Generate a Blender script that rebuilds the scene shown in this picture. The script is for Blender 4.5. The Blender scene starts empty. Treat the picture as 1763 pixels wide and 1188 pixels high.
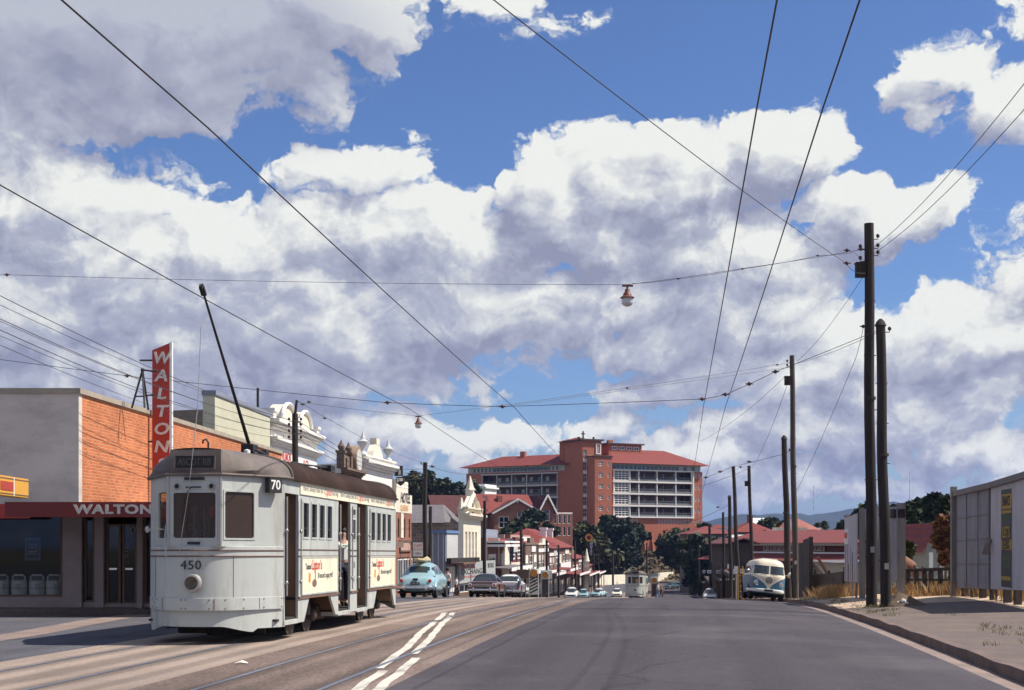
import bpy, bmesh, math, random
from mathutils import Vector, Matrix, noise as mnoise
R = math.radians
rnd = random.Random(450)
sc = bpy.context.scene
COL = sc.collection
# ---- frame: camera stands at the origin looking along +Y; the street runs along (sa, ca) ----
A = math.atan(0.1158)
ca, sa = math.cos(A), math.sin(A)
F, U0, VH = 2448.0, 881.5, 935.0

def W(t, s, z=0.0):          # street coordinates (t = to the right of the camera's track, s = along the street)
    return Vector((t*ca + s*sa, s*ca - t*sa, z))

def TS(x, y):
    return x*ca - y*sa, x*sa + y*ca

def P(u, v, Y):              # real-world point that was sighted at u, v and stands Y metres away
    return Vector(((u-U0)/F*Y, Y, (VH-v)/F*Y))

def sstep(a, b, x):
    k = max(0.0, min(1.0, (x-a)/(b-a)))
    return k*k*(3-2*k)

def zprof(s):                # height of the street's centre line
    if s < 20: return -1.66 - 0.002*s
    if s < 74: return -1.70 - 0.004*(s-20) - 0.000637/2*(s-20)**2
    if s < 180: return -2.845 - 0.0395*(s-74)
    z180 = -2.845 - 0.0395*106
    if s < 300:
        q = s-180
        return z180 - 0.0395*q + 0.0395/240*q*q
    return z180 - 0.0395*60

def zroad(t, s):             # with the camber that falls to the right-hand kerb
    z = zprof(s)
    if t > -0.5: z -= 0.0055*(min(t, 5.0)+0.5)**2
    return z

def gz(x, y):
    t, s = TS(x, y)
    return zroad(t, s)

# ------------------------------------------------------------------ materials
MATS = {}
def _n(nt, typ, **kw):
    n = nt.nodes.new(typ)
    for k, v in kw.items(): setattr(n, k, v)
    return n

def mat(name, col, rough=0.7, var=0.12, scale=3.0, metal=0.0, bump=0.0, bscale=None, dirt=None, dirt_amt=0.0,
        dirt_scale=0.7, stretch=None, spec=0.5, coat=0.0, detail=6.0, speck=0.0, speck_scale=60.0):
    """principled surface: base colour varied by noise, optional dirt patches (own shape), speckle and bump"""
    if name in MATS: return MATS[name]
    m = bpy.data.materials.new(name); m.use_nodes = True
    nt = m.node_tree; nt.nodes.clear()
    out = _n(nt, 'ShaderNodeOutputMaterial'); b = _n(nt, 'ShaderNodeBsdfPrincipled')
    nt.links.new(b.outputs[0], out.inputs[0])
    b.inputs['Roughness'].default_value = rough; b.inputs['Metallic'].default_value = metal
    b.inputs['Specular IOR Level'].default_value = spec
    b.inputs['Coat Weight'].default_value = coat
    tc = _n(nt, 'ShaderNodeTexCoord')
    vec = tc.outputs['Object']
    if stretch:
        mp = _n(nt, 'ShaderNodeMapping'); mp.inputs['Scale'].default_value = stretch
        nt.links.new(vec, mp.inputs[0]); vec = mp.outputs[0]
    nz = _n(nt, 'ShaderNodeTexNoise'); nz.inputs['Scale'].default_value = scale; nz.inputs['Detail'].default_value = detail
    nz.inputs['Roughness'].default_value = 0.62
    nt.links.new(vec, nz.inputs['Vector'])
    mr = _n(nt, 'ShaderNodeMapRange'); mr.inputs[1].default_value = 0.25; mr.inputs[2].default_value = 0.75
    mr.inputs[3].default_value = 1-var; mr.inputs[4].default_value = 1+var
    nt.links.new(nz.outputs[0], mr.inputs[0])
    mx = _n(nt, 'ShaderNodeVectorMath', operation='SCALE'); mx.inputs[0].default_value = col[:3]
    nt.links.new(mr.outputs[0], mx.inputs['Scale'])
    cur = mx.outputs[0]
    if speck:
        n3 = _n(nt, 'ShaderNodeTexNoise'); n3.inputs['Scale'].default_value = speck_scale; n3.inputs['Detail'].default_value = 2
        nt.links.new(tc.outputs['Object'], n3.inputs['Vector'])
        m3 = _n(nt, 'ShaderNodeMapRange'); m3.inputs[1].default_value = 0.3; m3.inputs[2].default_value = 0.7
        m3.inputs[3].default_value = 1-speck; m3.inputs[4].default_value = 1+speck
        nt.links.new(n3.outputs[0], m3.inputs[0])
        s3 = _n(nt, 'ShaderNodeVectorMath', operation='SCALE'); nt.links.new(cur, s3.inputs[0]); nt.links.new(m3.outputs[0], s3.inputs['Scale'])
        cur = s3.outputs[0]
    if dirt is not None:
        n2 = _n(nt, 'ShaderNodeTexNoise'); n2.inputs['Scale'].default_value = dirt_scale; n2.inputs['Detail'].default_value = 8
        n2.inputs['Roughness'].default_value = 0.65
        nt.links.new(vec, n2.inputs['Vector'])
        m2 = _n(nt, 'ShaderNodeMapRange'); m2.inputs[1].default_value = 0.48; m2.inputs[2].default_value = 0.72
        m2.inputs[4].default_value = dirt_amt
        nt.links.new(n2.outputs[0], m2.inputs[0])
        mi = _n(nt, 'ShaderNodeMix', data_type='RGBA'); mi.inputs[7].default_value = (*dirt[:3], 1)
        nt.links.new(m2.outputs[0], mi.inputs[0]); nt.links.new(cur, mi.inputs[6]); cur = mi.outputs[2]
    nt.links.new(cur, b.inputs['Base Color'])
    if bump:
        nb = _n(nt, 'ShaderNodeTexNoise'); nb.inputs['Scale'].default_value = bscale or scale*8; nb.inputs['Detail'].default_value = 4
        nt.links.new(vec, nb.inputs['Vector'])
        bp = _n(nt, 'ShaderNodeBump'); bp.inputs['Strength'].default_value = bump; bp.inputs['Distance'].default_value = 0.02
        nt.links.new(nb.outputs[0], bp.inputs['Height']); nt.links.new(bp.outputs[0], b.inputs['Normal'])
    MATS[name] = m
    return m

def brick(name, c1, c2, mortar, bw=0.23, bh=0.086, ms=0.012, rough=0.85, var=0.25, vscale=0.6, dirt=None, dirt_amt=0.0):
    """brickwork or coursed stone, laid on walls that follow the object's own x or y axis"""
    if name in MATS: return MATS[name]
    m = bpy.data.materials.new(name); m.use_nodes = True
    nt = m.node_tree; nt.nodes.clear()
    out = _n(nt, 'ShaderNodeOutputMaterial'); b = _n(nt, 'ShaderNodeBsdfPrincipled')
    nt.links.new(b.outputs[0], out.inputs[0]); b.inputs['Roughness'].default_value = rough
    b.inputs['Specular IOR Level'].default_value = 0.25
    tc = _n(nt, 'ShaderNodeTexCoord'); sp = _n(nt, 'ShaderNodeSeparateXYZ'); nt.links.new(tc.outputs['Object'], sp.inputs[0])
    ad = _n(nt, 'ShaderNodeMath', operation='ADD'); nt.links.new(sp.outputs[0], ad.inputs[0]); nt.links.new(sp.outputs[1], ad.inputs[1])
    cb = _n(nt, 'ShaderNodeCombineXYZ'); nt.links.new(ad.outputs[0], cb.inputs[0]); nt.links.new(sp.outputs[2], cb.inputs[1])
    br = _n(nt, 'ShaderNodeTexBrick'); nt.links.new(cb.outputs[0], br.inputs['Vector'])
    br.inputs['Color1'].default_value = (*c1, 1); br.inputs['Color2'].default_value = (*c2, 1); br.inputs['Mortar'].default_value = (*mortar, 1)
    br.inputs['Scale'].default_value = 1.0; br.inputs['Brick Width'].default_value = bw; br.inputs['Row Height'].default_value = bh
    br.inputs['Mortar Size'].default_value = ms; br.inputs['Mortar Smooth'].default_value = 0.3; br.inputs['Bias'].default_value = -0.1
    nz = _n(nt, 'ShaderNodeTexNoise'); nz.inputs['Scale'].default_value = vscale; nz.inputs['Detail'].default_value = 8
    nt.links.new(tc.outputs['Object'], nz.inputs['Vector'])
    mr = _n(nt, 'ShaderNodeMapRange'); mr.inputs[1].default_value = 0.25; mr.inputs[2].default_value = 0.75
    mr.inputs[3].default_value = 1-var; mr.inputs[4].default_value = 1+var
    nt.links.new(nz.outputs[0], mr.inputs[0])
    mx = _n(nt, 'ShaderNodeVectorMath', operation='SCALE'); nt.links.new(br.outputs['Color'], mx.inputs[0]); nt.links.new(mr.outputs[0], mx.inputs['Scale'])
    cur = mx.outputs[0]
    if dirt is not None:
        n2 = _n(nt, 'ShaderNodeTexNoise'); n2.inputs['Scale'].default_value = 0.35; n2.inputs['Detail'].default_value = 8
        nt.links.new(tc.outputs['Object'], n2.inputs['Vector'])
        m2 = _n(nt, 'ShaderNodeMapRange'); m2.inputs[1].default_value = 0.45; m2.inputs[2].default_value = 0.75; m2.inputs[4].default_value = dirt_amt
        nt.links.new(n2.outputs[0], m2.inputs[0])
        mi = _n(nt, 'ShaderNodeMix', data_type='RGBA'); mi.inputs[7].default_value = (*dirt, 1)
        nt.links.new(m2.outputs[0], mi.inputs[0]); nt.links.new(cur, mi.inputs[6]); cur = mi.outputs[2]
    nt.links.new(cur, b.inputs['Base Color'])
    bp = _n(nt, 'ShaderNodeBump'); bp.inputs['Strength'].default_value = 0.5; bp.inputs['Distance'].default_value = 0.012
    inv = _n(nt, 'ShaderNodeMath', operation='SUBTRACT'); inv.inputs[0].default_value = 1.0
    nt.links.new(br.outputs['Fac'], inv.inputs[1]); nt.links.new(inv.outputs[0], bp.inputs['Height']); nt.links.new(bp.outputs[0], b.inputs['Normal'])
    MATS[name] = m
    return m

def ribbed(name, col, axis=0, period=0.2, rough=0.6, var=0.2, metal=0.0, dirt=None, dirt_amt=0.4, depth=0.6):
    """corrugated sheet, tiles or boards: a fine wave bump and a colour that wanders"""
    if name in MATS: return MATS[name]
    m = mat(name, col, rough=rough, var=var, scale=1.2, metal=metal, dirt=dirt, dirt_amt=dirt_amt)
    nt = m.node_tree; b = [n for n in nt.nodes if n.type == 'BSDF_PRINCIPLED'][0]
    tc = _n(nt, 'ShaderNodeTexCoord'); wv = _n(nt, 'ShaderNodeTexWave', bands_direction='XYZ'[axis])
    wv.inputs['Scale'].default_value = 1.0/period*0.314; wv.inputs['Distortion'].default_value = 0.15
    nt.links.new(tc.outputs['Object'], wv.inputs['Vector'])
    bp = _n(nt, 'ShaderNodeBump'); bp.inputs['Strength'].default_value = depth; bp.inputs['Distance'].default_value = period*0.25
    nt.links.new(wv.outputs['Fac'], bp.inputs['Height']); nt.links.new(bp.outputs[0], b.inputs['Normal'])
    return m

def glass(name, tint=(0.75, 0.8, 0.8), refl=0.12, dark=0.25, film=(0.03, 0.03, 0.035)):
    """thin pane: partly see-through, mirror-like at grazing angles"""
    if name in MATS: return MATS[name]
    m = bpy.data.materials.new(name); m.use_nodes = True
    nt = m.node_tree; nt.nodes.clear()
    out = _n(nt, 'ShaderNodeOutputMaterial')
    tr = _n(nt, 'ShaderNodeBsdfTransparent'); tr.inputs[0].default_value = (*tint, 1)
    df = _n(nt, 'ShaderNodeBsdfDiffuse'); df.inputs[0].default_value = (*film, 1)
    gl = _n(nt, 'ShaderNodeBsdfGlossy'); gl.inputs['Roughness'].default_value = 0.03; gl.inputs[0].default_value = (0.9, 0.95, 1, 1)
    m1 = _n(nt, 'ShaderNodeMixShader'); m1.inputs[0].default_value = dark
    nt.links.new(tr.outputs[0], m1.inputs[1]); nt.links.new(df.outputs[0], m1.inputs[2])
    lw = _n(nt, 'ShaderNodeFresnel'); lw.inputs[0].default_value = 1.5
    ml = _n(nt, 'ShaderNodeMath', operation='MULTIPLY_ADD'); ml.inputs[1].default_value = 0.45; ml.inputs[2].default_value = refl
    nt.links.new(lw.outputs[0], ml.inputs[0])
    m2 = _n(nt, 'ShaderNodeMixShader'); nt.links.new(ml.outputs[0], m2.inputs[0])
    nt.links.new(m1.outputs[0], m2.inputs[1]); nt.links.new(gl.outputs[0], m2.inputs[2]); nt.links.new(m2.outputs[0], out.inputs[0])
    MATS[name] = m
    return m

# ------------------------------------------------------------------ mesh builder
class MB:
    def __init__(s): s.v = []; s.f = []; s.m = []; s.st = []
    def add(s, vs, fs, mi=0):
        o = len(s.v); s.st.append((o, len(s.f))); s.v += [tuple(v) for v in vs]
        for f in fs: s.f.append([i+o for i in f]); s.m.append(mi)
        return s
    def box(s, x0, x1, y0, y1, z0, z1, mi=0):
        return s.add([(x0,y0,z0),(x1,y0,z0),(x1,y1,z0),(x0,y1,z0),(x0,y0,z1),(x1,y0,z1),(x1,y1,z1),(x0,y1,z1)],
                     [(0,3,2,1),(4,5,6,7),(0,1,5,4),(1,2,6,5),(2,3,7,6),(3,0,4,7)], mi)
    def hexa(s, b, t, mi=0):     # bottom four and top four corners
        return s.add(list(b)+list(t), [(0,3,2,1),(4,5,6,7),(0,1,5,4),(1,2,6,5),(2,3,7,6),(3,0,4,7)], mi)
    def bar(s, p, q, w, h, up=(0,0,1), mi=0):
        p, q = Vector(p), Vector(q); d = (q-p).normalized(); u = Vector(up)
        if abs(d.dot(u)) > 0.98: u = Vector((0,1,0))
        a = d.cross(u).normalized()*w/2; b = a.cross(d).normalized()*h/2
        return s.hexa([p-a-b, p+a-b, p+a+b, p-a+b], [q-a-b, q+a-b, q+a+b, q-a+b], mi)
    def path(s, pts, r, n=8, mi=0, cap=True, closed=False):
        pts = [Vector(p) for p in pts]; m = len(pts); rs = r if isinstance(r, (list, tuple)) else [r]*m
        vs = []; pa = None
        for i, p in enumerate(pts):
            if closed: d = (pts[(i+1) % m]-pts[i-1])
            else: d = (pts[min(i+1, m-1)]-pts[max(i-1, 0)])
            d = d.normalized() if d.length > 1e-9 else Vector((0,0,1))
            a = pa - d*pa.dot(d) if pa is not None else d.cross(Vector((0,0,1)) if abs(d.z) < 0.9 else Vector((1,0,0)))
            a.normalize(); pa = a; b = d.cross(a)
            vs += [p+(a*math.cos(2*math.pi*k/n)+b*math.sin(2*math.pi*k/n))*rs[i] for k in range(n)]
        fs = []
        for i in range(m if closed else m-1):
            j = (i+1) % m
            fs += [(i*n+k, i*n+(k+1) % n, j*n+(k+1) % n, j*n+k) for k in range(n)]
        if cap and not closed: fs += [tuple(range(n))[::-1], tuple((m-1)*n+k for k in range(n))]
        return s.add(vs, fs, mi)
    def tube(s, p, q, r0, r1=None, n=8, mi=0, cap=True):
        return s.path([p, q], [r0, r0 if r1 is None else r1], n, mi, cap)
    def lathe(s, prof, c=(0,0,0), n=16, ax='z', mi=0):
        vs = []; m = len(prof); cx, cy, cz = c
        for r, h in prof:
            for k in range(n):
                a, b = r*math.cos(2*math.pi*k/n), r*math.sin(2*math.pi*k/n)
                vs.append({'z': (cx+a, cy+b, cz+h), 'y': (cx+a, cy+h, cz+b), 'x': (cx+h, cy+a, cz+b)}[ax])
        fs = [(i*n+k, i*n+(k+1) % n, (i+1)*n+(k+1) % n, (i+1)*n+k) for i in range(m-1) for k in range(n)]
        fs += [tuple(range(n))[::-1], tuple((m-1)*n+k for k in range(n))]
        return s.add(vs, fs, mi)
    def prism(s, poly, d0, d1, plane='xz', mi=0):
        f = {'xz': lambda a, b, d: (a, d, b), 'xy': lambda a, b, d: (a, b, d), 'yz': lambda a, b, d: (d, a, b)}[plane]
        n = len(poly)
        vs = [f(a, b, d0) for a, b in poly]+[f(a, b, d1) for a, b in poly]
        return s.add(vs, [tuple(range(n)), tuple(range(n, 2*n))[::-1]]+[(i, n+i, n+(i+1) % n, (i+1) % n) for i in range(n)], mi)
    def grid(s, rows, mi=0, closed=False):
        m, n = len(rows), len(rows[0])
        return s.add([p for r in rows for p in r],
                     [(i*n+k, i*n+(k+1) % n, (i+1)*n+(k+1) % n, (i+1)*n+k) for i in range(m-1) for k in range(n if closed else n-1)], mi)
    def loft(s, secs, mi=0):     # closed sections with end caps
        n = len(secs[0]); s.grid(secs, mi, True)
        o = len(s.v)-n*len(secs)
        s.f += [[o+k for k in range(n)][::-1], [o+n*(len(secs)-1)+k for k in range(n)]]; s.m += [mi, mi]
        return s
    def ball(s, c, r, n=10, m=7, mi=0):
        rx, ry, rz = r if isinstance(r, (tuple, list)) else (r, r, r)
        rows = []
        for i in range(m+1):
            th = math.pi*i/m; q = max(math.sin(th), 1e-3)
            rows.append([(c[0]+rx*q*math.cos(2*math.pi*k/n), c[1]+ry*q*math.sin(2*math.pi*k/n), c[2]+rz*math.cos(th)) for k in range(n)])
        return s.loft(rows, mi)
    def plate(s, x0, x1, z0, z1, holes, y0, y1, fr=None, mi=0):
        """a wall plate from y0 to y1 with rectangular openings (hx0, hx1, hz0, hz1)"""
        fr = fr or (lambda x, y, z: (x, y, z))
        cl = lambda a, lo, hi: min(max(a, lo), hi)
        xs = sorted({round(cl(a, x0, x1), 4) for h in holes for a in h[:2]} | {x0, x1})
        zs = sorted({round(cl(a, z0, z1), 4) for h in holes for a in h[2:]} | {z0, z1})
        ok = lambda i, k: 0 <= i < len(xs)-1 and 0 <= k < len(zs)-1 and not any(
            h[0]-1e-4 <= xs[i] and xs[i+1] <= h[1]+1e-4 and h[2]-1e-4 <= zs[k] and zs[k+1] <= h[3]+1e-4 for h in holes)
        idx = {}
        def V(i, k, y):
            q = (i, k, y)
            if q not in idx: idx[q] = len(s.v); s.v.append(tuple(fr(xs[i], y, zs[k])))
            return idx[q]
        def face(*q): s.f.append(list(q)); s.m.append(mi)
        for i in range(len(xs)-1):
            for k in range(len(zs)-1):
                if not ok(i, k): continue
                face(V(i,k,y0), V(i+1,k,y0), V(i+1,k+1,y0), V(i,k+1,y0)); face(V(i,k,y1), V(i,k+1,y1), V(i+1,k+1,y1), V(i+1,k,y1))
                if not ok(i-1, k): face(V(i,k,y0), V(i,k+1,y0), V(i,k+1,y1), V(i,k,y1))
                if not ok(i+1, k): face(V(i+1,k,y0), V(i+1,k,y1), V(i+1,k+1,y1), V(i+1,k+1,y0))
                if not ok(i, k-1): face(V(i,k,y0), V(i,k,y1), V(i+1,k,y1), V(i+1,k,y0))
                if not ok(i, k+1): face(V(i,k+1,y0), V(i+1,k+1,y0), V(i+1,k+1,y1), V(i,k+1,y1))
        return s
    def frame(s, x0, x1, z0, z1, w, y0, y1, nx=1, nz=1, bar=None, fr=None, mi=0):
        """window frame with nx by nz lights"""
        bar = bar or w*0.7
        hs = []
        ix, iz = x1-x0-2*w, z1-z0-2*w
        for i in range(nx):
            for k in range(nz):
                hs.append((x0+w+ix*i/nx+(bar/2 if i else 0), x0+w+ix*(i+1)/nx-(bar/2 if i < nx-1 else 0),
                           z0+w+iz*k/nz+(bar/2 if k else 0), z0+w+iz*(k+1)/nz-(bar/2 if k < nz-1 else 0)))
        return s.plate(x0, x1, z0, z1, hs, y0, y1, fr, mi)
    def build(s, name, m, parent=None, smooth=False, bevel=0.0, loc=None, rot=None, recalc=True, angle=40):
        me = bpy.data.meshes.new(name); me.from_pydata(s.v, [], s.f)
        ms = m if isinstance(m, (list, tuple)) else [m]
        for k in ms: me.materials.append(k)
        if len(ms) > 1: me.polygons.foreach_set('material_index', s.m)
        if recalc:
            bm = bmesh.new(); bm.from_mesh(me); bmesh.ops.recalc_face_normals(bm, faces=bm.faces); bm.to_mesh(me); bm.free()
        if smooth:
            me.polygons.foreach_set('use_smooth', [True]*len(me.polygons)); me.set_sharp_from_angle(angle=R(angle))
        me.update()
        o = bpy.data.objects.new(name, me); COL.objects.link(o)
        if parent is not None: o.parent = parent
        if loc is not None: o.location = loc
        if rot is not None: o.rotation_euler = rot
        if bevel:
            bv = o.modifiers.new('bevel', 'BEVEL'); bv.width = bevel; bv.segments = 2; bv.limit_method = 'ANGLE'; bv.angle_limit = R(40)
        return o

def build_each(mb, name, m, parent=None, **k):     # every added piece becomes a part of its own
    st = mb.st+[(len(mb.v), len(mb.f))]; out = []
    for (v0, f0), (v1, f1) in zip(st, st[1:]):
        q = MB(); q.v = mb.v[v0:v1]; q.f = [[i-v0 for i in f] for f in mb.f[f0:f1]]; q.m = mb.m[f0:f1]
        out.append(q.build(name, m, parent, **k))
    return out
def tag(o, label, cat, group=None):
    o['label'] = label; o['category'] = cat
    if group: o['group'] = group
    return o
def thing(name, label, cat, loc=(0,0,0), rotz=0.0, group=None, rot=None):
    o = bpy.data.objects.new(name, None); COL.objects.link(o); o.empty_display_size = 0.3
    o.location = loc; o.rotation_euler = rot if rot else (0, 0, rotz)
    return tag(o, label, cat, group)
def kind(o, k): o['kind'] = k; return o
def dup(o, parent=None):
    c = o.copy(); COL.objects.link(c)
    if parent is not None: c.parent = parent
    for ch in list(o.children): dup(ch, c)
    return c
def dup_at(o, loc, rotz=None, label=None, rot=None):
    c = dup(o); c.location = loc
    if rotz is not None: c.rotation_euler = (0, 0, rotz)
    if rot is not None: c.rotation_euler = rot
    if label: c['label'] = label
    return c

def text(name, body, size, m, parent, loc, rot=(R(90), 0, 0), ext=0.003, sx=1.0, align='CENTER', spacing=1.0, shear=0.0, bold=0.0, base='CENTER'):
    cu = bpy.data.curves.new(name, 'FONT'); cu.body = body; cu.size = size; cu.extrude = ext; cu.align_x = align; cu.align_y = base
    cu.space_character = spacing; cu.shear = shear; cu.offset = bold; cu.resolution_u = 3; cu.space_line = 0.9
    tmp = bpy.data.objects.new(name, cu)
    me = bpy.data.meshes.new_from_object(tmp); bpy.data.objects.remove(tmp); bpy.data.curves.remove(cu)
    me.name = name; me.materials.clear(); me.materials.append(m)
    o = bpy.data.objects.new(name, me); COL.objects.link(o); o.parent = parent
    o.location = loc; o.rotation_euler = rot; o.scale = (sx, 1, 1)
    return o
def sect(w, z0, z1, y, k=4.0, n=20, cx=0.0):      # rounded-rectangle section in x, z at depth y
    zc, h = (z0+z1)/2, (z1-z0)/2; out = []
    for i in range(n):
        a = 2*math.pi*(i+0.5)/n; c, q = math.cos(a), math.sin(a)
        out.append((cx+w*math.copysign(abs(c)**(2/k), c), y, zc+h*math.copysign(abs(q)**(2/k), q)))
    return out
# ------------------------------------------------------------------ camera
cam = bpy.data.cameras.new('camera'); co = bpy.data.objects.new('camera', cam); COL.objects.link(co)
co.rotation_euler = (R(90), 0, 0); cam.sensor_width = 36; cam.lens = 36*F/1763
cam.shift_y = (VH-594)/1763; cam.clip_end = 40000; cam.clip_start = 0.1
sc.camera = co
sc.view_settings.view_transform = 'Standard'; sc.view_settings.look = 'None'; sc.view_settings.gamma = 1; sc.view_settings.exposure = 0.4
sc.cycles.use_denoising = True; sc.cycles.max_bounces = 6; sc.cycles.transparent_max_bounces = 12
sc.cycles.volume_bounces = 0
sc.cycles.use_adaptive_sampling = True; sc.cycles.adaptive_threshold = 0.02; sc.cycles.adaptive_min_samples = 12

# ------------------------------------------------------------------ sun and sky
SUN_EL, SUN_AZ = 53.0, 88.0         # azimuth clockwise from straight ahead
sun = bpy.data.lights.new('sun', 'SUN'); sun.energy = 5.0; sun.angle = R(0.5); sun.color = (1.0, 0.93, 0.82)
so = bpy.data.objects.new('sun', sun); COL.objects.link(so)
so.rotation_euler = Vector((-math.sin(R(SUN_AZ))*math.cos(R(SUN_EL)), -math.cos(R(SUN_AZ))*math.cos(R(SUN_EL)), -math.sin(R(SUN_EL)))).to_track_quat('-Z', 'Y').to_euler()

wd = bpy.data.worlds.new('World'); sc.world = wd; wd.use_nodes = True
nt = wd.node_tree; nt.nodes.clear()
L = nt.links.new
wout = _n(nt, 'ShaderNodeOutputWorld'); bg = _n(nt, 'ShaderNodeBackground'); L(bg.outputs[0], wout.inputs[0])
SKY_STR = 0.06
bg.inputs[1].default_value = SKY_STR
sky = _n(nt, 'ShaderNodeTexSky', sky_type='NISHITA', sun_disc=False)
sky.sun_elevation = R(SUN_EL); sky.sun_rotation = R(SUN_AZ); sky.air_density = 1.0; sky.dust_density = 0.6; sky.ozone_density = 3.0; sky.altitude = 100

# cloud field: lives on the sky's own directions (azimuth, height over horizontal distance)
def blob_list():
    B = [  # sighted centre u, v, radii, weight
     (120,70,440,130,1.0),(400,95,220,95,1.0),(580,40,150,75,.95),(30,195,230,62,.9),(250,190,150,50,.8),(690,10,80,40,.7),(830,5,170,40,.55),(960,30,120,38,.5),
     (640,292,125,56,.95),(555,310,80,36,.75),(705,200,30,40,.45),
     (60,345,190,85,1.0),(190,360,110,60,.8),(310,330,70,60,.5),
     (430,430,200,80,1.1),(560,420,170,80,1.1),(740,400,190,80,1.1),(200,470,330,95,1.1),(60,540,260,110,1.1),
     (470,560,380,140,1.15),(760,520,300,120,1.1),(250,640,330,75,1.0),(560,660,250,70,.9),(740,620,150,45,.7),
     (930,330,90,80,1.15),(1110,310,190,105,1.25),(1220,300,140,90,1.1),(1340,255,100,75,1.15),(1060,400,330,75,1.1),
     (1230,440,230,80,1.05),(1000,520,260,70,1.0),(1290,540,190,85,.95),(1150,590,170,60,.9),
     (1510,370,140,66,1.05),(1600,345,70,50,.9),(1420,430,100,55,.8),
     (1640,120,75,60,.72),(1720,180,120,62,.8),(1570,145,60,30,.5),(1763,20,60,40,.5),
     (1660,580,190,80,1.1),(1480,600,140,90,1.0),(1740,560,100,70,1.0),(1380,650,240,70,.95),(1620,690,330,60,.95),
     (1450,740,330,60,.9),(1700,780,240,45,.85),(1130,680,170,45,.8),(1210,800,150,50,1.0),(1330,830,150,40,.8),
     (700,760,330,40,.75),(1000,740,90,35,.7),(450,740,300,40,.8),(900,800,300,30,.6),(1560,840,300,30,.6),
     (-300,300,420,240,1.0),(-350,640,420,140,1.0),(2100,420,330,220,.9),(2150,760,380,120,1.0),(2050,120,200,90,.8),(-700,800,600,90,.9)]
    return B
def cloud_group(det=1.0):
    g = bpy.data.node_groups.new('cloud_density', 'ShaderNodeTree')
    g.interface.new_socket('dir', in_out='INPUT', socket_type='NodeSocketVector')
    g.interface.new_socket('density', in_out='OUTPUT', socket_type='NodeSocketFloat')
    g.interface.new_socket('patch', in_out='OUTPUT', socket_type='NodeSocketFloat')
    gi = _n(g, 'NodeGroupInput'); go = _n(g, 'NodeGroupOutput'); K = g.links.new
    # warp the coordinates so that the patches get ragged, puffy outlines
    sep = _n(g, 'ShaderNodeSeparateXYZ'); K(gi.outputs[0], sep.inputs[0])          # x=az, y=height, z unused
    wn = _n(g, 'ShaderNodeTexNoise', noise_dimensions='2D'); wn.inputs['Scale'].default_value = 14; wn.inputs['Detail'].default_value = 5; wn.inputs['Roughness'].default_value = 0.6
    K(gi.outputs[0], wn.inputs['Vector'])
    ws = _n(g, 'ShaderNodeVectorMath', operation='MULTIPLY_ADD'); ws.inputs[1].default_value = (0.075, 0.05, 0); ws.inputs[2].default_value = (-0.0375, -0.025, 0)
    K(wn.outputs['Color'], ws.inputs[0])
    wp = _n(g, 'ShaderNodeVectorMath', operation='ADD'); K(gi.outputs[0], wp.inputs[0]); K(ws.outputs[0], wp.inputs[1])
    cur = None
    for (u, v, ru, rv, w) in blob_list():
        az = math.atan((u-U0)/F); h = (VH-v)/F*math.cos(az)
        sb = _n(g, 'ShaderNodeVectorMath', operation='MULTIPLY_ADD')
        sx, sy = F/ru, F/rv
        sb.inputs[1].default_value = (sx, sy, 0); sb.inputs[2].default_value = (-az*sx, -h*sy, 0)
        K(wp.outputs[0], sb.inputs[0])
        dt = _n(g, 'ShaderNodeVectorMath', operation='DOT_PRODUCT'); K(sb.outputs[0], dt.inputs[0]); K(sb.outputs[0], dt.inputs[1])
        md = _n(g, 'ShaderNodeMath', operation='MULTIPLY_ADD'); md.inputs[1].default_value = -w*0.62; md.inputs[2].default_value = w
        K(dt.outputs['Value'], md.inputs[0])
        if cur is None: cur = md.outputs[0]
        else:
            mm = _n(g, 'ShaderNodeMath', operation='MAXIMUM')
            K(cur, mm.inputs[0]); K(md.outputs[0], mm.inputs[1]); cur = mm.outputs[0]
    # billows
    vo = _n(g, 'ShaderNodeTexVoronoi', feature='F1', voronoi_dimensions='2D'); vo.inputs['Scale'].default_value = 24; vo.inputs['Detail'].default_value = 3.5*det
    vo.inputs['Roughness'].default_value = 0.55; vo.inputs['Lacunarity'].default_value = 2.2
    try: vo.normalize = True
    except Exception: pass
    st = _n(g, 'ShaderNodeVectorMath', operation='MULTIPLY'); st.inputs[1].default_value = (1, 1.35, 1); K(wp.outputs[0], st.inputs[0])
    K(st.outputs[0], vo.inputs['Vector'])
    fb = _n(g, 'ShaderNodeTexNoise', noise_dimensions='2D'); fb.inputs['Scale'].default_value = 19; fb.inputs['Detail'].default_value = 10*det; fb.inputs['Roughness'].default_value = 0.6
    K(st.outputs[0], fb.inputs['Vector'])
    a = _n(g, 'ShaderNodeMath', operation='MULTIPLY_ADD'); a.inputs[1].default_value = -1.15; a.inputs[2].default_value = 0.36; K(vo.outputs['Distance'], a.inputs[0])
    b = _n(g, 'ShaderNodeMath', operation='MULTIPLY_ADD'); b.inputs[1].default_value = 1.5; b.inputs[2].default_value = -0.75; K(fb.outputs[0], b.inputs[0])
    c = _n(g, 'ShaderNodeMath', operation='ADD'); K(a.outputs[0], c.inputs[0]); K(b.outputs[0], c.inputs[1])
    d = _n(g, 'ShaderNodeMath', operation='MAXIMUM'); K(cur, d.inputs[0])
    ab = _n(g, 'ShaderNodeMath', operation='ABSOLUTE'); K(sep.outputs[0], ab.inputs[0])
    am = _n(g, 'ShaderNodeMapRange'); am.interpolation_type = 'SMOOTHSTEP'; am.inputs[1].default_value = 0.55; am.inputs[2].default_value = 0.95; am.inputs[3].default_value = -0.6; am.inputs[4].default_value = 0.35  # extra cloud added out of view, sideways and behind, to whiten the fill light
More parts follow.
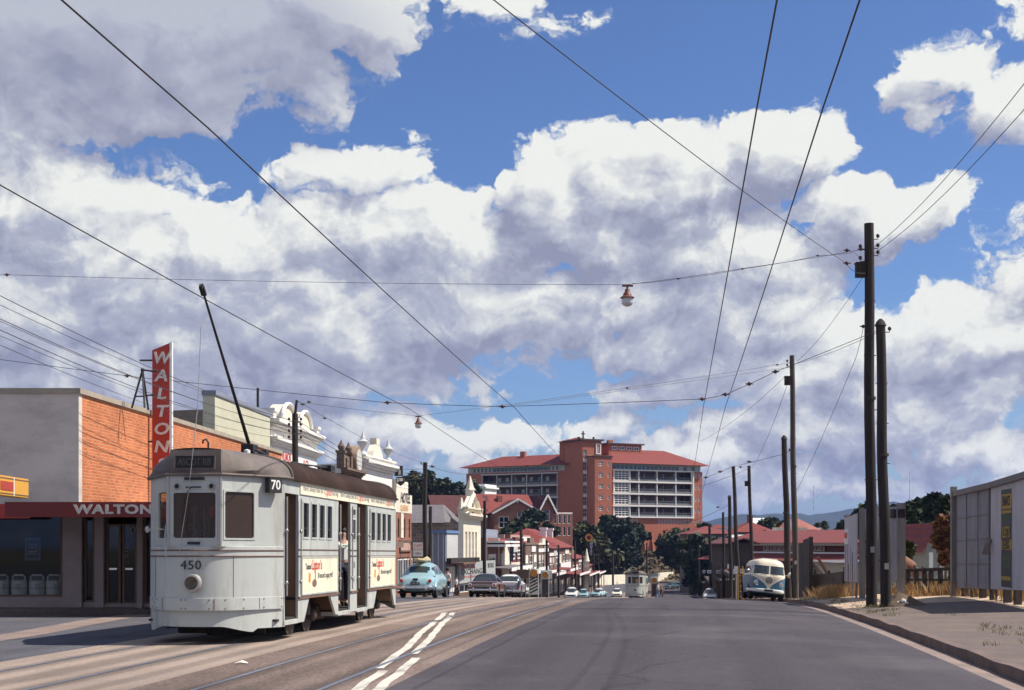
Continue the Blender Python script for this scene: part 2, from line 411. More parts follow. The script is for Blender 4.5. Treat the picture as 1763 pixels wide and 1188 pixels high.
    K(ab.outputs[0], am.inputs[0]); K(am.outputs[0], d.inputs[1])
    e = _n(g, 'ShaderNodeMath', operation='ADD'); K(c.outputs[0], e.inputs[0]); K(d.outputs[0], e.inputs[1])
    K(e.outputs[0], go.inputs[0]); K(d.outputs[0], go.inputs[1])
    return g
CG = cloud_group(); CGS = cloud_group(0.5)
tcw = _n(nt, 'ShaderNodeTexCoord'); spw = _n(nt, 'ShaderNodeSeparateXYZ'); L(tcw.outputs['Generated'], spw.inputs[0])
def M_(op, a, b=None, c=None, clamp=False):
    n = _n(nt, 'ShaderNodeMath', operation=op); n.use_clamp = clamp
    for i, q in enumerate((a, b, c)):
        if q is None: continue
        if isinstance(q, (int, float)): n.inputs[i].default_value = q
        else: L(q, n.inputs[i])
    return n.outputs[0]
azn = M_('ARCTAN2', spw.outputs[0], spw.outputs[1])
hor = M_('SQRT', M_('ADD', M_('MULTIPLY', spw.outputs[0], spw.outputs[0]), M_('MULTIPLY', spw.outputs[1], spw.outputs[1])))
hh = M_('DIVIDE', spw.outputs[2], M_('MAXIMUM', hor, 0.05))
cv = _n(nt, 'ShaderNodeCombineXYZ'); L(azn, cv.inputs[0]); L(hh, cv.inputs[1]); cv.inputs[2].default_value = 3.7
def dens(off, grp=None):
    gnode = _n(nt, 'ShaderNodeGroup'); gnode.node_tree = grp or CG
    ad = _n(nt, 'ShaderNodeVectorMath', operation='ADD'); ad.inputs[1].default_value = off
    L(cv.outputs[0], ad.inputs[0]); L(ad.outputs[0], gnode.inputs[0])
    return gnode.outputs
(D0, _b), (D1, _c), (D2, B2), (DS, B0) = dens((0, 0, 0)), dens((0.010, 0.015, 0), CGS), dens((0.014, 0.034, 0), CGS), dens((0, 0, 0), CGS)
def mapr(x, a, b, lo=0.0, hi=1.0, smooth=True):
    n = _n(nt, 'ShaderNodeMapRange'); n.interpolation_type = 'SMOOTHSTEP' if smooth else 'LINEAR'
    L(x, n.inputs[0]); n.inputs[1].default_value = a; n.inputs[2].default_value = b; n.inputs[3].default_value = lo; n.inputs[4].default_value = hi
    return n.outputs[0]
alpha = mapr(D0, 0.25, 0.52)
# how much cloud lies between this point and the sun
occ = M_('ADD', M_('MULTIPLY', mapr(D1, 0.2, 1.2), 0.45), M_('MULTIPLY', mapr(D2, 0.2, 1.3), 0.55))
rel = M_('SUBTRACT', M_('ADD', M_('MULTIPLY', D0, 0.35), M_('MULTIPLY', DS, 0.65)), D1)
face = M_('SUBTRACT', B0, B2)                  # upper, sunward sides of each patch against its base
fmap = mapr(face, -0.75, 0.75)
lit = M_('ADD', M_('ADD', M_('MULTIPLY', fmap, 0.56), M_('MULTIPLY', M_('SUBTRACT', 1.0, occ), 0.40)), M_('MULTIPLY_ADD', rel, 0.66, 0.08), clamp=True)
# the big patch overhead to the left is seen from its shaded underside
def _dirblob(u, v, ru, rv):
    az = math.atan((u-U0)/F); h = (VH-v)/F*math.cos(az)
    q = _n(nt, 'ShaderNodeVectorMath', operation='MULTIPLY_ADD'); q.inputs[1].default_value = (F/ru, F/rv, 0); q.inputs[2].default_value = (-az*F/ru, -h*F/rv, 0)
    L(cv.outputs[0], q.inputs[0]); l = _n(nt, 'ShaderNodeVectorMath', operation='LENGTH'); L(q.outputs[0], l.inputs[0])
    return mapr(l.outputs['Value'], 0.5, 1.1, 1.0, 0.0)
under = _dirblob(230, 60, 560, 220)
lit = M_('MULTIPLY', lit, M_('SUBTRACT', 1.0, M_('MULTIPLY', under, 0.5)))
ramp = _n(nt, 'ShaderNodeValToRGB'); L(lit, ramp.inputs[0])
CS = 1.0/SKY_STR
def cl(r, g, b): return tuple(c*CS*0.1/1.32 for c in (r, g, b))+(1,)
els = ramp.color_ramp.elements
els[0].position = 0.0; els[0].color = cl(3.0, 3.2, 4.4)
els[1].position = 1.0; els[1].color = cl(8.9, 9.0, 8.6)
e = els.new(0.45); e.color = cl(4.7, 4.95, 6.0)
e = els.new(0.72); e.color = cl(6.9, 7.1, 7.3)
tint = _n(nt, 'ShaderNodeMix', data_type='RGBA', blend_type='MULTIPLY'); tint.inputs[0].default_value = 1.0
L(sky.outputs[0], tint.inputs[6]); tint.inputs[7].default_value = (0.90, 1.08, 1.46, 1)
mixc = _n(nt, 'ShaderNodeMix', data_type='RGBA'); L(alpha, mixc.inputs[0]); L(tint.outputs[2], mixc.inputs[6]); L(ramp.outputs[0], mixc.inputs[7])
L(mixc.outputs[2], bg.inputs[0])
wd.cycles.sampling_method = 'MANUAL'; wd.cycles.sample_map_resolution = 256

# the air: one even, thin, closed volume round the whole place
hz_mb = bpy.data.meshes.new('haze'); _x, _z0, _z1 = 9600, -45, 160
hz_mb.from_pydata([(-_x,-_x,_z0),(_x,-_x,_z0),(_x,_x,_z0),(-_x,_x,_z0),(-_x,-_x,_z1),(_x,-_x,_z1),(_x,_x,_z1),(-_x,_x,_z1)], [], [(0,3,2,1),(4,5,6,7),(0,1,5,4),(1,2,6,5),(2,3,7,6),(3,0,4,7)])
hzo = bpy.data.objects.new('haze', hz_mb); COL.objects.link(hzo); hzo['kind'] = 'stuff'
hm = bpy.data.materials.new('haze_air'); hm.use_nodes = True; hm.node_tree.nodes.clear()
_o = _n(hm.node_tree, 'ShaderNodeOutputMaterial'); _p = _n(hm.node_tree, 'ShaderNodeVolumePrincipled')
_p.inputs['Color'].default_value = (0.30, 0.46, 1.0, 1); _p.inputs['Density'].default_value = 0.00008; _p.inputs['Anisotropy'].default_value = 0.1
hm.node_tree.links.new(_p.outputs[0], _o.inputs['Volume']); hz_mb.materials.append(hm)
# ------------------------------------------------------------------ ground, road, tracks, kerbs
def frange(a, b, st):
    n = max(1, int(round((b-a)/st))); return [a+(b-a)*i/n for i in range(n+1)]
S_ROAD = frange(-30, 20, 5)+frange(21, 110, 1.0)+frange(113, 380, 3.0)
def strip(name, tl, tr, dz, ss, m, nt_=6, skirt=0.0, zf=None, knd='structure', ws=0.0):
    zf = zf or zroad
    fl = tl if callable(tl) else (lambda s: tl); fr = tr if callable(tr) else (lambda s: tr)
    mb = MB(); rows = []
    for s in ss:
        a, b = fl(s), fr(s)
        ts = [a+(b-a)*i/nt_ for i in range(nt_+1)]
        row = [(t, s, zf(t, s)+dz) for t in ts]
        if skirt: row = [(a, s, row[0][2]-skirt)]+row+[(b, s, row[-1][2]-skirt)]
        rows.append(row)
    mb.grid(rows)
    o = mb.build(name, m, rot=(0, 0, -A), recalc=False)
    if knd: kind(o, knd)
    return o
def road_mat(name, col, var, streak, tracks, speck=0.25, rough=0.85, dirt=(0.3,0.26,0.2), dirt_amt=0.15, crack=False):
    m = mat(name, col, rough=rough, var=var, scale=0.35, speck=speck, speck_scale=22.0, dirt=dirt, dirt_amt=dirt_amt, dirt_scale=0.25, bump=0.25, bscale=40, spec=0.3)
    nt = m.node_tree; b = [n for n in nt.nodes if n.type == 'BSDF_PRINCIPLED'][0]
    src = b.inputs['Base Color'].links[0].from_socket
    tc = _n(nt, 'ShaderNodeTexCoord'); mp = _n(nt, 'ShaderNodeMapping'); mp.inputs['Scale'].default_value = (1.3, 0.035, 1)
    nt.links.new(tc.outputs['Object'], mp.inputs[0])
    nz = _n(nt, 'ShaderNodeTexNoise'); nz.inputs['Scale'].default_value = 1.2; nz.inputs['Detail'].default_value = 7; nt.links.new(mp.outputs[0], nz.inputs['Vector'])
    mr = _n(nt, 'ShaderNodeMapRange'); mr.inputs[1].default_value = 0.3; mr.inputs[2].default_value = 0.7; mr.inputs[3].default_value = 1-streak; mr.inputs[4].default_value = 1+streak
    nt.links.new(nz.outputs[0], mr.inputs[0])
    sc_ = _n(nt, 'ShaderNodeVectorMath', operation='SCALE'); nt.links.new(src, sc_.inputs[0]); nt.links.new(mr.outputs[0], sc_.inputs['Scale'])
    cur = sc_.outputs[0]
    sx = _n(nt, 'ShaderNodeSeparateXYZ'); nt.links.new(tc.outputs['Object'], sx.inputs[0])
    for (tx, wdt, f) in tracks:     # worn or oil-stained wheel paths along the street
        wob = _n(nt, 'ShaderNodeTexNoise', noise_dimensions='1D'); wob.inputs['Scale'].default_value = 0.12; nt.links.new(sx.outputs[1], wob.inputs['W'])
        wa = _n(nt, 'ShaderNodeMath', operation='MULTIPLY_ADD'); wa.inputs[1].default_value = 0.5; wa.inputs[2].default_value = -tx-0.25; nt.links.new(wob.outputs[0], wa.inputs[0])
        d = _n(nt, 'ShaderNodeMath', operation='ADD'); nt.links.new(sx.outputs[0], d.inputs[0]); nt.links.new(wa.outputs[0], d.inputs[1])
        ab = _n(nt, 'ShaderNodeMath', operation='ABSOLUTE'); nt.links.new(d.outputs[0], ab.inputs[0])
        q = _n(nt, 'ShaderNodeMapRange'); q.interpolation_type = 'SMOOTHSTEP'; q.inputs[1].default_value = wdt*0.25; q.inputs[2].default_value = wdt; q.inputs[3].default_value = f; q.inputs[4].default_value = 1.0
        nt.links.new(ab.outputs[0], q.inputs[0])
        s2 = _n(nt, 'ShaderNodeVectorMath', operation='SCALE'); nt.links.new(cur, s2.inputs[0]); nt.links.new(q.outputs[0], s2.inputs['Scale']); cur = s2.outputs[0]
    if crack:
        wn = _n(nt, 'ShaderNodeTexNoise'); wn.inputs['Scale'].default_value = 0.8; wn.inputs['Detail'].default_value = 4; nt.links.new(tc.outputs['Object'], wn.inputs['Vector'])
        wv = _n(nt, 'ShaderNodeVectorMath', operation='MULTIPLY_ADD'); wv.inputs[1].default_value = (0.8, 0.8, 0); nt.links.new(wn.outputs['Color'], wv.inputs[0]); nt.links.new(tc.outputs['Object'], wv.inputs[2])
        vo = _n(nt, 'ShaderNodeTexVoronoi', feature='DISTANCE_TO_EDGE'); vo.inputs['Scale'].default_value = 0.16; nt.links.new(wv.outputs[0], vo.inputs['Vector'])
        q = _n(nt, 'ShaderNodeMapRange'); q.inputs[1].default_value = 0.0015; q.inputs[2].default_value = 0.006; q.inputs[3].default_value = 0.62; q.inputs[4].default_value = 1.0; nt.links.new(vo.outputs['Distance'], q.inputs[0])
        s2 = _n(nt, 'ShaderNodeVectorMath', operation='SCALE'); nt.links.new(cur, s2.inputs[0]); nt.links.new(q.outputs[0], s2.inputs['Scale']); cur = s2.outputs[0]
    nt.links.new(cur, b.inputs['Base Color'])
    return m
M_ASPH = road_mat('smooth_asphalt', (0.056, 0.047, 0.056), 0.10, 0.12, [(-2.2, .5, .84), (-0.7, .5, .86), (1.2, .5, .9), (2.6, .6, .92)], speck=0.28, crack=True, dirt=(0.13,0.12,0.125), dirt_amt=0.5)
M_OLDASPH = road_mat('old_asphalt', (0.085, 0.083, 0.098), 0.14, 0.14, [(-10.4, .4, .8)], speck=0.2, crack=True)
M_TANCON = road_mat('tan_track_slab', (0.30, 0.235, 0.195), 0.16, 0.2, [(-7.42, .3, .55), (-8.86, .3, .55), (-8.1, .35, .62), (-6.75, .22, .7)], speck=0.16, dirt=(0.13,0.1,0.09), dirt_amt=0.45)
M_SETTS = road_mat('worn_brown_paving', (0.155, 0.112, 0.094), 0.22, 0.26, [(-5.5, .3, .55), (-4.1, .3, .6), (-4.8, .35, .75)], speck=0.5, dirt=(0.27,0.21,0.18), dirt_amt=0.5)
M_GUTTER = mat('concrete_gutter', (0.24, 0.18, 0.155), rough=0.9, var=0.2, scale=1.5, speck=0.15, speck_scale=30, dirt=(0.12,0.09,0.08), dirt_amt=0.6, dirt_scale=1.2, bump=0.2)
M_KERB = mat('kerb_stone', (0.16, 0.11, 0.095), rough=0.9, var=0.25, scale=1.6, dirt=(0.06,0.045,0.04), dirt_amt=0.8, dirt_scale=1.5, bump=0.5, bscale=9)
M_FOOT = mat('footpath_bitumen', (0.12, 0.09, 0.08), rough=0.92, var=0.18, scale=0.8, speck=0.3, speck_scale=30, dirt=(0.21,0.155,0.115), dirt_amt=0.6, dirt_scale=0.6, bump=0.5, bscale=25)
M_SAND = mat('sandy_dirt', (0.46, 0.34, 0.24), rough=0.95, var=0.22, scale=0.9, speck=0.35, speck_scale=18, dirt=(0.2,0.15,0.1), dirt_amt=0.5, dirt_scale=0.5, bump=0.6, bscale=8)
M_GRASSY = mat('dry_ground', (0.11, 0.1, 0.055), rough=0.95, var=0.35, scale=0.12, dirt=(0.2,0.14,0.085), dirt_amt=0.7, dirt_scale=0.05)

def kt(s):                     # right-hand kerb line
    pts = [(-30, 4.45), (20, 4.5), (30, 4.62), (40, 4.78), (50, 5.0), (60, 5.15), (75, 5.1), (90, 4.5), (110, 3.9), (380, 3.7)]
    for (a, x), (b, y) in zip(pts, pts[1:]):
        if s <= b: return x+(y-x)*max(0.0, (s-a)/(b-a))
    return pts[-1][1]
def kl(s):                     # left-hand kerb line beyond the corner shop
    pts = [(-30, -11.6), (20, -11.9), (26, -12.4), (32, -13.4), (38, -13.9), (50, -14.8), (75, -16.4), (110, -16.2), (380, -16.2)]
    for (a, x), (b, y) in zip(pts, pts[1:]):
        if s <= b: return x+(y-x)*max(0.0, (s-a)/(b-a))
    return pts[-1][1]
strip('road', -3.35, lambda s: kt(s)-0.38, 0.0, S_ROAD, M_ASPH, 10)
strip('tram_track_paving', -6.3, -3.35, 0.0, S_ROAD, M_SETTS, 3)
strip('tram_track_slab', -9.6, -6.3, 0.0, S_ROAD, M_TANCON, 4)
S_LEFT = [s for s in S_ROAD if s >= 36]
S_NEAR = [s for s in S_ROAD if s <= 36]
strip('left_road_lane', lambda s: kl(s)+0.45, -9.6, 0.0, S_ROAD, M_OLDASPH, 4)
strip('left_gutter', lambda s: kl(s)-0.35, lambda s: kl(s)+0.45, 0.004, S_ROAD, M_GUTTER, 3)
strip('side_street', -60, lambda s: kl(s)-0.35, 0.0, frange(-30, 38, 1.0), M_OLDASPH, 12)
strip('right_gutter', lambda s: kt(s)-0.38, lambda s: kt(s), 0.0, S_ROAD, M_GUTTER, 2)
strip('kerb', lambda s: kt(s), lambda s: kt(s)+0.17, 0.165, [s for s in S_ROAD], M_KERB, 2, skirt=0.17, zf=lambda t, s: zroad(kt(s), s)+0.012*math.sin(s*1.7)+0.008*math.sin(s*4.1))
def zlot(t, s):                # the verge and vacant ground right of the kerb
    k = zroad(kt(s), s)+0.15
    hi = max(k, k + 0.30*sstep(5, 12, t)*sstep(30, 48, s)*(1-sstep(66, 90, s)))
    return hi + 0.10*sstep(30, 42, s)*(1-sstep(60, 72, s))*sstep(0.1, 1.5, t-kt(s)) + 0.03*math.sin(t*1.9+s*0.7)*sstep(0.3, 2, t-kt(s))*sstep(40, 50, s)
strip('footpath', lambda s: kt(s)+0.17, lambda s: 9.2, 0.0, frange(-30, 44, 1.0), M_FOOT, 6, zf=zlot)
def vergez(t, s): return zlot(t, s)-0.02*(s < 45)-1.0*sstep(11, 22, t)*sstep(58, 80, s)
strip('verge', lambda s: kt(s)+0.17, 30, 0.0, frange(44, 74, 1.0)+frange(76, 120, 2.0), M_SAND, 20, zf=lambda t, s: vergez(t, s))
strip('vacant_lot', 9.2, 30, 0.0, frange(-30, 44, 2.0), M_SAND, 8, zf=lambda t, s: zlot(t, s)-0.03)

# left footpath: along the side street in front of the corner shop, then along the main street
mb = MB()
rows = []
for i in range(26):
    x = -50+(-9.0+50)*i/25
    y0 = 35.3 if x < -12 else 35.3+(x+12)*0.55
    rows.append([(x, y0, gz(x, y0)-0.02), (x, y0, gz(x, y0)+0.13), (x, y0+0.25, gz(x, y0)+0.135), (x, 37.0, gz(x, 36)+0.15), (x, 40, gz(x, 38)+0.15)])
mb.grid(rows); kind(mb.build('shop_footpath', M_FOOT, recalc=False), 'structure')
strip('left_footpath', -24, lambda s: kl(s)-0.35, 0.13, [s for s in S_ROAD if s >= 38], M_FOOT, 3, skirt=0.16)

# rails
M_RAIL = mat('rail_steel', (0.26, 0.29, 0.36), rough=0.42, var=0.3, scale=0.6, metal=0.7)
for tc_ in (-8.15, -4.8):
    for dx in (-0.7175, 0.7175):
        strip('tram_rail', tc_+dx-0.035, tc_+dx+0.035, 0.006, S_ROAD, M_RAIL, 1)

def ground_pt(u, v, zf=gz):
    lo, hi = 4.0, 73.0
    for _ in range(50):
        Y = (lo+hi)/2; z = zf((u-U0)/F*Y, Y)
        if (VH-v)/F*Y > z: lo = Y
        else: hi = Y
    return Vector(((u-U0)/F*lo, lo, zf((u-U0)/F*lo, lo)))
# hand-painted double line that swings across the near track
M_LINE = mat('road_paint', (0.6, 0.56, 0.48), rough=0.7, var=0.15, scale=2.0, dirt=(0.2,0.16,0.14), dirt_amt=0.85, dirt_scale=1.3)
def paint(name, px, w, gap=()):
    pts = [ground_pt(*p) for p in px]; mb = MB(); dense = []
    for a, b in zip(pts, pts[1:]):
        k = max(2, int((b-a).length/0.3)); dense += [a.lerp(b, i/k) for i in range(k)]
    dense.append(pts[-1])
    rows = []
    for i, p in enumerate(dense):
        d = (dense[min(i+1, len(dense)-1)]-dense[max(i-1, 0)]); d.z = 0; d.normalize(); n = Vector((d.y, -d.x, 0))
        ww = w*(1+0.10*mnoise.noise((p.x*2.1, p.y*2.1, 3))+0.03*rnd.uniform(-1, 1)); off = 0.035*mnoise.noise((p.y*0.9, w, 7))
        a, b = p-n*(ww/2-off), p+n*(ww/2+off)
        rows.append([(a.x, a.y, gz(a.x, a.y)+0.005), (b.x, b.y, gz(b.x, b.y)+0.005)])
    mb.grid(rows); return kind(mb.build(name, M_LINE, recalc=False), 'structure')
paint('road_marking', [(560,1235),(615,1187),(659,1155)], 0.135)
paint('road_marking', [(652,1151),(700,1116),(728,1086),(749,1071)], 0.135)
paint('road_marking', [(752,1068),(767,1055)], 0.135)
paint('road_marking', [(590,1250),(652,1187),(717,1133)], 0.135)
paint('road_marking', [(713,1126),(738,1102),(760,1075),(775,1062)], 0.135)
paint('road_marking', [(776,1060),(781,1055)], 0.135)

# the land around: one sheet to the horizon
def terr(t, s):
    z = zprof(min(max(s, -30), 340)) - 0.35
    d = abs(t)
    z -= 2.0*sstep(24, 60, t)*sstep(40, 90, s)
    if t < -15: s0 = max(190, 345-(-15-t)*6)
    else: s0 = 345
    h = 12.2*sstep(s0, s0+62, s)*(1-sstep(22, 70, t))
    h += min(14, max(0, -48-t)*0.30)*sstep(s0-40, s0+60, s)
    h *= 1-sstep(560, 1500, s); h *= 1-sstep(160, 420, -t)
    z += h
    z += -0.0*d
    if s > 400: z = z*(1-sstep(400, 900, s)) + (-12+h)*sstep(400, 900, s)
    return z
TT = [-9000,-4000,-1800,-900,-420]+frange(-240, -60, 12)+frange(-56, -24, 4)+[-20,-10,0,10,20]+frange(24, 90, 6)+frange(110, 400, 40)+[700,1500,3500,9000]
SS = [-400,-120]+frange(-30, 180, 6)+frange(186, 480, 6)+frange(500, 900, 40)+[1200,1800,3000,5000,9000]
mb = MB(); mb.grid([[(t, s, terr(t, s)) for t in TT] for s in SS])
kind(mb.build('terrain', M_GRASSY, rot=(0, 0, -A), smooth=True, recalc=False), 'structure')
# far ranges
M_HILL = mat('wooded_range', (0.022, 0.034, 0.022), rough=1.0, var=0.35, scale=0.012, dirt=(0.04,0.05,0.035), dirt_amt=0.6, dirt_scale=0.004)
def hill_top(x, Y0):           # skyline sighted over the roofs: rises to the right
    u = U0+F*x/Y0
    pts = [(-3000, 925), (600, 925), (1000, 912), (1180, 905), (1215, 900), (1250, 890), (1290, 884), (1400, 884), (1450, 880), (1500, 872), (1560, 868), (1640, 872), (1760, 880), (2300, 890), (5000, 920)]
    for (a, p), (b, q) in zip(pts, pts[1:]):
        if u <= b: v = p+(q-p)*sstep(a, b, u); break
    else: v = 925
    return (VH-v)/F*Y0
mb = MB(); rows = []
Y0 = 4200.0
xs = frange(-6000, 6500, 25)
for j, (q, dy) in enumerate([(0.0, -900), (0.35, -600), (0.7, -320), (0.9, -120), (1.0, 0), (0.8, 300), (0.0, 900)]):
    rows.append([(x, Y0+dy+60*mnoise.noise((x*0.004, j*3.1, 0)), -14+(hill_top(x, Y0)+14)*q + (12 if 0 < j < 6 else 0)*mnoise.noise((x*0.006, j*1.7, 5))+(5 if j == 4 else 0)*rnd.uniform(-1, 1)) for x in xs])
mb.grid(rows); kind(mb.build('hills', M_HILL, smooth=False, recalc=False), 'structure')
# ------------------------------------------------------------------ trams
M_SILVER = mat('silver_grey_paint', (0.46, 0.48, 0.455), rough=0.5, var=0.10, scale=0.9, dirt=(0.26,0.225,0.19), dirt_amt=0.7, dirt_scale=1.7, stretch=(1.8,1.8,0.35), spec=0.5)
M_DOME = mat('weathered_dome_metal', (0.14, 0.115, 0.105), rough=0.75, var=0.35, scale=1.6, metal=0.1, dirt=(0.10,0.07,0.055), dirt_amt=0.75, dirt_scale=1.4, stretch=(1.5,1.5,0.6))
M_ROOF = mat('brown_canvas_roof', (0.036, 0.021, 0.018), rough=0.95, var=0.25, scale=1.0, dirt=(0.085,0.055,0.042), dirt_amt=0.5, dirt_scale=0.8, spec=0.15)
M_BLACK = mat('black_iron', (0.018, 0.017, 0.018), rough=0.6, var=0.3, scale=4)
M_DARKIN = mat('dark_interior', (0.03, 0.024, 0.02), rough=0.8, var=0.3, scale=2)
M_GREASE = mat('greasy_bogie_iron', (0.035, 0.026, 0.022), rough=0.7, var=0.5, scale=6, dirt=(0.16,0.1,0.07), dirt_amt=0.5, dirt_scale=4)
M_CREAM = mat('cream_advert_board', (0.78, 0.72, 0.55), rough=0.55, var=0.06, scale=1.5, dirt=(0.55,0.45,0.33), dirt_amt=0.45, dirt_scale=2.0, stretch=(1,1.4,0.6))
M_INK = mat('dark_lettering', (0.03, 0.03, 0.035), rough=0.6, var=0.1)
M_INKGREY = mat('grey_lettering', (0.14, 0.14, 0.15), rough=0.6, var=0.1)
M_RED = mat('red_lettering', (0.52, 0.05, 0.035), rough=0.55, var=0.1)
M_WHITE = mat('white_paint', (0.78, 0.77, 0.73), rough=0.5, var=0.05, scale=2)
M_DIM = mat('faded_blind_lettering', (0.10, 0.085, 0.065), rough=0.7, var=0.2)
M_ORANGE = mat('orange_print', (0.62, 0.27, 0.03), rough=0.6, var=0.1)
M_BROWNPR = mat('brown_print', (0.2, 0.12, 0.085), rough=0.6, var=0.15)
M_GLASS = glass('window_glass', (0.62, 0.62, 0.6), 0.03, 0.25)
M_WSCREEN = glass('windscreen_glass', (0.55, 0.45, 0.38), 0.0, 0.45, (0.10, 0.068, 0.052))
M_TRIM = mat('bare_metal_trim', (0.42, 0.4, 0.38), rough=0.4, var=0.15, metal=0.5)
M_CHROME = mat('chrome', (0.75, 0.75, 0.74), rough=0.12, var=0.03, metal=1.0)
M_TAN = mat('varnished_tan_bulkhead', (0.22, 0.13, 0.08), rough=0.6, var=0.2, scale=2)
M_RUST = mat('rust_seam', (0.16, 0.09, 0.065), rough=0.8, var=0.3, scale=5)
M_GREEN = mat('green_rail_paint', (0.03, 0.3, 0.14), rough=0.4)
TL, HW = 12.5, 1.215          # tram length, half width
NOSE = 1.25
def low_y(x): return NOSE*(abs(x)/HW)**2.3
UP = [(-HW, NOSE), (-0.46, 0.07), (0.46, 0.07), (HW, NOSE)]

def build_tram(name, label, full=True):
    t = thing(name, label, 'tram')
    zf = 2.88                                   # gutter height
    def ends(fn):                               # do it at both ends
        fn(lambda x, y, z: (x, y, z), 0)
        fn(lambda x, y, z: (-x, TL-y, z), 1)
    XS = [HW*(-1+2*i/40) for i in range(41)]
    def front(T, e):
        mb = MB(); rows = []
        for q in (0, .33, .66, 1):
            rows.append([T(x, low_y(x)+0.05, (0.20+0.11*(1-sstep(.5, 1.0, abs(x+.1)))+.06*(x > .9))*(1-q)+0.6*q) for x in XS])
        mb.grid(rows)
        mb.grid([[T(x, low_y(x)-0.012, z) for x in XS] for z in (0.79, 1.1, 1.4, 1.66)])
        mb.grid([[T(x, low_y(x)-0.012, 1.66) for x in XS], [T(x, low_y(x)+0.05+0.10*(1-abs(x)/HW), 1.67) for x in XS]])
        ap = mb.build('front_apron', M_SILVER, t, smooth=True)
        mb = MB()                               # buffer band, proud of the apron
        mb.grid([[T(x, low_y(x)+d, z) for x in XS] for d, z in ((0, .585), (-.035, .585), (-.038, .69), (-.033, .795), (-.0, .80))])
        bb = mb.build('buffer_band', M_SILVER, t, smooth=True)
        mb = MB()
        for x in (-1.2, -.98, -.78, -.2, -.12, .28, .52, .76, 1.0, 1.2):
            for z in (.62, .765): mb.ball(T(x, low_y(x)-0.038, z), .013, 6, 4)
        build_each(mb, 'bolt', M_RUST, bb)
        mb = MB()                               # belt mouldings
        for z in (1.50, 1.60):
            mb.path([T(x, low_y(x)-0.022, z) for x in XS], 0.012, 5)
        mb.build('belt_moulding', M_RUST if e == 0 else M_SILVER, t)
        mb = MB()                               # sheet seams, worn open
        for x in (-.86, .62): mb.path([T(x, low_y(x)-.014, z) for z in (.80, 1.1, 1.49)], .005, 4)
        for x in (-.62, .36, .95): mb.path([T(x, low_y(x)-.04, z) for z in (.60, .69, .785)], .005, 4)
        build_each(mb, 'seam', M_RUST, ap)
        # upright cab front: a flat centre and two raked cheeks, with real openings
        mb = MB()
        for (a, b), win in (((UP[0], UP[1]), 1), ((UP[1], UP[2]), 0), ((UP[2], UP[3]), 1)):
            ax, ay = a; bx, by = b; ln = math.hypot(bx-ax, by-ay); dx, dy = (bx-ax)/ln, (by-ay)/ln
            nx, ny = -dy, dx                     # inwards
            fr = lambda x, y, z, ax=ax, ay=ay, dx=dx, dy=dy, nx=nx, ny=ny: T(ax+dx*x+nx*y, ay+dy*x+ny*y, z)
            if win == 0: hole = (0.085, ln-0.085, 1.80, 2.58)
            elif ax < 0: hole = (ln-0.74, ln-0.09, 1.80, 2.60)
            else: hole = (0.07, 0.72, 1.80, 2.60)
            mb.plate(0, ln, 1.66, zf+0.01, [hole], 0, 0.04, fr)
            h = hole
            wf = MB(); wf.frame(h[0]-.022, h[1]+.022, h[2]-.022, h[3]+.022, .03, -0.012, 0.03, fr=fr)
            for cx_, cz_ in ((h[0], h[2]), (h[1], h[2]), (h[0], h[3]), (h[1], h[3])):   # rounded corners
                sx_, sz_ = (1 if cx_ == h[0] else -1), (1 if cz_ == h[2] else -1); rr = .075
                pts = [(cx_, cz_)]+[(cx_+sx_*(rr-rr*math.cos(g)), cz_+sz_*(rr-rr*math.sin(g))) for g in [math.pi/2*k/5 for k in range(6)]]
                pts = [(cx_, cz_), (cx_+sx_*rr, cz_)]+[(cx_+sx_*(rr-rr*math.sin(math.pi/2*k/5)), cz_+sz_*(rr-rr*math.cos(math.pi/2*k/5))) for k in range(1, 6)]
                n_ = len(pts)
                wf.add([fr(px, -0.012, pz) for px, pz in pts]+[fr(px, 0.03, pz) for px, pz in pts], [tuple(range(n_)), tuple(range(n_, 2*n_))]+[(k, (k+1) % n_, n_+(k+1) % n_, n_+k) for k in range(n_)])
            w = wf.build('windscreen' if win == 0 else 'cab_window', M_SILVER, t)
            g = MB(); g.add([fr(h[0], .018, h[2]), fr(h[1], .018, h[2]), fr(h[1], .018, h[3]), fr(h[0], .018, h[3])], [(0, 1, 2, 3)])
            g.build('pane', M_WSCREEN, w)
        mb.build('cab_front', M_SILVER, t, bevel=0.006)
        mb = MB()                               # corner strips
        for x, y in (UP[1], UP[2]): mb.path([T(x, y-.012, 1.66), T(x, y-.012, zf)], .022, 6)
        mb.path([T(-.46, .05, 1.655), T(.46, .05, 1.655)], .014, 5)
        mb.build('corner_strip', M_TRIM, t)
        # dome
        NK, NM = 10, 8
        def roofc(k): # right half of the roof's section, gutter to crown
            a = math.pi/2*k
            return 1.275*math.cos(a)**0.62 if k < 1 else 0.0, zf+0.44*math.sin(a)**0.85
        mb = MB()
        for sg in (-1, 1):
            rows = []
            for i in range(NK+1):
                k = i/NK*0.86; xr, zr = roofc(k)
                f = Vector((0.47*(1-.06*i/NK), 0.05+0.07*(i/NK)**1.5, zf+(0.425)*(i/NK)))
                e_ = Vector((xr, NOSE+0.30, zr)); row = []
                for j in range(NM+1):
                    q = j/NM; p = f.lerp(e_, q)
                    c_ = Vector((HW+.06, NOSE-.02, zf)) if i == 0 else None
                    bulge = 4*q*(1-q)*(0.10*(1-i/NK)+0.05)
                    d = Vector((0.75, -0.55, 0.25))*bulge*(0.55+0.45*(i/NK > 0))
                    p = p+d
                    if i == 0: p = (f.lerp(c_, q/0.8) if q < .8 else c_.lerp(e_, (q-.8)/.2))
                    row.append(T(sg*p.x, p.y, p.z))
                rows.append(row)
            mb.grid(rows)
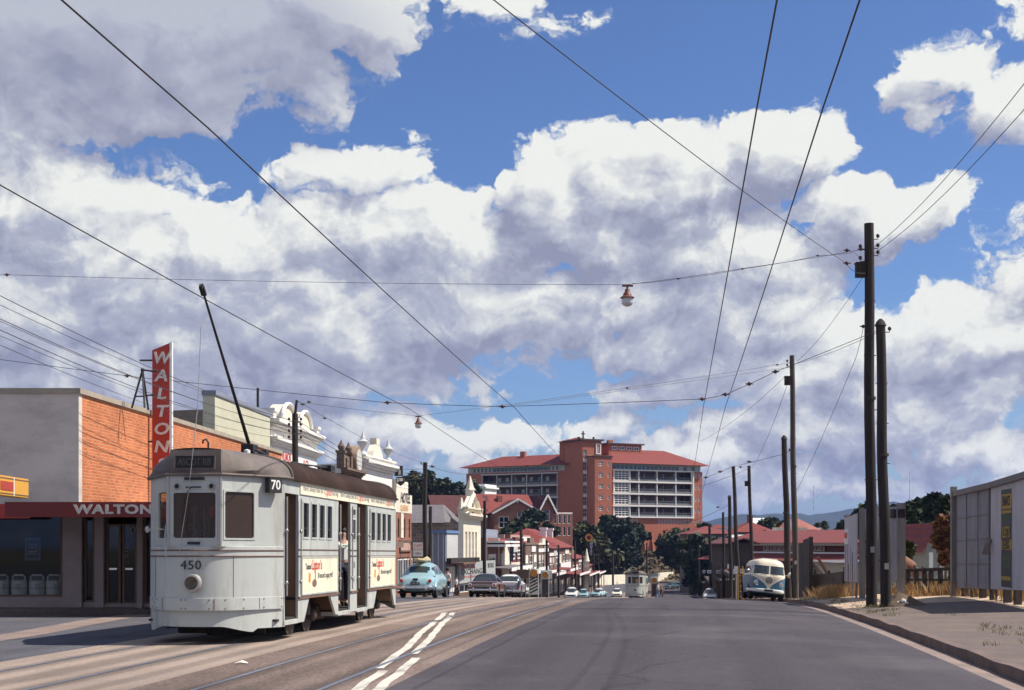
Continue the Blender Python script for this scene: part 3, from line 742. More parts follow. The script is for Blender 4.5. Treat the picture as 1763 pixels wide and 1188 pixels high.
        # front face of the dome and its lid
        rows = [[T(x*.94*(1-.06*q)/1.0*0.5 if False else x*(0.47*(1-.06*q)), 0.05+0.07*q**1.5, zf+0.425*q) for x in (-1, -.5, 0, .5, 1)] for q in (0, .25, .5, .75, 1)]
        mb.grid(rows)
        lid = []
        for j in range(NM+1):
            q = j/NM; xr, zr = roofc(.86); f = Vector((0.47*.94, .12, zf+.425)); e_ = Vector((xr, NOSE+.3, zr)); p = f.lerp(e_, q)+Vector((.75, -.55, .25))*4*q*(1-q)*.05
            lid.append([T(x*p.x, p.y, p.z+(.03*(1-x*x))) for x in (-1, -.5, 0, .5, 1)])
        mb.grid(lid)
        mb.build('dome', M_DOME, t, smooth=True, angle=35)
        mb = MB()
        pts = [T(-HW-.07, NOSE+.3, zf), T(-HW-.05, NOSE, zf), T(-.48, .035, zf), T(.48, .035, zf), T(HW+.05, NOSE, zf), T(HW+.07, NOSE+.3, zf)]
        mb.path(pts, .028, 6); mb.build('drip_rail', M_DOME, t)
        mb = MB(); mb.path([T(*p) for p in [(sg*roofc(k)[0]*1.005, NOSE+.30, roofc(k)[1]+.006) for sg, k in [(1, i/12) for i in range(13)]+[(-1, i/12) for i in range(11, -1, -1)]]], .025, 6)
        mb.build('roof_joint', M_DOME, t)
        # destination box
        mb = MB(); q0, q1 = .22, .70
        yy = lambda z: 0.05+0.07*max(0, (z-zf)/.425)**1.5
        fr = lambda x, y, z: T(x, yy(z)+y, z)
        mb.frame(-.36, .36, zf+.08, zf+.335, .022, -.022, .01, fr=fr); db = mb.build('destination_box', M_DOME, t)
        mb = MB(); mb.add([fr(-.34, -.005, zf+.1), fr(.34, -.005, zf+.1), fr(.34, -.005, zf+.315), fr(-.34, -.005, zf+.315)], [(0, 1, 2, 3)])
        mb.build('destination_blind', M_BLACK, db)
        if e == 0 and full:
            text('lettering', 'ASCOT RB', .165, M_DIM, db, (0, .045, zf+.205), sx=.74)
        # headlamp
        mb = MB(); yl = low_y(0.0)
        mb.lathe([(.10, 0), (.165, 0), (.15, -.06), (.145, -.085), (.115, -.09), (.11, -.05), (.02, -.02)], T(0, -.012, 1.05), 24, 'y') if e == 0 else mb.lathe([(.10, 0), (.165, 0), (.15, .06), (.145, .085), (.115, .09), (.11, .05), (.02, .02)], T(0, -.012, 1.05), 24, 'y')
        hl = mb.build('headlamp', M_TRIM, t, smooth=True)
        mb = MB(); mb.lathe([(.0, -.03), (.06, -.058), (.112, -.07), (.112, -.06), (.0, -.02)] if e == 0 else [(.0, .03), (.06, .058), (.112, .07), (.112, .06), (.0, .02)], T(0, -.012, 1.05), 20, 'y')
        mb.build('lens', mat('old_lamp_lens', (0.09, 0.075, 0.05), rough=0.15, var=0.3, scale=9), hl, smooth=True)
        # marker lamps
        for x in (-.30, .30):
            mb = MB(); mb.lathe([(.058, 0), (.058, -.03), (.043, -.035), (.04, .0)] if e == 0 else [(.058, 0), (.058, .03), (.043, .035), (.04, .0)], T(x, .066, 2.68), 14, 'y')
            mk = mb.build('marker_lamp', M_TRIM, t, smooth=True)
            mb = MB(); mb.lathe([(0, 0.004), (.042, -.006), (.042, .01), (0, .012)] if e == 0 else [(0, -.004), (.042, .006), (.042, -.01), (0, -.012)], T(x, .056, 2.68), 12, 'y'); mb.build('lens', M_BLACK, mk)
        mb = MB(); mb.box(*sorted((T(-.17, 0, 0)[0], T(.17, 0, 0)[0])), *sorted((T(0, .03, 0)[1], T(0, .068, 0)[1])), 2.785, 2.83); mb.build('number_plate', M_BLACK, t)
        if full:
            mb = MB(); mb.path([T(-.14, .03, 2.66), T(.12, .03, 2.665)], .012, 5); mb.path([T(-.05, .03, 2.66), T(-.1, .02, 2.6), T(-.2, .03, 2.3), T(-.21, .035, 2.12)], .008, 5); mb.build('windscreen_wiper', M_BLACK, t)
            mb = MB(); mb.box(*sorted((T(-.12, 0, 0)[0], T(.1, 0, 0)[0])), *sorted((T(0, .055, 0)[1], T(0, .069, 0)[1])), 1.70, 1.745); mb.build('vent_slot', M_BLACK, t)
    ends(front)
    # side walls: plates with door and window openings
    wins = [(2.52, 2.93), (3.12, 3.53), (3.72, 4.13), (4.32, 4.73)]
    wins2 = [(8.42, 8.83), (9.02, 9.43), (9.62, 10.03), (10.22, 10.63)]
    holes = [(1.30, 2.2, .30, 2.62), (5.3, 6.35, .30, 2.64), (7.0, 8.05, .30, 2.64)]+[(a, b, 1.84, 2.50) for a, b in wins+wins2]+[(6.52, 6.83, 1.84, 2.28), (6.52, 6.83, 2.36, 2.5)]
    ledges = [(2.2, 5.3), (6.35, 7.0), (8.05, 11.25)]
    for sg in (1, -1):
        fr = lambda x, y, z, sg=sg: (sg*(HW-y), x, z)
        mb = MB(); mb.plate(NOSE, 11.25, .72, zf, holes, 0, .05, fr)
        sd = mb.build('side_wall', M_SILVER, t)
        mb = MB()
        for poly in ([(2.2,.285),(2.62,.285),(3.0,.72),(2.2,.72)], [(4.6,.72),(5.3,.72),(5.3,.31),(5.08,.31)], [(6.35,.31),(7.0,.31),(7.0,.72),(6.35,.72)],
                     [(8.05,.31),(8.7,.31),(9.05,.72),(8.05,.72)], [(10.75,.72),(11.25,.72),(11.25,.29),(11.1,.29)]):
            mb.prism(poly, sg*HW, sg*(HW-.05), 'yz')
        for a, b in ((1.25, 2.2), (5.3, 6.35), (7.0, 8.05)):
            mb.box(*sorted((sg*(HW-.45), sg*HW)), a, b, .28, .36)
        mb.box(*sorted((sg*(HW-.05), sg*HW)), NOSE, 1.30, .285, .72)
        build_each(mb, 'side_skirt', M_SILVER, t, bevel=.006)
        mb = MB()
        for a, b in ledges:
            for z in (1.50, 1.62): mb.bar((sg*(HW+.006), a, z), (sg*(HW+.006), b, z), .014, .018)
            mb.bar((sg*(HW+.012), a, .735), (sg*(HW+.012), b, .735), .025, .04)
        mb.build('belt_moulding', M_RUST, t)
        for a, b in wins+wins2:
            mb = MB(); mb.frame(a-.02, b+.02, 1.82, 2.52, .035, -.012, .03, fr=fr)
            w = mb.build('side_window', M_WHITE if False else M_SILVER, t)
            mb = MB(); mb.add([fr(a, .02, 1.84), fr(b, .02, 1.84), fr(b, .02, 2.5), fr(a, .02, 2.5)], [(0, 1, 2, 3)]); mb.build('pane', M_GLASS, w)
            mb = MB(); mb.bar(fr(a, .03, 2.02), fr(b, .03, 2.02), .012, .02); mb.build('window_rail', M_TRIM, w)
        for z0, z1 in ((1.84, 2.28), (2.36, 2.5)):
            mb = MB(); mb.frame(6.5, 6.85, z0-.02, z1+.02, .03, -.01, .03, fr=fr); w = mb.build('pillar_window', M_SILVER, t)
            mb = MB(); mb.add([fr(6.52, .02, z0), fr(6.83, .02, z0), fr(6.83, .02, z1), fr(6.52, .02, z1)], [(0, 1, 2, 3)]); mb.build('pane', M_GLASS, w)
        # frieze advertising board and panels
        mb = MB(); mb.box(*sorted((sg*HW, sg*(HW+.022))), 2.28, 11.2, 2.635, 2.87)
        fz = mb.build('frieze_board', M_CREAM, t)
        rot = (R(90), 0, R(90)) if sg > 0 else (R(90), 0, R(-90))
        panels = []
        for a, b in ((2.42, 5.15), (8.22, 11.05)):
            mb = MB(); mb.box(*sorted((sg*HW, sg*(HW+.018))), a, b, .80, 1.475); panels.append((mb.build('advert_board', M_CREAM, t), a, b))
            mb = MB(); mb.frame(a-.03, b+.03, .775, 1.495, .03, -.026, 0, fr=fr); mb.build('board_edge', M_SILVER, panels[-1][0])
        if full and sg > 0:
            for k in range(3):
                c = 2.45+2.93*k
                X = sg*(HW+.0225)
                for nm, bd, mm, a_, w_, sz in (('lettering', "there's always time for a", M_INKGREY, c, 1.6, .14), ('lettering', 'Lipton', M_RED, c+1.66, .52, .205), ('lettering', 'tea bag', M_INKGREY, c+2.22, .5, .14)):
                    o = text(nm, bd, sz, mm, fz, (X, a_, 2.755), rot, ext=.002, align='LEFT')
                    wd_ = max(v.co.x for v in o.data.vertices); o.scale = (w_/wd_, 1, 1)
            for pb, a, b in panels:
                X = sg*(HW+.0185); kx = (b-a)/2.73
                def fit(bd, a_, w_, z, sz, mm, bold=.0):
                    o = text('lettering', bd, sz, mm, pb, (X, a+a_*kx, z), rot, ext=.002, align='LEFT', bold=bold); wd_ = max(v.co.x for v in o.data.vertices); o.scale = (w_*kx/wd_, 1, 1)
                fit('Tasted', .22, .42, 1.30, .15, M_INK, .004); fit('Lipton\u2019s', .68, .78, 1.325, .26, M_RED, .006)
                fit('10', 1.12, .12, 1.12, .15, M_INK, .004); fit('second cuppa', 1.27, .78, 1.125, .15, M_INK, .002); fit('yet?', 2.08, .26, 1.135, .16, M_INK, .002)
                mb = MB(); pts = [(a+(.88+.17*math.cos(g))*kx, .985+.075*math.sin(g)) for g in [2*math.pi*i/18 for i in range(18)]]
                mb.prism([(y_, z_) for y_, z_ in pts], X, X+.002, 'yz'); mb.prism([(a+.9*kx, 1.05), (a+.96*kx, 1.05), (a+1.0*kx, 1.38), (a+.97*kx, 1.38)], X, X+.0025, 'yz'); mb.build('spoon_print', M_BROWNPR, pb)
                mb = MB(); mb.prism([(a+.44*kx, 1.02), (a+.58*kx, 1.0), (a+.6*kx, 1.17), (a+.46*kx, 1.19)], X, X+.002, 'yz'); mb.build('packet_print', M_ORANGE, pb)
        if full and sg > 0:
            text('lettering', '450', .2, M_INKGREY, t, (HW+.002, 6.68, 1.30), rot, ext=.002, sx=.8)
            text('lettering', '62', .17, M_INKGREY, t, (HW+.002, 6.68, 1.0), rot, ext=.002, sx=.8)
            mb = MB()                            # grab rails at the doors
            for y in (1.27, 2.22, 5.28, 6.37, 6.98, 8.07):
                mb.path([(HW+.05, y, .8), (HW+.05, y, 2.55)], .014, 6)
                for z in (1.03, 1.95): mb.ball((HW+.045, y, z), (.03, .03, .04), 8, 6)
            build_each(mb, 'grab_rail', M_TRIM, t, smooth=True)
            for a, b in ((1.3, 2.2), (7.0, 8.05)):
                mb = MB(); mb.path([(HW-.3, a, 1.72), (HW-.3, b, 1.72)], .014, 6); mb.build('door_bar', M_GREEN, t)
            for a, b in ((5.3, 6.35), (7.0, 8.05)):
                mb = MB(); mb.path([(HW-.2, a+.02, 1.12), (HW-.2, a+.7, 1.12)], .03, 6); mb.build('step_rail', M_WHITE, t)
    # interior
    mb = MB()
    mb.box(-HW+.06, HW-.06, 2.2, 5.25, .70, .75); mb.box(-HW+.06, HW-.06, 8.1, 10.9, .70, .75); mb.box(-HW+.06, HW-.06, 5.25, 8.1, .36, .40); mb.box(-HW+.06, HW-.06, 1.0, 2.2, .36, .40); mb.box(-HW+.06, HW-.06, 10.9, 11.4, .36, .40)
    mb.build('floor', M_DARKIN, t)
    mb = MB(); mb.plate(-HW+.06, HW-.06, .4, 2.86, [(-.3, .3, .75, 2.5), (-.95, -.4, 1.85, 2.5), (.4, .95, 1.85, 2.5)], 2.24, 2.28); mb.build('bulkhead', M_TAN, t); mb = MB(); mb.plate(-HW+.06, HW-.06, .4, 2.86, [(-.3, .3, .75, 2.5), (.4, .95, 1.85, 2.5), (-.95, -.4, 1.85, 2.5)], 10.9, 10.94); mb.build('bulkhead', M_TAN, t); mb = MB()
    mb.plate(-HW+.06, HW-.06, .4, 2.86, [(-.5, .5, .42, 2.5)], 5.27, 5.3); mb.build('bulkhead', M_TAN, t); mb = MB(); mb.plate(-HW+.06, HW-.06, .4, 2.86, [(-.5, .5, .42, 2.5)], 8.06, 8.09)
    mb.build('bulkhead', M_TAN, t)
    for y0 in (2.6, 3.5, 4.4, 8.5, 9.4, 10.3):
        for sg in (-1, 1):
            mb = MB(); x0, x1 = sorted((sg*.35, sg*1.1)); mb.box(x0, x1, y0, y0+.42, 1.1, 1.18); mb.box(x0, x1, y0+.40, y0+.46, 1.15, 1.66); mb.box(x0+.1, x1-.1, y0+.05, y0+.35, .75, 1.1); mb.build('seat', M_DARKIN, t, bevel=.02)
    mb = MB()
    if full:
        mb.path([(-.25+.17*math.cos(a), .42, 1.88+.17*math.sin(a)) for a in [2*math.pi*i/16 for i in range(16)]], .012, 5, closed=True); mb.build('hand_wheel', M_TRIM, t)
    # roof
    rows = []
    for y in [1.5]+[1.55+(TL-3.1)*i/8 for i in range(9)]+[TL-1.5]:
        row = []
        for i in range(25):
            k = i/12 if i <= 12 else (24-i)/12; sg = 1 if i <= 12 else -1
            a = math.pi/2*k; row.append((sg*(1.275*math.cos(a)**.62 if k < 1 else 0), y, zf+.44*math.sin(a)**.85))
        rows.append(row)
    mb = MB(); mb.grid(rows); mb.add([(-1.275, 1.5, zf), (1.275, 1.5, zf), (1.275, TL-1.5, zf), (-1.275, TL-1.5, zf)], [(0, 1, 2, 3)])
    mb.build('roof', M_ROOF, t, smooth=True)
    mb = MB()
    for sg in (-1, 1): mb.bar((sg*1.275, 1.4, zf), (sg*1.275, TL-1.4, zf), .03, .05)
    mb.build('drip_rail', M_ROOF, t)
    # running gear
    mb = MB()
    for yc in (3.82, 9.9):
        for sg in (-1, 1):
            mb.box(*sorted((sg*.5, sg*.6)), yc-.95, yc+.95, .42, .56); mb.box(*sorted((sg*.5, sg*.98)), yc-.16, yc+.16, .36, .56)
            for k in (-.62, .62): mb.lathe([(0, -.06), (.12, -.06), (.12, .03), (.08, .07), (0, .08)] if sg > 0 else [(0, .06), (.12, .06), (.12, -.03), (.08, -.07), (0, -.08)], (sg*.9, yc+k, .335), 12, 'x')
    mb.box(-.85, .85, 5.0, 5.6, .22, .5); mb.box(-.8, .8, 7.4, 7.9, .25, .5); mb.box(-1.0, 1.0, 1.0, 2.3, .32, .4); mb.box(-.8, .8, 1.5, 1.56, .12, .3); mb.box(-.7, -.62, .6, 1.4, .25, .32); mb.box(.62, .7, .6, 1.4, .25, .32)
    build_each(mb, 'bogie_frame', M_GREASE, t, bevel=.015)
    for yc in (3.82, 9.9):
        for k in (-.62, .62):
            mb = MB()
            for sg in (-1, 1): mb.lathe([(.0, .06), (.33, .06), (.345, .035), (.36, .02), (.36, 0), (.12, -.01), (.1, -.06), (0, -.06)] if sg < 0 else [(.0, -.06), (.33, -.06), (.345, -.035), (.36, -.02), (.36, 0), (.12, .01), (.1, .06), (0, .06)], (sg*.78, yc+k, .335), 22, 'x')
            mb.tube((-.75, yc+k, .335), (.75, yc+k, .335), .06); mb.build('wheel_set', M_GREASE, t, smooth=True)
    return t
tram = build_tram('tram', 'silver grey tram with a number 70 box and cream tea boards on the near track')
# fittings of the near tram only
text('fleet_number', '450', .215, M_INK, tram, (-.03, -.026, 1.345), ext=.006, sx=1.12, spacing=1.05)
mb = MB(); ang = math.atan2(NOSE-.07, HW-.46); cx_, cy_ = HW-.16, NOSE-.28
fr = lambda x, y, z: (cx_+math.cos(ang)*x+math.sin(ang)*y, cy_+math.sin(ang)*x-math.cos(ang)*y, z)
mb.hexa([fr(-.14, .02, 2.60), fr(.14, .02, 2.60), fr(.14, .13, 2.60), fr(-.14, .13, 2.60)], [fr(-.14, .02, 2.86), fr(.14, .02, 2.86), fr(.14, .13, 2.86), fr(-.14, .13, 2.86)])
rb = mb.build('route_number_box', M_BLACK, tram)
p_ = fr(0, .132, 2.73)
text('lettering', '70', .23, M_WHITE, rb, p_, (R(90), 0, ang), ext=.003, sx=.95, bold=.004)
# mirror and its bracket on the near left cheek
mb = MB(); mb.path([(-.56, .12, 1.95), (-.72, .02, 1.98), (-.78, .0, 1.92)], .012, 6); mb.ball((-.80, .0, 1.95), (.04, .03, .06), 8, 6); mb.path([(-.52, .12, 2.02), (-.5, .02, 1.8), (-.47, .0, 1.5)], .012, 6); mb.build('mirror', M_TRIM, tram, smooth=True)
# trolley base, pole, wheel and rope
def trolley(y0, tip, up=True):
    mb = MB(); mb.box(-.28, .28, y0-.4, y0+.5, 3.33, 3.37); mb.lathe([(.16, 0), (.16, .1), (.1, .14), (.09, .24), (.0, .25)], (0, y0, 3.36), 12)
    mb.path([(-.09, y0-.1, 3.52), (-.09, y0+.75, 3.47)], .045, 6); mb.path([(.09, y0-.1, 3.52), (.09, y0+.75, 3.47)], .045, 6); mb.box(-.14, .14, y0+.6, y0+.8, 3.4, 3.56); mb.box(-.12, .12, y0-.2, y0+.12, 3.46, 3.62)
    b = mb.build('trolley_base', M_BLACK, tram, bevel=.01)
    mb = MB(); p0 = Vector((0, y0, 3.56)); tip = Vector(tip); mb.path([p0, p0.lerp(tip, .5), tip], [.038, .028, .02], 8); mb.build('trolley_pole', M_BLACK, tram, smooth=True)
    mb = MB(); d = (tip-p0).normalized(); e = tip+d*.06
    mb.lathe([(.03, -.025), (.06, -.025), (.045, 0), (.06, .025), (.03, .025)], tuple(e), 14, 'x'); mb.bar(tip-d*.12, e, .09, .05); mb.build('trolley_wheel', M_BLACK, tram)
    return tip
tip = trolley(3.2, (0.03, .35, 6.05))
mb = MB(); mb.path([tip-Vector((0,-.2,.5)), Vector((.03, .28, 5.4)), Vector((.02, .15, 4.0)), Vector((-.02, .03, 3.25)), Vector((-.08, .0, 2.6)), Vector((-.2, -.02, 1.8)), Vector((-.22, -.03, 1.55))], .007, 5); mb.build('trolley_rope', M_TRIM, tram)
mb = MB(); mb.box(-.28, .28, 8.9, 9.8, 3.33, 3.37); mb.lathe([(.16, 0), (.16, .1), (.09, .14), (.09, .24), (.0, .25)], (0, 9.3, 3.36), 12); mb.box(-.12, .12, 9.1, 9.5, 3.44, 3.6); mb.build('trolley_base', M_BLACK, tram, bevel=.01)
mb = MB(); mb.path([(0, 9.3, 3.55), (.1, 7.0, 3.46), (.15, 5.6, 3.43)], .03, 6); mb.path([(-.3, 7.4, 3.3), (-.3, 7.4, 3.42), (.3, 7.4, 3.42), (.3, 7.4, 3.3)], .02, 6); mb.build('stowed_pole', M_BLACK, tram)
mb = MB(); mb.path([(-.62, 2.6, 3.25), (-.62, 2.6, 3.62), (-.66, 2.6, 3.68), (-.72, 2.6, 3.66), (-.73, 2.6, 3.6)], .018, 6); mb.build('pole_hook', M_BLACK, tram)
mb = MB(); mb.lathe([(.14, 0), (.14, .1), (.05, .13), (0, .13)], (.3, 6.6, 3.28), 12); mb.lathe([(.06, 0), (.06, .1), (.0, .12)], (.25, 2.2, 3.34), 10); build_each(mb, 'roof_vent', M_WHITE, tram, smooth=True)
T0 = W(-8.07, 23.1); tram.location = (T0.x, T0.y, zprof(24)+0.0); tram.rotation_euler = (R(-0.45), 0, -A)
# ------------------------------------------------------------------ poles, lamps, wires
M_POLE = mat('tarred_timber', (0.022, 0.017, 0.017), rough=0.85, var=0.35, scale=2.5, stretch=(6, 6, 0.5), dirt=(0.07,0.055,0.05), dirt_amt=0.5, dirt_scale=1.0, bump=0.5, bscale=10)
M_POLE2 = mat('grey_weathered_timber', (0.06, 0.048, 0.045), rough=0.9, var=0.35, scale=2.5, stretch=(6, 6, 0.5), dirt=(0.15,0.13,0.12), dirt_amt=0.5, dirt_scale=1.0, bump=0.5, bscale=10)
M_WIRE = mat('dark_wire', (0.035, 0.025, 0.025), rough=0.6, var=0.1)
M_LAMPRED = mat('red_oxide_paint', (0.16, 0.05, 0.035), rough=0.55, var=0.25, scale=6)
M_OPAL = mat('opal_glass', (0.5, 0.52, 0.55), rough=0.2, var=0.05)
M_CERAM = mat('brown_porcelain', (0.06, 0.025, 0.02), rough=0.3, var=0.2)
def gnd(x, y):
    t, s = TS(x, y)
    return zlot(t, s) if t > kt(s) else (zroad(t, s)+0.14 if t < kl(s) else zroad(t, s))
def pole(label, top, ub, Y, r0, r1, m=None, cap=None, group=None, box=None, pins=(), knob=True):
    base = P(ub, 1000, Y); base.z = gnd(base.x, base.y)-0.15
    tp = P(top[0], top[1], Y)
    o = thing('utility_pole', label, 'utility pole', base, 0, group)
    d = tp-base; ph = rnd.uniform(0, 6)
    pts = [d*(i/10)+Vector((0.03*math.sin(ph+i*.8), 0, 0))*math.sin(math.pi*i/10) for i in range(11)]
    rs = [r0+(r1-r0)*(i/10) for i in range(11)]
    if cap == 'cone': pts += [d+Vector((0,0,.02)), d+Vector((0,0,.14)), d+Vector((0,0,.22))]; rs += [r1*1.25, r1*.85, r1*.3]
    mb = MB(); mb.path(pts, rs, 12); mb.build('shaft', m or M_POLE, o, smooth=True)
    if box:
        z = P(ub, box, Y).z-base.z; c = d*(z/d.z)
        mb = MB(); mb.box(c.x-r1-.26, c.x-r1+.02, -.12, .12, z-.2, z+.2); mb.box(c.x-r1-.28, c.x-r1+.02, -.14, .14, z+.2, z+.24); mb.build('switch_box', M_POLE, o, bevel=.01)
    for (v, side) in pins:
        z = P(ub, v, Y).z-base.z; c = d*(z/d.z)
        mb = MB(); mb.path([c+Vector((side*r1*.8, 0, 0)), c+Vector((side*(r1+.12), 0, 0)), c+Vector((side*(r1+.12), 0, .08))], .014, 5); mb.lathe([(.03, .05), (.05, .07), (.055, .12), (.03, .16), (.0, .17)], tuple(c+Vector((side*(r1+.12), 0, 0))), 8); mb.build('insulator', M_CERAM, o, smooth=True)
    if Y < 75:
        mb = MB()
        for q in (.18, .34, .52, .66, .8): c = d*q; r_ = r0+(r1-r0)*q; mb.tube(c+Vector((-r_-.03, -.02, 0)), c+Vector((r_+.03, -.02, 0)), .016, n=6)
        build_each(mb, 'bolt', M_GREASE, o)
        c = d*.16; MB().box(c.x-.06, c.x+.06, -r0-.012, -r0+.02, c.z-.09, c.z+.09).build('tag_plate', M_TRIM, o)
        c = d*.55; MB().lathe([(r0*.97, -.04), (r0*1.03, -.04), (r0*1.03, .04), (r0*.97, .04)], tuple(c), 12).build('iron_band', M_GREASE, o)
    return o
GP = 'timber poles along the right kerb'
pole('tall tarred timber pole with a switch box, thickest and tallest of the right kerb', (1496, 385), 1500.5, 42.6, .17, .145, box=466, group=GP, pins=((412, 1), (428, 1), (440, 1), (430, -1), (450, -1)))
pole('dark timber pole with a pointed cap close beside the tallest pole', (1516, 562), 1525.5, 41.4, .165, .14, cap='cone', group=GP, pins=((572, 1),))
pole('tall grey-brown timber pole right behind the blue and cream van', (1363.5, 612), 1370, 70, .155, .12, m=M_POLE2, box=656, group=GP, pins=((625, -1), (632, -1)))
pole('shorter leaning dark pole at the right shoulder of the parked van', (1350, 757), 1358, 69, .165, .13, cap='cone', group=GP, pins=((778, 1),))
pole('dark pole with a small box standing over the roof of the van', (1289.5, 802), 1296, 122, .17, .14, box=833, group=GP)
pole('leaning dark pole between the van and the hospital with two wires at its top', (1262.5, 803), 1273, 93, .15, .11, group=GP)
pole('dark pole with rounded head just left of the leaning pole by the van', (1256, 857), 1259, 118, .17, .14, cap='cone', group=GP)
pole('slim dark pole whose foot is painted white', (1245, 882), 1246, 140, .15, .12, group=GP)
pole('thin dark pole with a pale top at the right end of the hospital', (1221.5, 903), 1224, 159, .17, .15, group=GP)
pole('short dark pole between the pale-topped and white-footed poles', (1235, 922), 1239, 176, .15, .13, group=GP)
pole('far thin pole against the dark verandah shops', (1203, 940), 1204, 235, .16, .14, group=GP)
pole('farthest thin pole by the end of the white wall', (1190, 945), 1191, 270, .17, .15, group=GP)
GL = 'poles along the left footpath'
o = pole('timber pole crowded with insulators and a steel top behind the tram', (508, 712), 506.5, 57, .13, .12, group=GL, pins=[(v, sd) for v in (726, 735, 746, 757) for sd in (-1, 1)])
mb = MB(); mb.tube((P(508, 714, 57)-o.location), (P(511, 689, 57)-o.location), .06, .05, 8); mb.build('steel_top', M_POLE, o)
pole('dark pole in front of the stone hall and the light blue car', (732, 796), 731.5, 91, .16, .14, group=GL, pins=((800, -1),))
pole('second thinner dark pole close behind the one by the blue car', (741, 872), 740, 99, .14, .12, group=GL)
pole('dark pole standing at the book exchange corner', (834.5, 862), 834, 120, .16, .13, group=GL, pins=((880, 1), (880, -1)))
pole('dark pole by the red and white shop with the blue sign', (897, 905), 898, 147, .17, .14, group=GL)
pole('dark pole left of the small red-roofed corner shop', (941, 930), 942, 178, .16, .14, group=GL)
pole('dark pole in front of the brown shop with white windows', (961.5, 938), 962, 197, .16, .13, group=GL)
pole('dark pole right of the white parked car down the street', (990, 930), 991, 222, .17, .14, group=GL)
pole('thin dark pole under the yellow hotel sign', (1003, 950), 1003, 245, .17, .15, group=GL)
pole('thin dark pole left of the white wall', (1010, 955), 1010.5, 262, .17, .15, group=GL)
pole('dark pole before the left end of the white wall', (1022, 950), 1023, 285, .19, .16, group=GL)
pole('far dark pole in front of the white wall', (1030, 953), 1031, 300, .19, .16, group=GL)
pole('far dark pole on the white wall left of the small tram', (1055, 948), 1055.5, 318, .24, .2, group=GL)
pole('far dark pole on the white wall right of the small tram', (1113.5, 935), 1114, 325, .22, .18, group=GL)

def PS(u, v, s):             # point sighted at u, v in the vertical plane across the street at s
    m = (u-U0)/F; Y = s/(m*sa+ca)
    return Vector((m*Y, Y, (VH-v)/F*Y))
def wire(label, pts, r=.008, sag=0.0, group=None, name='overhead_wire', beads=(), br=.05, seg=14):
    pts = [Vector(p) for p in pts]; out = []
    for a, b in zip(pts, pts[1:]):
        L_ = (b-a).length
        for i in range(seg):
            q = i/seg; p = a.lerp(b, q); p.z -= 4*sag*q*(1-q); out.append(p)
    out.append(pts[-1])
    org = pts[0].copy()
    mb = MB(); mb.path([p-org for p in out], r, 5)
    o = mb.build(name, M_WIRE, loc=org); tag(o, label, 'wire', group)
    for b in beads:
        mb = MB(); mb.ball((0, 0, 0), (br, br, br*1.1), 8, 6); mb.tube((-br*2, 0, 0), (br*2, 0, 0), br*.35, n=5); c = mb.build('insulator', M_CERAM, o, smooth=True); c.location = Vector(b)-org
    return o
GT = 'tram trolley wires'
def contact(t, ss): return [W(t, s, zprof(s)+6.08-(0.0 if s > 20 else 0.02)) for s in ss]
SSP = [-40, -14, 14.5, 43.2, 69.5, 95, 121, 148, 176, 205, 240, 290]
wire('trolley wire over the near track that the tram pole touches', contact(-8.15, SSP), .009, .05, GT)
wire('trolley wire over the second track, crossing the sky from upper left to the hospital', contact(-4.9, SSP), .009, .05, GT)
GB = 'pair of trolleybus wires over the right lane'
wire('left wire of the steep pair over the right lane', contact(0.80, SSP), .009, .05, GB)
wire('right wire of the steep pair over the right lane', contact(1.46, SSP), .009, .05, GB)
GS = 'span wires across the street'
wire('span wire that holds up the trolley wires above the near tram', [PS(u, v, 43.2) for u, v in ((-110, 604), (219, 647), (301, 656), (663, 693), (862, 700), (1210, 687), (1250, 679), (1335, 640), (1516, 567))], .009, .01, GS,
     beads=[PS(u, v, 43.18) for u, v in ((219, 647), (667, 693), (865, 700), (1209, 687), (1249, 679), (1290, 661), (1335, 640))], br=.055)
wire('higher span wire that carries the near street lamp', [PS(u, v, 43.5) for u, v in ((-110, 471), (12, 473), (560, 486), (1080, 490), (1280, 462), (1492, 428))], .007, .02, GS,
     beads=[PS(u, v, 43.48) for u, v in ((12, 473), (1458, 431), (1482, 429))], br=.05)
wire('thin lamp feed looped below the lamp span wire', [PS(u, v, 43.9) for u, v in ((1088, 488), (1168, 480), (1278, 463), (1408, 440), (1470, 434), (1492, 450))], .006, .03, GS, beads=[PS(u, v, 43.9) for u, v in ((1168, 480), (1278, 463), (1408, 440))], br=.03)
lq = P(720, 716, 59)
wire('span wire from the crowded pole to the grey pole with the far street lamp', [P(512, 692, 57), P(530, 694, 57.4), lq, P(1050, 672, 64), P(1362, 624, 70)], .008, .03, GS, beads=[P(532, 692, 57.5), P(1338, 628, 69.7), P(1080, 668, 65)], br=.05)
wire('span wire just below the far lamp span at the grey pole', [P(865, 700, 62), P(1100, 668, 65), P(1362, 632, 70)], .007, .02, GS)
wire('span wire from the leaning pole across the right lane', [PS(u, v, 93) for u, v in ((1215, 822), (1262, 803))]+[P(1352, 781, 69)], .012, .02, GS, beads=[PS(1215, 822, 93), PS(1240, 812, 93), P(1290, 795, 85)], br=.08)
wire('lower span wire behind the leaning pole', [P(1205, 838, 110), P(1262, 818, 95), P(1290, 806, 122)], .014, .02, GS, beads=[P(1275, 804, 100)], br=.07)
wire('far span wire by the right end of the hospital', [P(1170, 903, 118), P(1256, 868, 118)], .014, .2, GS, beads=[P(1236, 873, 118)], br=.08)
GF = 'feeder wires on the right'
wire('feeder wire slanting across the sky down to the switch box of the tallest pole', [P(640, -166, 14)+(P(640, -166, 14)-P(1455, 452, 41.3))*1.3, P(640, -166, 14), P(1455, 452, 41.3), P(1490, 470, 42.5)], .008, .12, GF, beads=[P(1458, 453, 41.4)], br=.055)
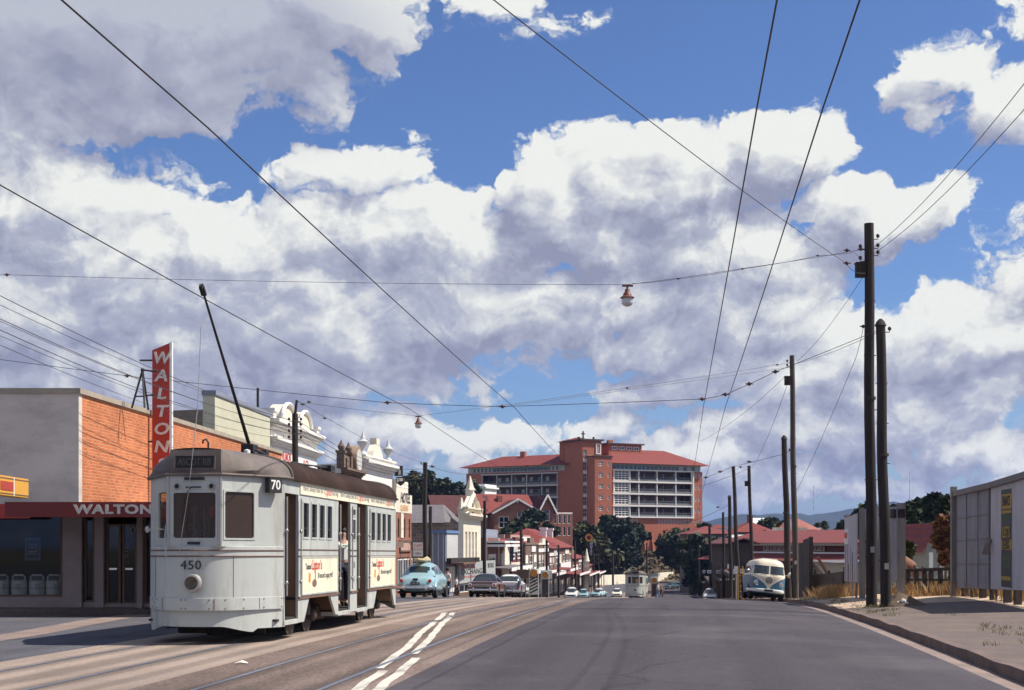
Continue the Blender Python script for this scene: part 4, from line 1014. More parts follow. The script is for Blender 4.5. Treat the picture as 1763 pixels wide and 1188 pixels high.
wire('left of the two wires leaving the tallest pole to the upper right', [P(1502, 428, 42.6), Vector((7.5, 13.0, 8.1)), Vector((4.3, -22.0, 8.6))], .008, .55, GF)
wire('right of the two wires leaving the tallest pole to the upper right', [P(1504, 437, 42.6), Vector((7.8, 13.0, 7.85)), Vector((4.6, -22.0, 8.4))], .008, .55, GF)
wire('wire from the tallest pole down to the grey pole behind the van', [P(1490, 470, 42.6), P(1372, 622, 70)], .008, .25, GF)
wire('slack stay wire slanting from the tallest pole towards the van', [P(1487, 560, 42.6), P(1470, 625, 46), P(1372, 845, 69)], .008, .12, GF, beads=[P(1486, 562, 42.7)], br=.05)
wire('wire from the capped pole to the shorter pole by the van', [P(1516, 570, 41.4), P(1363, 628, 68)], .008, .1, GF)
wire('wire from the grey pole down to the pole over the van', [P(1363, 640, 70), P(1294, 806, 122)], .011, .5, GF)
wire('thin wire from the grey pole to the leaning pole', [P(1350, 650, 70), P(1205, 760, 100)], .009, .3, GF)
GW = 'service wires over the corner store'
ends = [(509, 724, -1), (525, 727, 1), (549, 735, -1), (553, 737, 1), (568, 746, -1), (578, 748, 1), (594, 757, -1)]
for i, (v0, v1, sd) in enumerate(ends):
    lab = ['topmost', 'second', 'third', 'fourth', 'fifth', 'sixth', 'lowest'][i]
    wire(f'{lab} of the service wires sweeping from the left edge to the crowded pole', [P(-190, v0-98, 27.5), P(0, v0, 30.6), P(500 if sd < 0 else 515, v1, 57)], .009 if i in (0, 2, 4) else .0065, .22+.02*i, GW)
for i, (v0, v1) in enumerate(((726, 806), (735, 812), (746, 815), (757, 822))):
    wire(f'{["top", "upper", "lower", "bottom"][i]} service wire from the crowded pole on past the parapets', [P(516, v0, 57), P(732, v1, 91)], .011, .7, GW)
wire('thin wire from the steel top of the crowded pole along the street', [P(512, 690, 57), P(732, 798, 91)], .009, .25, GW, beads=[P(521, 696, 58), P(559, 720, 63)], br=.05)
wire('wire from the pole by the blue car towards the book exchange', [P(732, 800, 91), P(834, 815, 120)], .013, .3, GW, beads=[P(744, 803, 94)], br=.09)

def street_lamp(label, at, k):
    o = thing('street_lamp', label, 'street lamp', at, 0, 'street lamps hung over the road')
    mb = MB(); mb.box(-.17*k, .19*k, -.03*k, .03*k, -.03*k, .03*k); mb.tube((0, 0, -.02*k), (0, 0, -.14*k), .035*k, n=8); mb.build('hanger', M_LAMPRED, o)
    mb = MB(); mb.lathe([(.05, -.10), (.075, -.12), (.085, -.2), (.13, -.26), (.15, -.33), (.235, -.385), (.235, -.405), (.18, -.40)], n=18)
    mb.v = [(x*k, y*k, z*k) for x, y, z in mb.v]; mb.build('lamp_shade', M_LAMPRED, o, smooth=True)
    mb = MB(); mb.lathe([(.17, -.40), (.185, -.47), (.185, -.58), (.175, -.60), (.12, -.655), (.05, -.68), (.0, -.685)], n=18)
    mb.v = [(x*k, y*k, z*k) for x, y, z in mb.v]; mb.build('lamp_globe', M_OPAL, o, smooth=True)
    return o
street_lamp('rusty-red street lamp with a pale globe hanging against the clouds', PS(1080, 492, 43.5), 0.93)
street_lamp('small far street lamp hanging near the white parapets', lq+Vector((0, 0, -.03)), 0.72)

# the posts just out of frame that carry the left ends of the wires
o = thing('utility_pole', 'timber pole just past the left edge that carries the service wires', 'utility pole', (-12.15, 27.3, gz(-12.15, 27.3)), 0, GL)
MB().path([(0, 0, -.2), (.02, 0, 4), (.05, 0, 8.3)], [.15, .14, .12], 10).build('shaft', M_POLE, o, smooth=True)
for k in range(4): MB().box(-.5, .5, -.14, -.06, 6.75+.3*k, 6.85+.3*k).build('crossarm', M_POLE2, o)
q = PS(-110, 604, 43.2); o = thing('roof_mast', 'steel mast on the store roof past the left edge that holds the span wires', 'mast', (q.x, q.y, 3.3))
MB().path([(0, 0, 0), (0, 0, 5.5)], [.08, .06], 10).build('shaft', M_POLE, o, smooth=True); MB().tube((0, 0, 4), (-1.6, 1.2, 0), .03, n=6).build('stay', M_POLE, o)
# ------------------------------------------------------------------ buildings on the left
ROTL = R(90)-A
B_ORANGE = brick('orange_brick', (0.52, 0.165, 0.06), (0.37, 0.10, 0.038), (0.48, 0.27, 0.17), var=0.2, ms=0.010)
B_HOSP = brick('hospital_brick', (0.42, 0.14, 0.088), (0.34, 0.108, 0.068), (0.42, 0.21, 0.15), bw=.46, bh=.17, ms=.012, var=0.12, vscale=.08)
B_RED = brick('dull_red_brick', (0.27, 0.10, 0.065), (0.2, 0.07, 0.05), (0.3, 0.2, 0.15), var=0.2)
B_STONE = brick('coursed_porphyry', (0.24, 0.18, 0.145), (0.15, 0.115, 0.10), (0.3, 0.25, 0.2), bw=.55, bh=.27, ms=.025, var=.25)
B_PAINT = brick('cream_painted_brick', (0.56, 0.55, 0.42), (0.52, 0.51, 0.39), (0.46, 0.45, 0.34), var=.08, ms=.008, dirt=(0.4,0.38,0.3), dirt_amt=.3)
M_REND = mat('grey_render', (0.58, 0.50, 0.44), rough=0.9, var=0.14, scale=0.6, stretch=(1, 1, 2.2), dirt=(0.17,0.16,0.16), dirt_amt=0.55, dirt_scale=0.5, bump=0.15, bscale=20)
M_COPE = mat('concrete_coping', (0.33, 0.28, 0.22), rough=0.9, var=0.2, scale=2)
M_REDP = mat('dark_red_paint', (0.18, 0.018, 0.016), rough=0.5, var=0.12, scale=2)
M_CONC = mat('pebbled_concrete', (0.30, 0.23, 0.21), rough=0.9, var=0.15, scale=2.5, speck=.2, speck_scale=45)
M_ZINC = mat('zinc_sheet', (0.42, 0.43, 0.45), rough=0.5, var=0.15, metal=0.3)
M_YEL = mat('yellow_sign_paint', (0.66, 0.33, 0.04), rough=0.5, var=0.06)
M_SIGNRED = mat('sign_red', (0.42, 0.035, 0.02), rough=0.5, var=0.12, scale=1.5, dirt=(0.3,0.1,0.07), dirt_amt=.4)
M_LETTER = mat('weathered_white_letter', (0.62, 0.58, 0.53), rough=0.6, var=0.18, scale=4)
M_IVORY = mat('ivory_stucco', (0.70, 0.64, 0.52), rough=0.85, var=0.08, scale=1.4, dirt=(0.42,0.36,0.28), dirt_amt=0.45, dirt_scale=.9, stretch=(1,1,.5))
M_WSTUC = mat('white_stucco', (0.74, 0.72, 0.68), rough=0.85, var=0.06, scale=1.4, dirt=(0.45,0.42,0.38), dirt_amt=0.45, dirt_scale=.9, stretch=(1,1,.5))
M_BROWNST = mat('brown_stone', (0.17, 0.115, 0.085), rough=0.9, var=0.2, scale=2, dirt=(0.08,0.06,0.05), dirt_amt=.5)
M_SLATE = ribbed('brown_slate_roof', (0.07, 0.05, 0.045), axis=2, period=.25, rough=.8)
M_IRON = ribbed('grey_iron_roof', (0.16, 0.145, 0.15), axis=0, period=.25, rough=.6, dirt=(0.11,0.085,0.08))
M_TILE = ribbed('red_tile_roof', (0.185, 0.03, 0.022), axis=2, period=.35, rough=.8, var=.22, dirt=(0.18,0.05,0.04))
M_TILE2 = ribbed('dull_red_iron_roof', (0.19, 0.037, 0.03), axis=0, period=.3, rough=.7, var=.25, dirt=(0.12,0.04,0.035))
M_TILE3 = ribbed('shaded_red_tile_roof', (0.085, 0.022, 0.02), axis=2, period=.3, rough=.85, var=.3, dirt=(0.05,0.02,0.018))  # darker copy of the red roof: shade on the gable slopes put into the colour
M_BGREY = mat('blue_grey_boards', (0.20, 0.22, 0.28), rough=.7, var=.1, scale=1.5)
M_PALE = mat('pale_grey_sheet', (0.50, 0.50, 0.49), rough=.7, var=.08, scale=1.2, dirt=(0.36,0.35,0.34), dirt_amt=.4)
M_BROWN = mat('brown_boards', (0.14, 0.085, 0.06), rough=.8, var=.2, scale=2)
M_DKRED = mat('maroon_boards', (0.13, 0.035, 0.03), rough=.7, var=.2, scale=2)
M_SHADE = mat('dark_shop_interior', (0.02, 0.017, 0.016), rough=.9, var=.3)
M_DGLASS = mat('dark_window_glass', (0.02, 0.022, 0.028), rough=.06, var=.2, spec=.8)
M_BLUEP = mat('blue_card', (0.05, 0.14, 0.28), rough=.6, var=.1)
M_NAVY = mat('navy_sign_paint', (0.03, 0.045, 0.11), rough=.5, var=.1)
M_GREYW = mat('grey_wall_paint', (0.34, 0.35, 0.34), rough=.8, var=.1, scale=1.5)
M_PINK = mat('pinkish_render', (0.42, 0.27, 0.23), rough=.9, var=.12)
M_GREENP = mat('pale_green_paint', (0.36, 0.46, 0.42), rough=.7, var=.08)

def win(par, x0, x1, z0, z1, mf=None, nx=1, nz=1, w=.06, y=.06, pane=None, fr=None, bar=None, label=None):
    mb = MB(); mb.frame(x0, x1, z0, z1, w, y-.03, y+.05, nx, nz, bar=bar, fr=fr); f = mb.build('window', mf or M_WHITE, par)
    g = (fr or (lambda a, b, c: (a, b, c))); mb = MB(); q = w*.8
    mb.add([g(x0+q, y+.02, z0+q), g(x1-q, y+.02, z0+q), g(x1-q, y+.02, z1-q), g(x0+q, y+.02, z1-q)], [(0, 1, 2, 3)]); mb.build('pane', pane or M_DGLASS, f)
    if label: f['label'] = label
    return f
def cornice(mb, x0, x1, z, out=.25, h=.3, fr=None, y=0.0):
    for i, (o_, a, b) in enumerate(((.35, 0, .3), (.7, .3, .6), (1.0, .6, 1.0))):
        mb.box(x0-out*o_*.4, x1+out*o_*.4, y-out*o_, y+.05+.002*i, z+h*a, z+h*b)
def shell(par, w, d, h, m, t=.3, front=None, zr=None, side_holes=()):
    """four walls; front plate gets the openings"""
    mb = MB(); mb.plate(0, w, 0, h, front or [], 0, t); 
    mb.plate(t, d, 0, h, list(side_holes), 0, t, fr=lambda a, b, c: (b, a, c)); mb.plate(t, d, 0, h, list(side_holes), w-t, w, fr=lambda a, b, c: (b, a, c)); mb.box(t, w-t, d-t, d, 0, h)
    return mb.build('wall', m, par)
def flatroof(par, w, d, z, m=None, t=.3):
    mb = MB(); mb.box(t, w-t, t, d-t, z-.12, z); return mb.build('roof', m or M_IRON, par)
def gable(par, x0, x1, y0, y1, z, rise, m, axis='y', over=.3, th=.12, name='roof'):
    """pitched roof, ridge along axis"""
    mb = MB()
    if axis == 'y': poly = [(x0-over, z-over*rise/((x1-x0)/2)), ((x0+x1)/2, z+rise), (x1+over, z-over*rise/((x1-x0)/2)), (x1+over, z-over*rise/((x1-x0)/2)+th), ((x0+x1)/2, z+rise+th*1.2), (x0-over, z-over*rise/((x1-x0)/2)+th)]; mb.prism(poly, y0-over, y1+over, 'xz')
    else: poly = [(y0-over, z-over*rise/((y1-y0)/2)), ((y0+y1)/2, z+rise), (y1+over, z-over*rise/((y1-y0)/2)), (y1+over, z-over*rise/((y1-y0)/2)+th), ((y0+y1)/2, z+rise+th*1.2), (y0-over, z-over*rise/((y1-y0)/2)+th)]; mb.prism(poly, x0-over, x1+over, 'yz')
    return mb.build(name, m, par)
def hip(par, x0, x1, y0, y1, z, rise, m, over=.6, inset=None, name='roof'):
    x0, x1, y0, y1 = x0-over, x1+over, y0-over, y1+over
    mb = MB(); hw = min(x1-x0, y1-y0)/2; hw = inset or hw
    if (x1-x0) >= (y1-y0): r = [(x0+hw, (y0+y1)/2, z+rise), (x1-hw, (y0+y1)/2, z+rise)]; F_ = [(0, 1, 5, 4), (1, 2, 5), (2, 3, 4, 5), (3, 0, 4)]
    else: r = [((x0+x1)/2, y0+hw, z+rise), ((x0+x1)/2, y1-hw, z+rise)]; F_ = [(0, 1, 4), (1, 2, 5, 4), (2, 3, 5), (3, 0, 4, 5)]
    mb.add([(x0, y0, z), (x1, y0, z), (x1, y1, z), (x0, y1, z)]+r, F_+[(3, 2, 1, 0)])
    return mb.build(name, m, par)
def awning(par, x0, x1, z, out, m, mf=None, posts=0, slope=.15, fas=.3, name='awning', mpost=None):
    mb = MB(); mb.hexa([(x0, -out, z-slope), (x1, -out, z-slope), (x1, -.02, z), (x0, -.02, z)], [(x0, -out, z-slope+.08), (x1, -out, z-slope+.08), (x1, -.02, z+.08), (x0, -.02, z+.08)]); a = mb.build(name, m, par)
    mb = MB(); mb.box(x0-.01, x1+.01, -out-.06, -out-.005, z-slope-fas*.6, z-slope+fas*.4+.06); mb.build('fascia', mf or m, a)
    for i in range(posts):
        x = x0+.15+(x1-x0-.3)*i/max(1, posts-1); mb = MB(); mb.box(x-.06, x+.06, -out+.05, -out+.17, -.3, z-slope); mb.build('post', mpost or M_BROWN, par)
    return a
def on_street(t, s): 
    p = W(t, s); return (p.x, p.y, zprof(s)+.13)

# --- corner department store: shopfront faces the side street, brick flank runs along the main street
ZB = -1.70
st = thing('department_store', 'two storey corner store with grey rendered end and orange brick flank', 'shop building', (-11.6, 38.0, ZB))
mb = MB(); mb.plate(-16, 0.02, 2.55, 5.70, [], 0, .3); mb.build('rendered_wall', M_REND, st)
wl = thing('x', '', ''); bpy.data.objects.remove(wl)
side_dir = math.atan2(14.0, 0.66)
o = MB().plate(0, 26, 2.55, 5.70, [], 0.0, .3).build('brick_wall', B_ORANGE, st, rot=(0, 0, side_dir)); o.location = (0.0, 0.002, 0)
mb = MB(); mb.box(-16, .08, -.05, .35, 5.70, 5.84); c = mb.build('coping', M_COPE, st)
mb = MB(); mb.box(-.05, 26, -.06, .35, 5.70, 5.84); o = mb.build('coping', M_COPE, st, rot=(0, 0, side_dir)); o.location = (.01, .06, .002)
mb = MB(); mb.box(-16, -.3, .35, 24, 5.1, 5.2); mb.build('roof', M_IRON, st)
mb = MB(); mb.add([(-2.9, 22, 6.6), (-1.25, 22, 6.6), (-1.25, 28, 6.6), (-2.9, 28, 6.6), (-2.9, 22.6, 7.35), (-1.3, 22.6, 7.4), (-1.9, 27, 7.4), (-2.9, 27, 7.4), (-2.9, 22, 5.1), (-1.6, 22, 5.1), (-1.6, 28, 5.1), (-2.9, 28, 5.1)], [(0,1,5,4),(1,2,6,5),(2,3,7,6),(3,0,4,7),(4,5,6,7),(8,9,1,0),(9,10,2,1),(11,8,0,3),(10,11,3,2),(8,11,10,9)]); o = mb.build('roof_lantern', M_POLE, st)
# ground floor
mb = MB()
for x0, x1 in ((-.10, .40), (.73, .97), (1.83, 1.98)): mb.box(x0, x1, -1.0, -.5, 0, 2.6)
mb.box(-12, -.10, -.98, -.72, 0, .30); mb.box(.40, .73, -.9, -.72, 0, .16); mb.box(.97, 1.83, -.9, -.75, 0, .12); mb.box(1.98, 2.9, -.9, -.75, 0, .12)
build_each(mb, 'pier', M_CONC, st, bevel=.01)
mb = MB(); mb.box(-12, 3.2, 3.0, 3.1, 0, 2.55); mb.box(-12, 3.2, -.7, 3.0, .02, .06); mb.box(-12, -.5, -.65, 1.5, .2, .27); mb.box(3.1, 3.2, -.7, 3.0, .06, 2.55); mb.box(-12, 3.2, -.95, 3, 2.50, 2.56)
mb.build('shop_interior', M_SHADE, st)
MB().box(-16, -7.02, -.97, -.7, .0, 2.5).build('side_wall', M_CONC, st)
M_SHOPGL = glass('shop_window_glass', (0.75, 0.75, 0.75), 0.02, 0.12)
for x0, x1, z0, n in ((-7.0, -3.25, .30, 1), (-3.15, -.14, .30, 1), (.44, .70, .16, 1), (2.0, 2.8, .12, 1)):
    mb = MB(); mb.frame(x0, x1, z0, 2.5, .05, -.88, -.80); f = mb.build('shop_window', M_BROWN, st); mb = MB(); mb.add([(x0, -.84, z0), (x1, -.84, z0), (x1, -.84, 2.5), (x0, -.84, 2.5)], [(0, 1, 2, 3)]); mb.build('pane', M_SHOPGL, f)
for x0, x1 in ((1.0, 1.38), (1.42, 1.80)):
    mb = MB(); mb.frame(x0, x1, .1, 2.2, .06, -.86, -.80); f = mb.build('door', M_BROWN, st); mb = MB(); mb.add([(x0, -.83, .1), (x1, -.83, .1), (x1, -.83, 2.2), (x0, -.83, 2.2)], [(0, 1, 2, 3)]); mb.build('pane', M_SHOPGL, f)
    mb = MB(); mb.box((x0+x1)/2-.1, (x0+x1)/2+.1, -.9, -.86, 1.0, 1.05); mb.build('handle', M_CHROME, f)
text('transom_lettering', 'WALTONS', .24, mat('dim_grey_letter', (0.2,0.17,0.16), rough=.7), st, (2.15, -.93, 2.08), align='CENTER', sx=.95, bold=.006)
mb = MB(); mb.prism([(-.7, -3.4), (4.2, -3.4), (5.6, -1.5), (6.2, 16), (.35, 16), (.0, -.05), (-16, -.05), (-16, -1.6), (-.7, -1.6)], 2.42, 2.50, 'xy'); aw = mb.build('awning', M_ZINC, st)
mb = MB(); mb.box(-.72, 4.2, -3.47, -3.41, 2.33, 2.70); mb.bar((4.2, -3.44, 2.515), (5.62, -1.52, 2.515), .06, .37); mb.bar((5.62, -1.52, 2.515), (6.22, 16, 2.515), .06, .37); mb.build('fascia', M_REDP, aw)
mb = MB(); mb.box(-16, -.72, -1.68, -1.62, 2.33, 2.70); mb.build('side_fascia', M_SIGNRED, aw)  # brighter red than the fascia: the sunlit look is put into the colour
o = text('fascia_lettering', 'WALTONS', .30, M_LETTER, aw, (2.0, -3.475, 2.51), ext=.012, bold=.012, spacing=1.1); wd_ = max(v.co.x for v in o.data.vertices)-min(v.co.x for v in o.data.vertices); o.scale = (2.15/wd_, 1, 1); o.location.x = .95+1.075
# things on and in the store
t_ = thing('vertical_shop_sign', 'tall red upright sign with white letters reading down the store corner', 'sign', P(277, 800, 44.2))
pa, pb = P(262, 800, 44.2)-t_.location, P(292, 800, 44.2)-t_.location
zq = lambda v: (VH-v)/F*44.2-t_.location.z
mb = MB(); mb.prism([(pa.x, zq(835)), (pb.x, zq(835)), (pb.x, zq(590.5)), (pa.x, zq(603))], 0, .13, 'xz'); mb.build('board', M_SIGNRED, t_)
mb = MB(); mb.box(pb.x, pb.x+.075, -.01, .14, zq(835), zq(589)); mb.build('edge_strip', M_WHITE, t_)
for i, ch in enumerate('WALTONS'):
    o = text('lettering', ch, .50, M_LETTER, t_, (0, -.012, zq(617)-.552*i), (R(90), 0, 0), ext=.02, bold=.012, shear=.18); o.scale = (1.15 if ch in 'ALTONS' else 1.0, 1, 1)
mb = MB(); mb.tube((pa.x-.4, .06, zq(620)), (pa.x, .06, zq(620)), .03, n=6); mb.tube((pa.x-.4, .06, zq(760)), (pa.x, .06, zq(760)), .03, n=6); build_each(mb, 'stay', M_BLACK, t_)
t_ = thing('sign_bracket', 'black steel trestle on the store parapet behind the upright red sign', 'sign bracket', P(245, 700, 41.5))
mb = MB(); B0 = [Vector((-.28, -.1, -.05)), Vector((.12, -.2, -.05)), Vector((.05, .5, -.05))]; tp = Vector((-.02, .1, 1.08))
for b in B0: mb.tube(b, tp, .03, n=6)
mb.tube(tp, Vector((.42, .0, 1.02)), .028, n=6); mb.tube(Vector((.06, -.1, .3)), Vector((.45, -.05, .35)), .025, n=6); mb.tube(B0[0].lerp(tp, .3), B0[1].lerp(tp, .3), .022, n=6); mb.ball(tp, .06); mb.build('frame', M_BLACK, t_)
t_ = thing('hanging_box_sign', 'yellow box sign with a red panel above the awning at the left edge', 'sign', P(0, 838, 32))
a, b = P(-90, 838, 28)-t_.location, P(40, 838, 33.2)-t_.location; a.z = b.z = 0
mb = MB(); mb.bar(a, b, .25, .44); mb.build('board', M_YEL, t_, bevel=.01)
n_ = Vector(((b-a).y, -(b-a).x, 0)).normalized(); q0, q1 = b.lerp(a, .24), b.lerp(a, .42)
mb = MB(); mb.bar(q0+n_*.13, q1+n_*.13, .012, .2); mb.build('red_panel', M_SIGNRED, t_)
mb = MB(); mb.bar(b.lerp(a, .225)+n_*.13, b.lerp(a, .236)+n_*.13, .012, .42); mb.build('white_line', M_WHITE, t_)
mb = MB()
for z in (.17, -.17): mb.bar(a+n_*.128+Vector((0,0,z)), b+n_*.128+Vector((0,0,z)), .012, .02)
mb.build('border_line', M_BROWN, t_)
mb = MB(); mb.bar(a.lerp(b, .6)+Vector((0,0,-.4)), a.lerp(b, .6)+Vector((0,0,-.2)), .05, .05, up=(0,1,0)); mb.build('bracket', M_BLACK, t_)
def poster(label, u0, u1, v0, v1, Y, m, name='poster'):
    a, b = P(u0, v1, Y), P(u1, v0, Y); t_ = thing(name, label, 'poster', a)
    w, h = b.x-a.x, b.z-a.z
    mb = MB(); mb.box(0, w, 0, .01, 0, h); mb.build('card', m, t_)
    mb = MB(); mb.box(w*.1, w*.9, -.004, .001, h*.1, h*.9); mb.build('printed_panel', M_NAVY, t_)
    mb = MB()
    for i, (z, a0, a1) in enumerate(((.72, .2, .8), (.58, .25, .75), (.40, .2, .82), (.30, .18, .7))): mb.path([(w*(a0+(a1-a0)*k/6), -.007, h*(z+.025*math.sin(k*2.3+i))) for k in range(7)], h*.014, 4)
    mb.build('handwriting', M_LETTER, t_)
poster('blue hand-lettered card hanging in the left shop window', 43, 70, 926, 965, 37.35, M_BLUEP)
poster('narrow blue card in the window beside the corner pier', 143.5, 151, 925, 967, 37.35, M_BLUEP)
poster('blue card hanging behind the glass of the shop doors', 214, 222, 934, 970, 37.5, M_BLUEP)
wm = None
def washer():
    o = thing('washing_machine', 'white wringer washing machine at the left of the three in the shop window', 'washing machine', (0,0,0), 0, 'washing machines in the shop window')
    mb = MB(); mb.lathe([(.17, 0), (.2, .03), (.205, .2), (.205, .40), (.2, .43), (.12, .46), (0, .465)], n=20); mb.build('tub', M_WHITE, o, smooth=True)
    mb = MB(); mb.lathe([(.203, .23), (.207, .235), (.207, .25), (.203, .255)], n=20); mb.build('band', M_TRIM, o, smooth=True)
    mb = MB(); mb.path([(-.16, -.02, .40), (-.155, -.02, .54), (-.11, -.02, .585), (.11, -.02, .585), (.155, -.02, .54), (.16, -.02, .40)], .026, 8); mb.build('wringer_arch', M_WHITE, o, smooth=True)
    mb = MB(); mb.tube((-.16, -.02, .50), (.16, -.02, .50), .03, n=8); mb.tube((-.16, -.02, .55), (.16, -.02, .55), .025, n=8); mb.build('wringer_roller', M_INKGREY, o, smooth=True)
    mb = MB(); mb.box(-.02, .09, -.225, -.195, .2, .36); mb.build('control_panel', M_PALE, o)
    return o
w0 = washer(); 
for i, (u, lab) in enumerate(((33, None), (64, 'white wringer washing machine in the middle of the three in the window'), (93, 'white wringer washing machine next to the corner pier'), (2, 'white wringer washing machine half out of frame at the left edge'))):
    p = P(u, 1028, 37.75); o = w0 if i == 0 else dup_at(w0, (0,0,0), label=lab); o.location = p; o.rotation_euler.z = .2*i
# --- cream painted brick building
a, b = P(370, 672, 55.5), P(465, 708, 65.0)
rt = math.atan2(b.y-a.y, b.x-a.x); Lb = math.hypot(b.x-a.x, b.y-a.y); zb = gz(a.x, a.y)
cb = thing('painted_brick_building', 'tall blank cream painted brick building behind the tram pole', 'building', (a.x, a.y, zb), rt)
H = a.z-zb
mb = MB(); mb.box(0, Lb, 0, .48, 0, H-.2); mb.plate(.48, 12, 0, H-2.4, [], .1, .3, fr=lambda x, y, z: (y, x, z)); mb.plate(.48, 12, 0, H-2.4, [], Lb-.3, Lb-.1, fr=lambda x, y, z: (y, x, z)); mb.build('wall', B_PAINT, cb)
mb = MB(); mb.box(-.04, Lb, -.05, .52, H-.2, H); mb.build('capping', M_BGREY, cb)
mb = MB(); mb.box(.3, Lb-.3, .48, 12, H-2.6, H-2.5); mb.build('roof', M_IRON, cb)
mb = MB(); mb.tube((Lb*.97, .5, H-.3), (Lb*.97, .5, H+1.1), .06, n=8); mb.build('flue', M_BLACK, cb)
# --- white shop with twin curved gables and red lettering
a = P(466, 760, 65.3); b = P(546, 760, 76.5); rt = math.atan2(b.y-a.y, b.x-a.x); W_ = math.hypot(b.x-a.x, b.y-a.y); zb = gz(a.x, a.y)
wb = thing('gabled_shop', 'white stucco shop with two curved gables and red lettering', 'shop building', (a.x, a.y, zb), rt)
hz = lambda v: (VH-v)/F*65.3-zb
shell(wb, W_, 14, hz(735), M_WSTUC, front=[(1.2+2.4*i, 2.4+2.4*i, 3.2, 5.0) for i in range(4)])
for i in range(4): win(wb, 1.2+2.4*i, 2.4+2.4*i, 3.2, 5.0, nz=2)
mb = MB(); cornice(mb, 0, W_, hz(764), .35, .35); cornice(mb, 0, W_, hz(735), .45, .4); mb.build('cornice', M_WSTUC, wb)
for xc, r in ((W_*.30, 1.5), (W_*.66, 1.4)):
    mb = MB(); pts = [(xc-r, 0), (xc+r, 0)]+[(xc+r*math.cos(g)**1.0*(1 if True else 1), .25+.75*math.sin(g)) for g in [math.pi*i/14 for i in range(15)]]
    mb.prism([(x, hz(735)+.35+z) for x, z in pts], -.1, .55, 'xz'); g_ = mb.build('curved_gable', M_IVORY, wb)
    mb = MB(); mb.path([(xc+(r+.02)*math.cos(g), -.16, hz(735)+.60+.77*math.sin(g)) for g in [math.pi*i/14 for i in range(15)]], .1, 6); mb.build('moulding', M_WSTUC, g_)
mb = MB()
for x in (0.05, W_*.48, W_-.65):
  mb = MB(); mb.box(x, x+.6, -.12, .45, hz(735)+.3, hz(735)+.75); mb.box(x-.08, x+.68, -.2, .5, hz(735)+.75, hz(735)+.88); mb.build('parapet_pier', M_WSTUC, wb)
mb = MB(); mb.box(.4, W_-.4, -.02, .0, hz(800), hz(768)); sb = mb.build('sign_band', M_WHITE, wb)
text('lettering', 'WILMOR', .62, M_RED, sb, (W_*.28, -.03, hz(780)), bold=.01); text('lettering', '& CO', .55, M_RED, sb, (W_*.72, -.03, hz(783)), bold=.01)
text('panel_lettering', 'EST', .4, M_RED, wb, (W_*.22, -.02, hz(748)), bold=.005)
mb = MB()
for i in range(9): mb.box(.5+i*.22, .6+i*.22, -.06, .0, hz(757), hz(742))
mb.build('balustrade', M_WSTUC, wb)
awning(wb, 0, W_, 3.0, 2.6, M_IRON, M_WHITE)
flatroof(wb, W_, 14, hz(735)-.4)
# --- shop with steep brown roof
a = P(547, 800, 76.8); b = P(589, 800, 82.5); rt = math.atan2(b.y-a.y, b.x-a.x); W_ = math.hypot(b.x-a.x, b.y-a.y); zb = gz(a.x, a.y)
o = thing('steep_roofed_shop', 'low shop with a steep dark brown roof between the white gables and the round pediment', 'shop building', (a.x, a.y, zb), rt)
hh_ = (VH-790)/F*78-zb; shell(o, W_, 12, hh_-1.2, M_WSTUC, front=[(.8, 2.2, 3.4, 4.8), (3.4, 4.8, 3.4, 4.8)])
for x in (.8, 3.4): win(o, x, x+1.4, 3.4, 4.8, nz=2)
gable(o, 0, W_, 0, 12, hh_-1.2, 2.1, M_SLATE, axis='x'); awning(o, 0, W_, 3.1, 2.6, M_IRON, M_WHITE)
mb = MB(); mb.box(1, 1.5, 5, 5.5, hh_-.5, hh_+2.2); mb.build('chimney', B_RED, o)
# --- brownstone parapet with a round pediment
a = P(589, 800, 83); b = P(622, 800, 88.5); rt = math.atan2(b.y-a.y, b.x-a.x); W_ = math.hypot(b.x-a.x, b.y-a.y); zb = gz(a.x, a.y)
o = thing('brownstone_shop', 'brown stone shop front crowned by a big round pediment', 'shop building', (a.x, a.y, zb), rt)
hh_ = (VH-816)/F*84-zb
shell(o, W_, 12, hh_, M_BROWNST, front=[(1, 2, 3.6, 5.6), (3.8, 4.8, 3.6, 5.6)])
for x in (1, 3.8): win(o, x, x+1, 3.6, 5.6, nz=2)
mb = MB(); cornice(mb, 0, W_, hh_, .35, .35); mb.build('cornice', M_BROWNST, o)
mb = MB(); xc = W_*.72; mb.lathe([(.0, -.2), (.88, -.2), (.92, -.1), (.92, .45), (.0, .45)], (xc, 0, hh_+.95), 28, 'y'); g_ = mb.build('round_pediment', mat('tan_stone', (0.27,0.19,0.13), rough=.9, var=.2, scale=2), o, smooth=True)
mb = MB(); mb.lathe([(.0, -.02), (.68, -.02), (.7, 0), (0, .01)], (xc, -.2, hh_+.95), 28, 'y'); mb.build('plaque', M_PALE, g_, smooth=True)
for x in (.3, W_*.42):
    mb = MB(); mb.box(x-.22, x+.22, -.1, .35, hh_+.3, hh_+1.2); mb.box(x-.3, x+.3, -.16, .4, hh_+1.2, hh_+1.35); mb.lathe([(.1, 0), (.2, .12), (.22, .25), (.1, .42), (.03, .6), (0, .62)], (x, .12, hh_+1.35), 10); mb.build('finial', M_BROWNST, o)
mb = MB(); mb.plate(.3, W_*.45, hh_+.3, hh_+1.1, [(.8, 1.4, hh_+.3, hh_+.95)], 0, .3); mb.build('parapet', M_BROWNST, o)
awning(o, 0, W_, 3.2, 2.6, M_IRON, M_BROWNST); flatroof(o, W_, 12, hh_-.3)
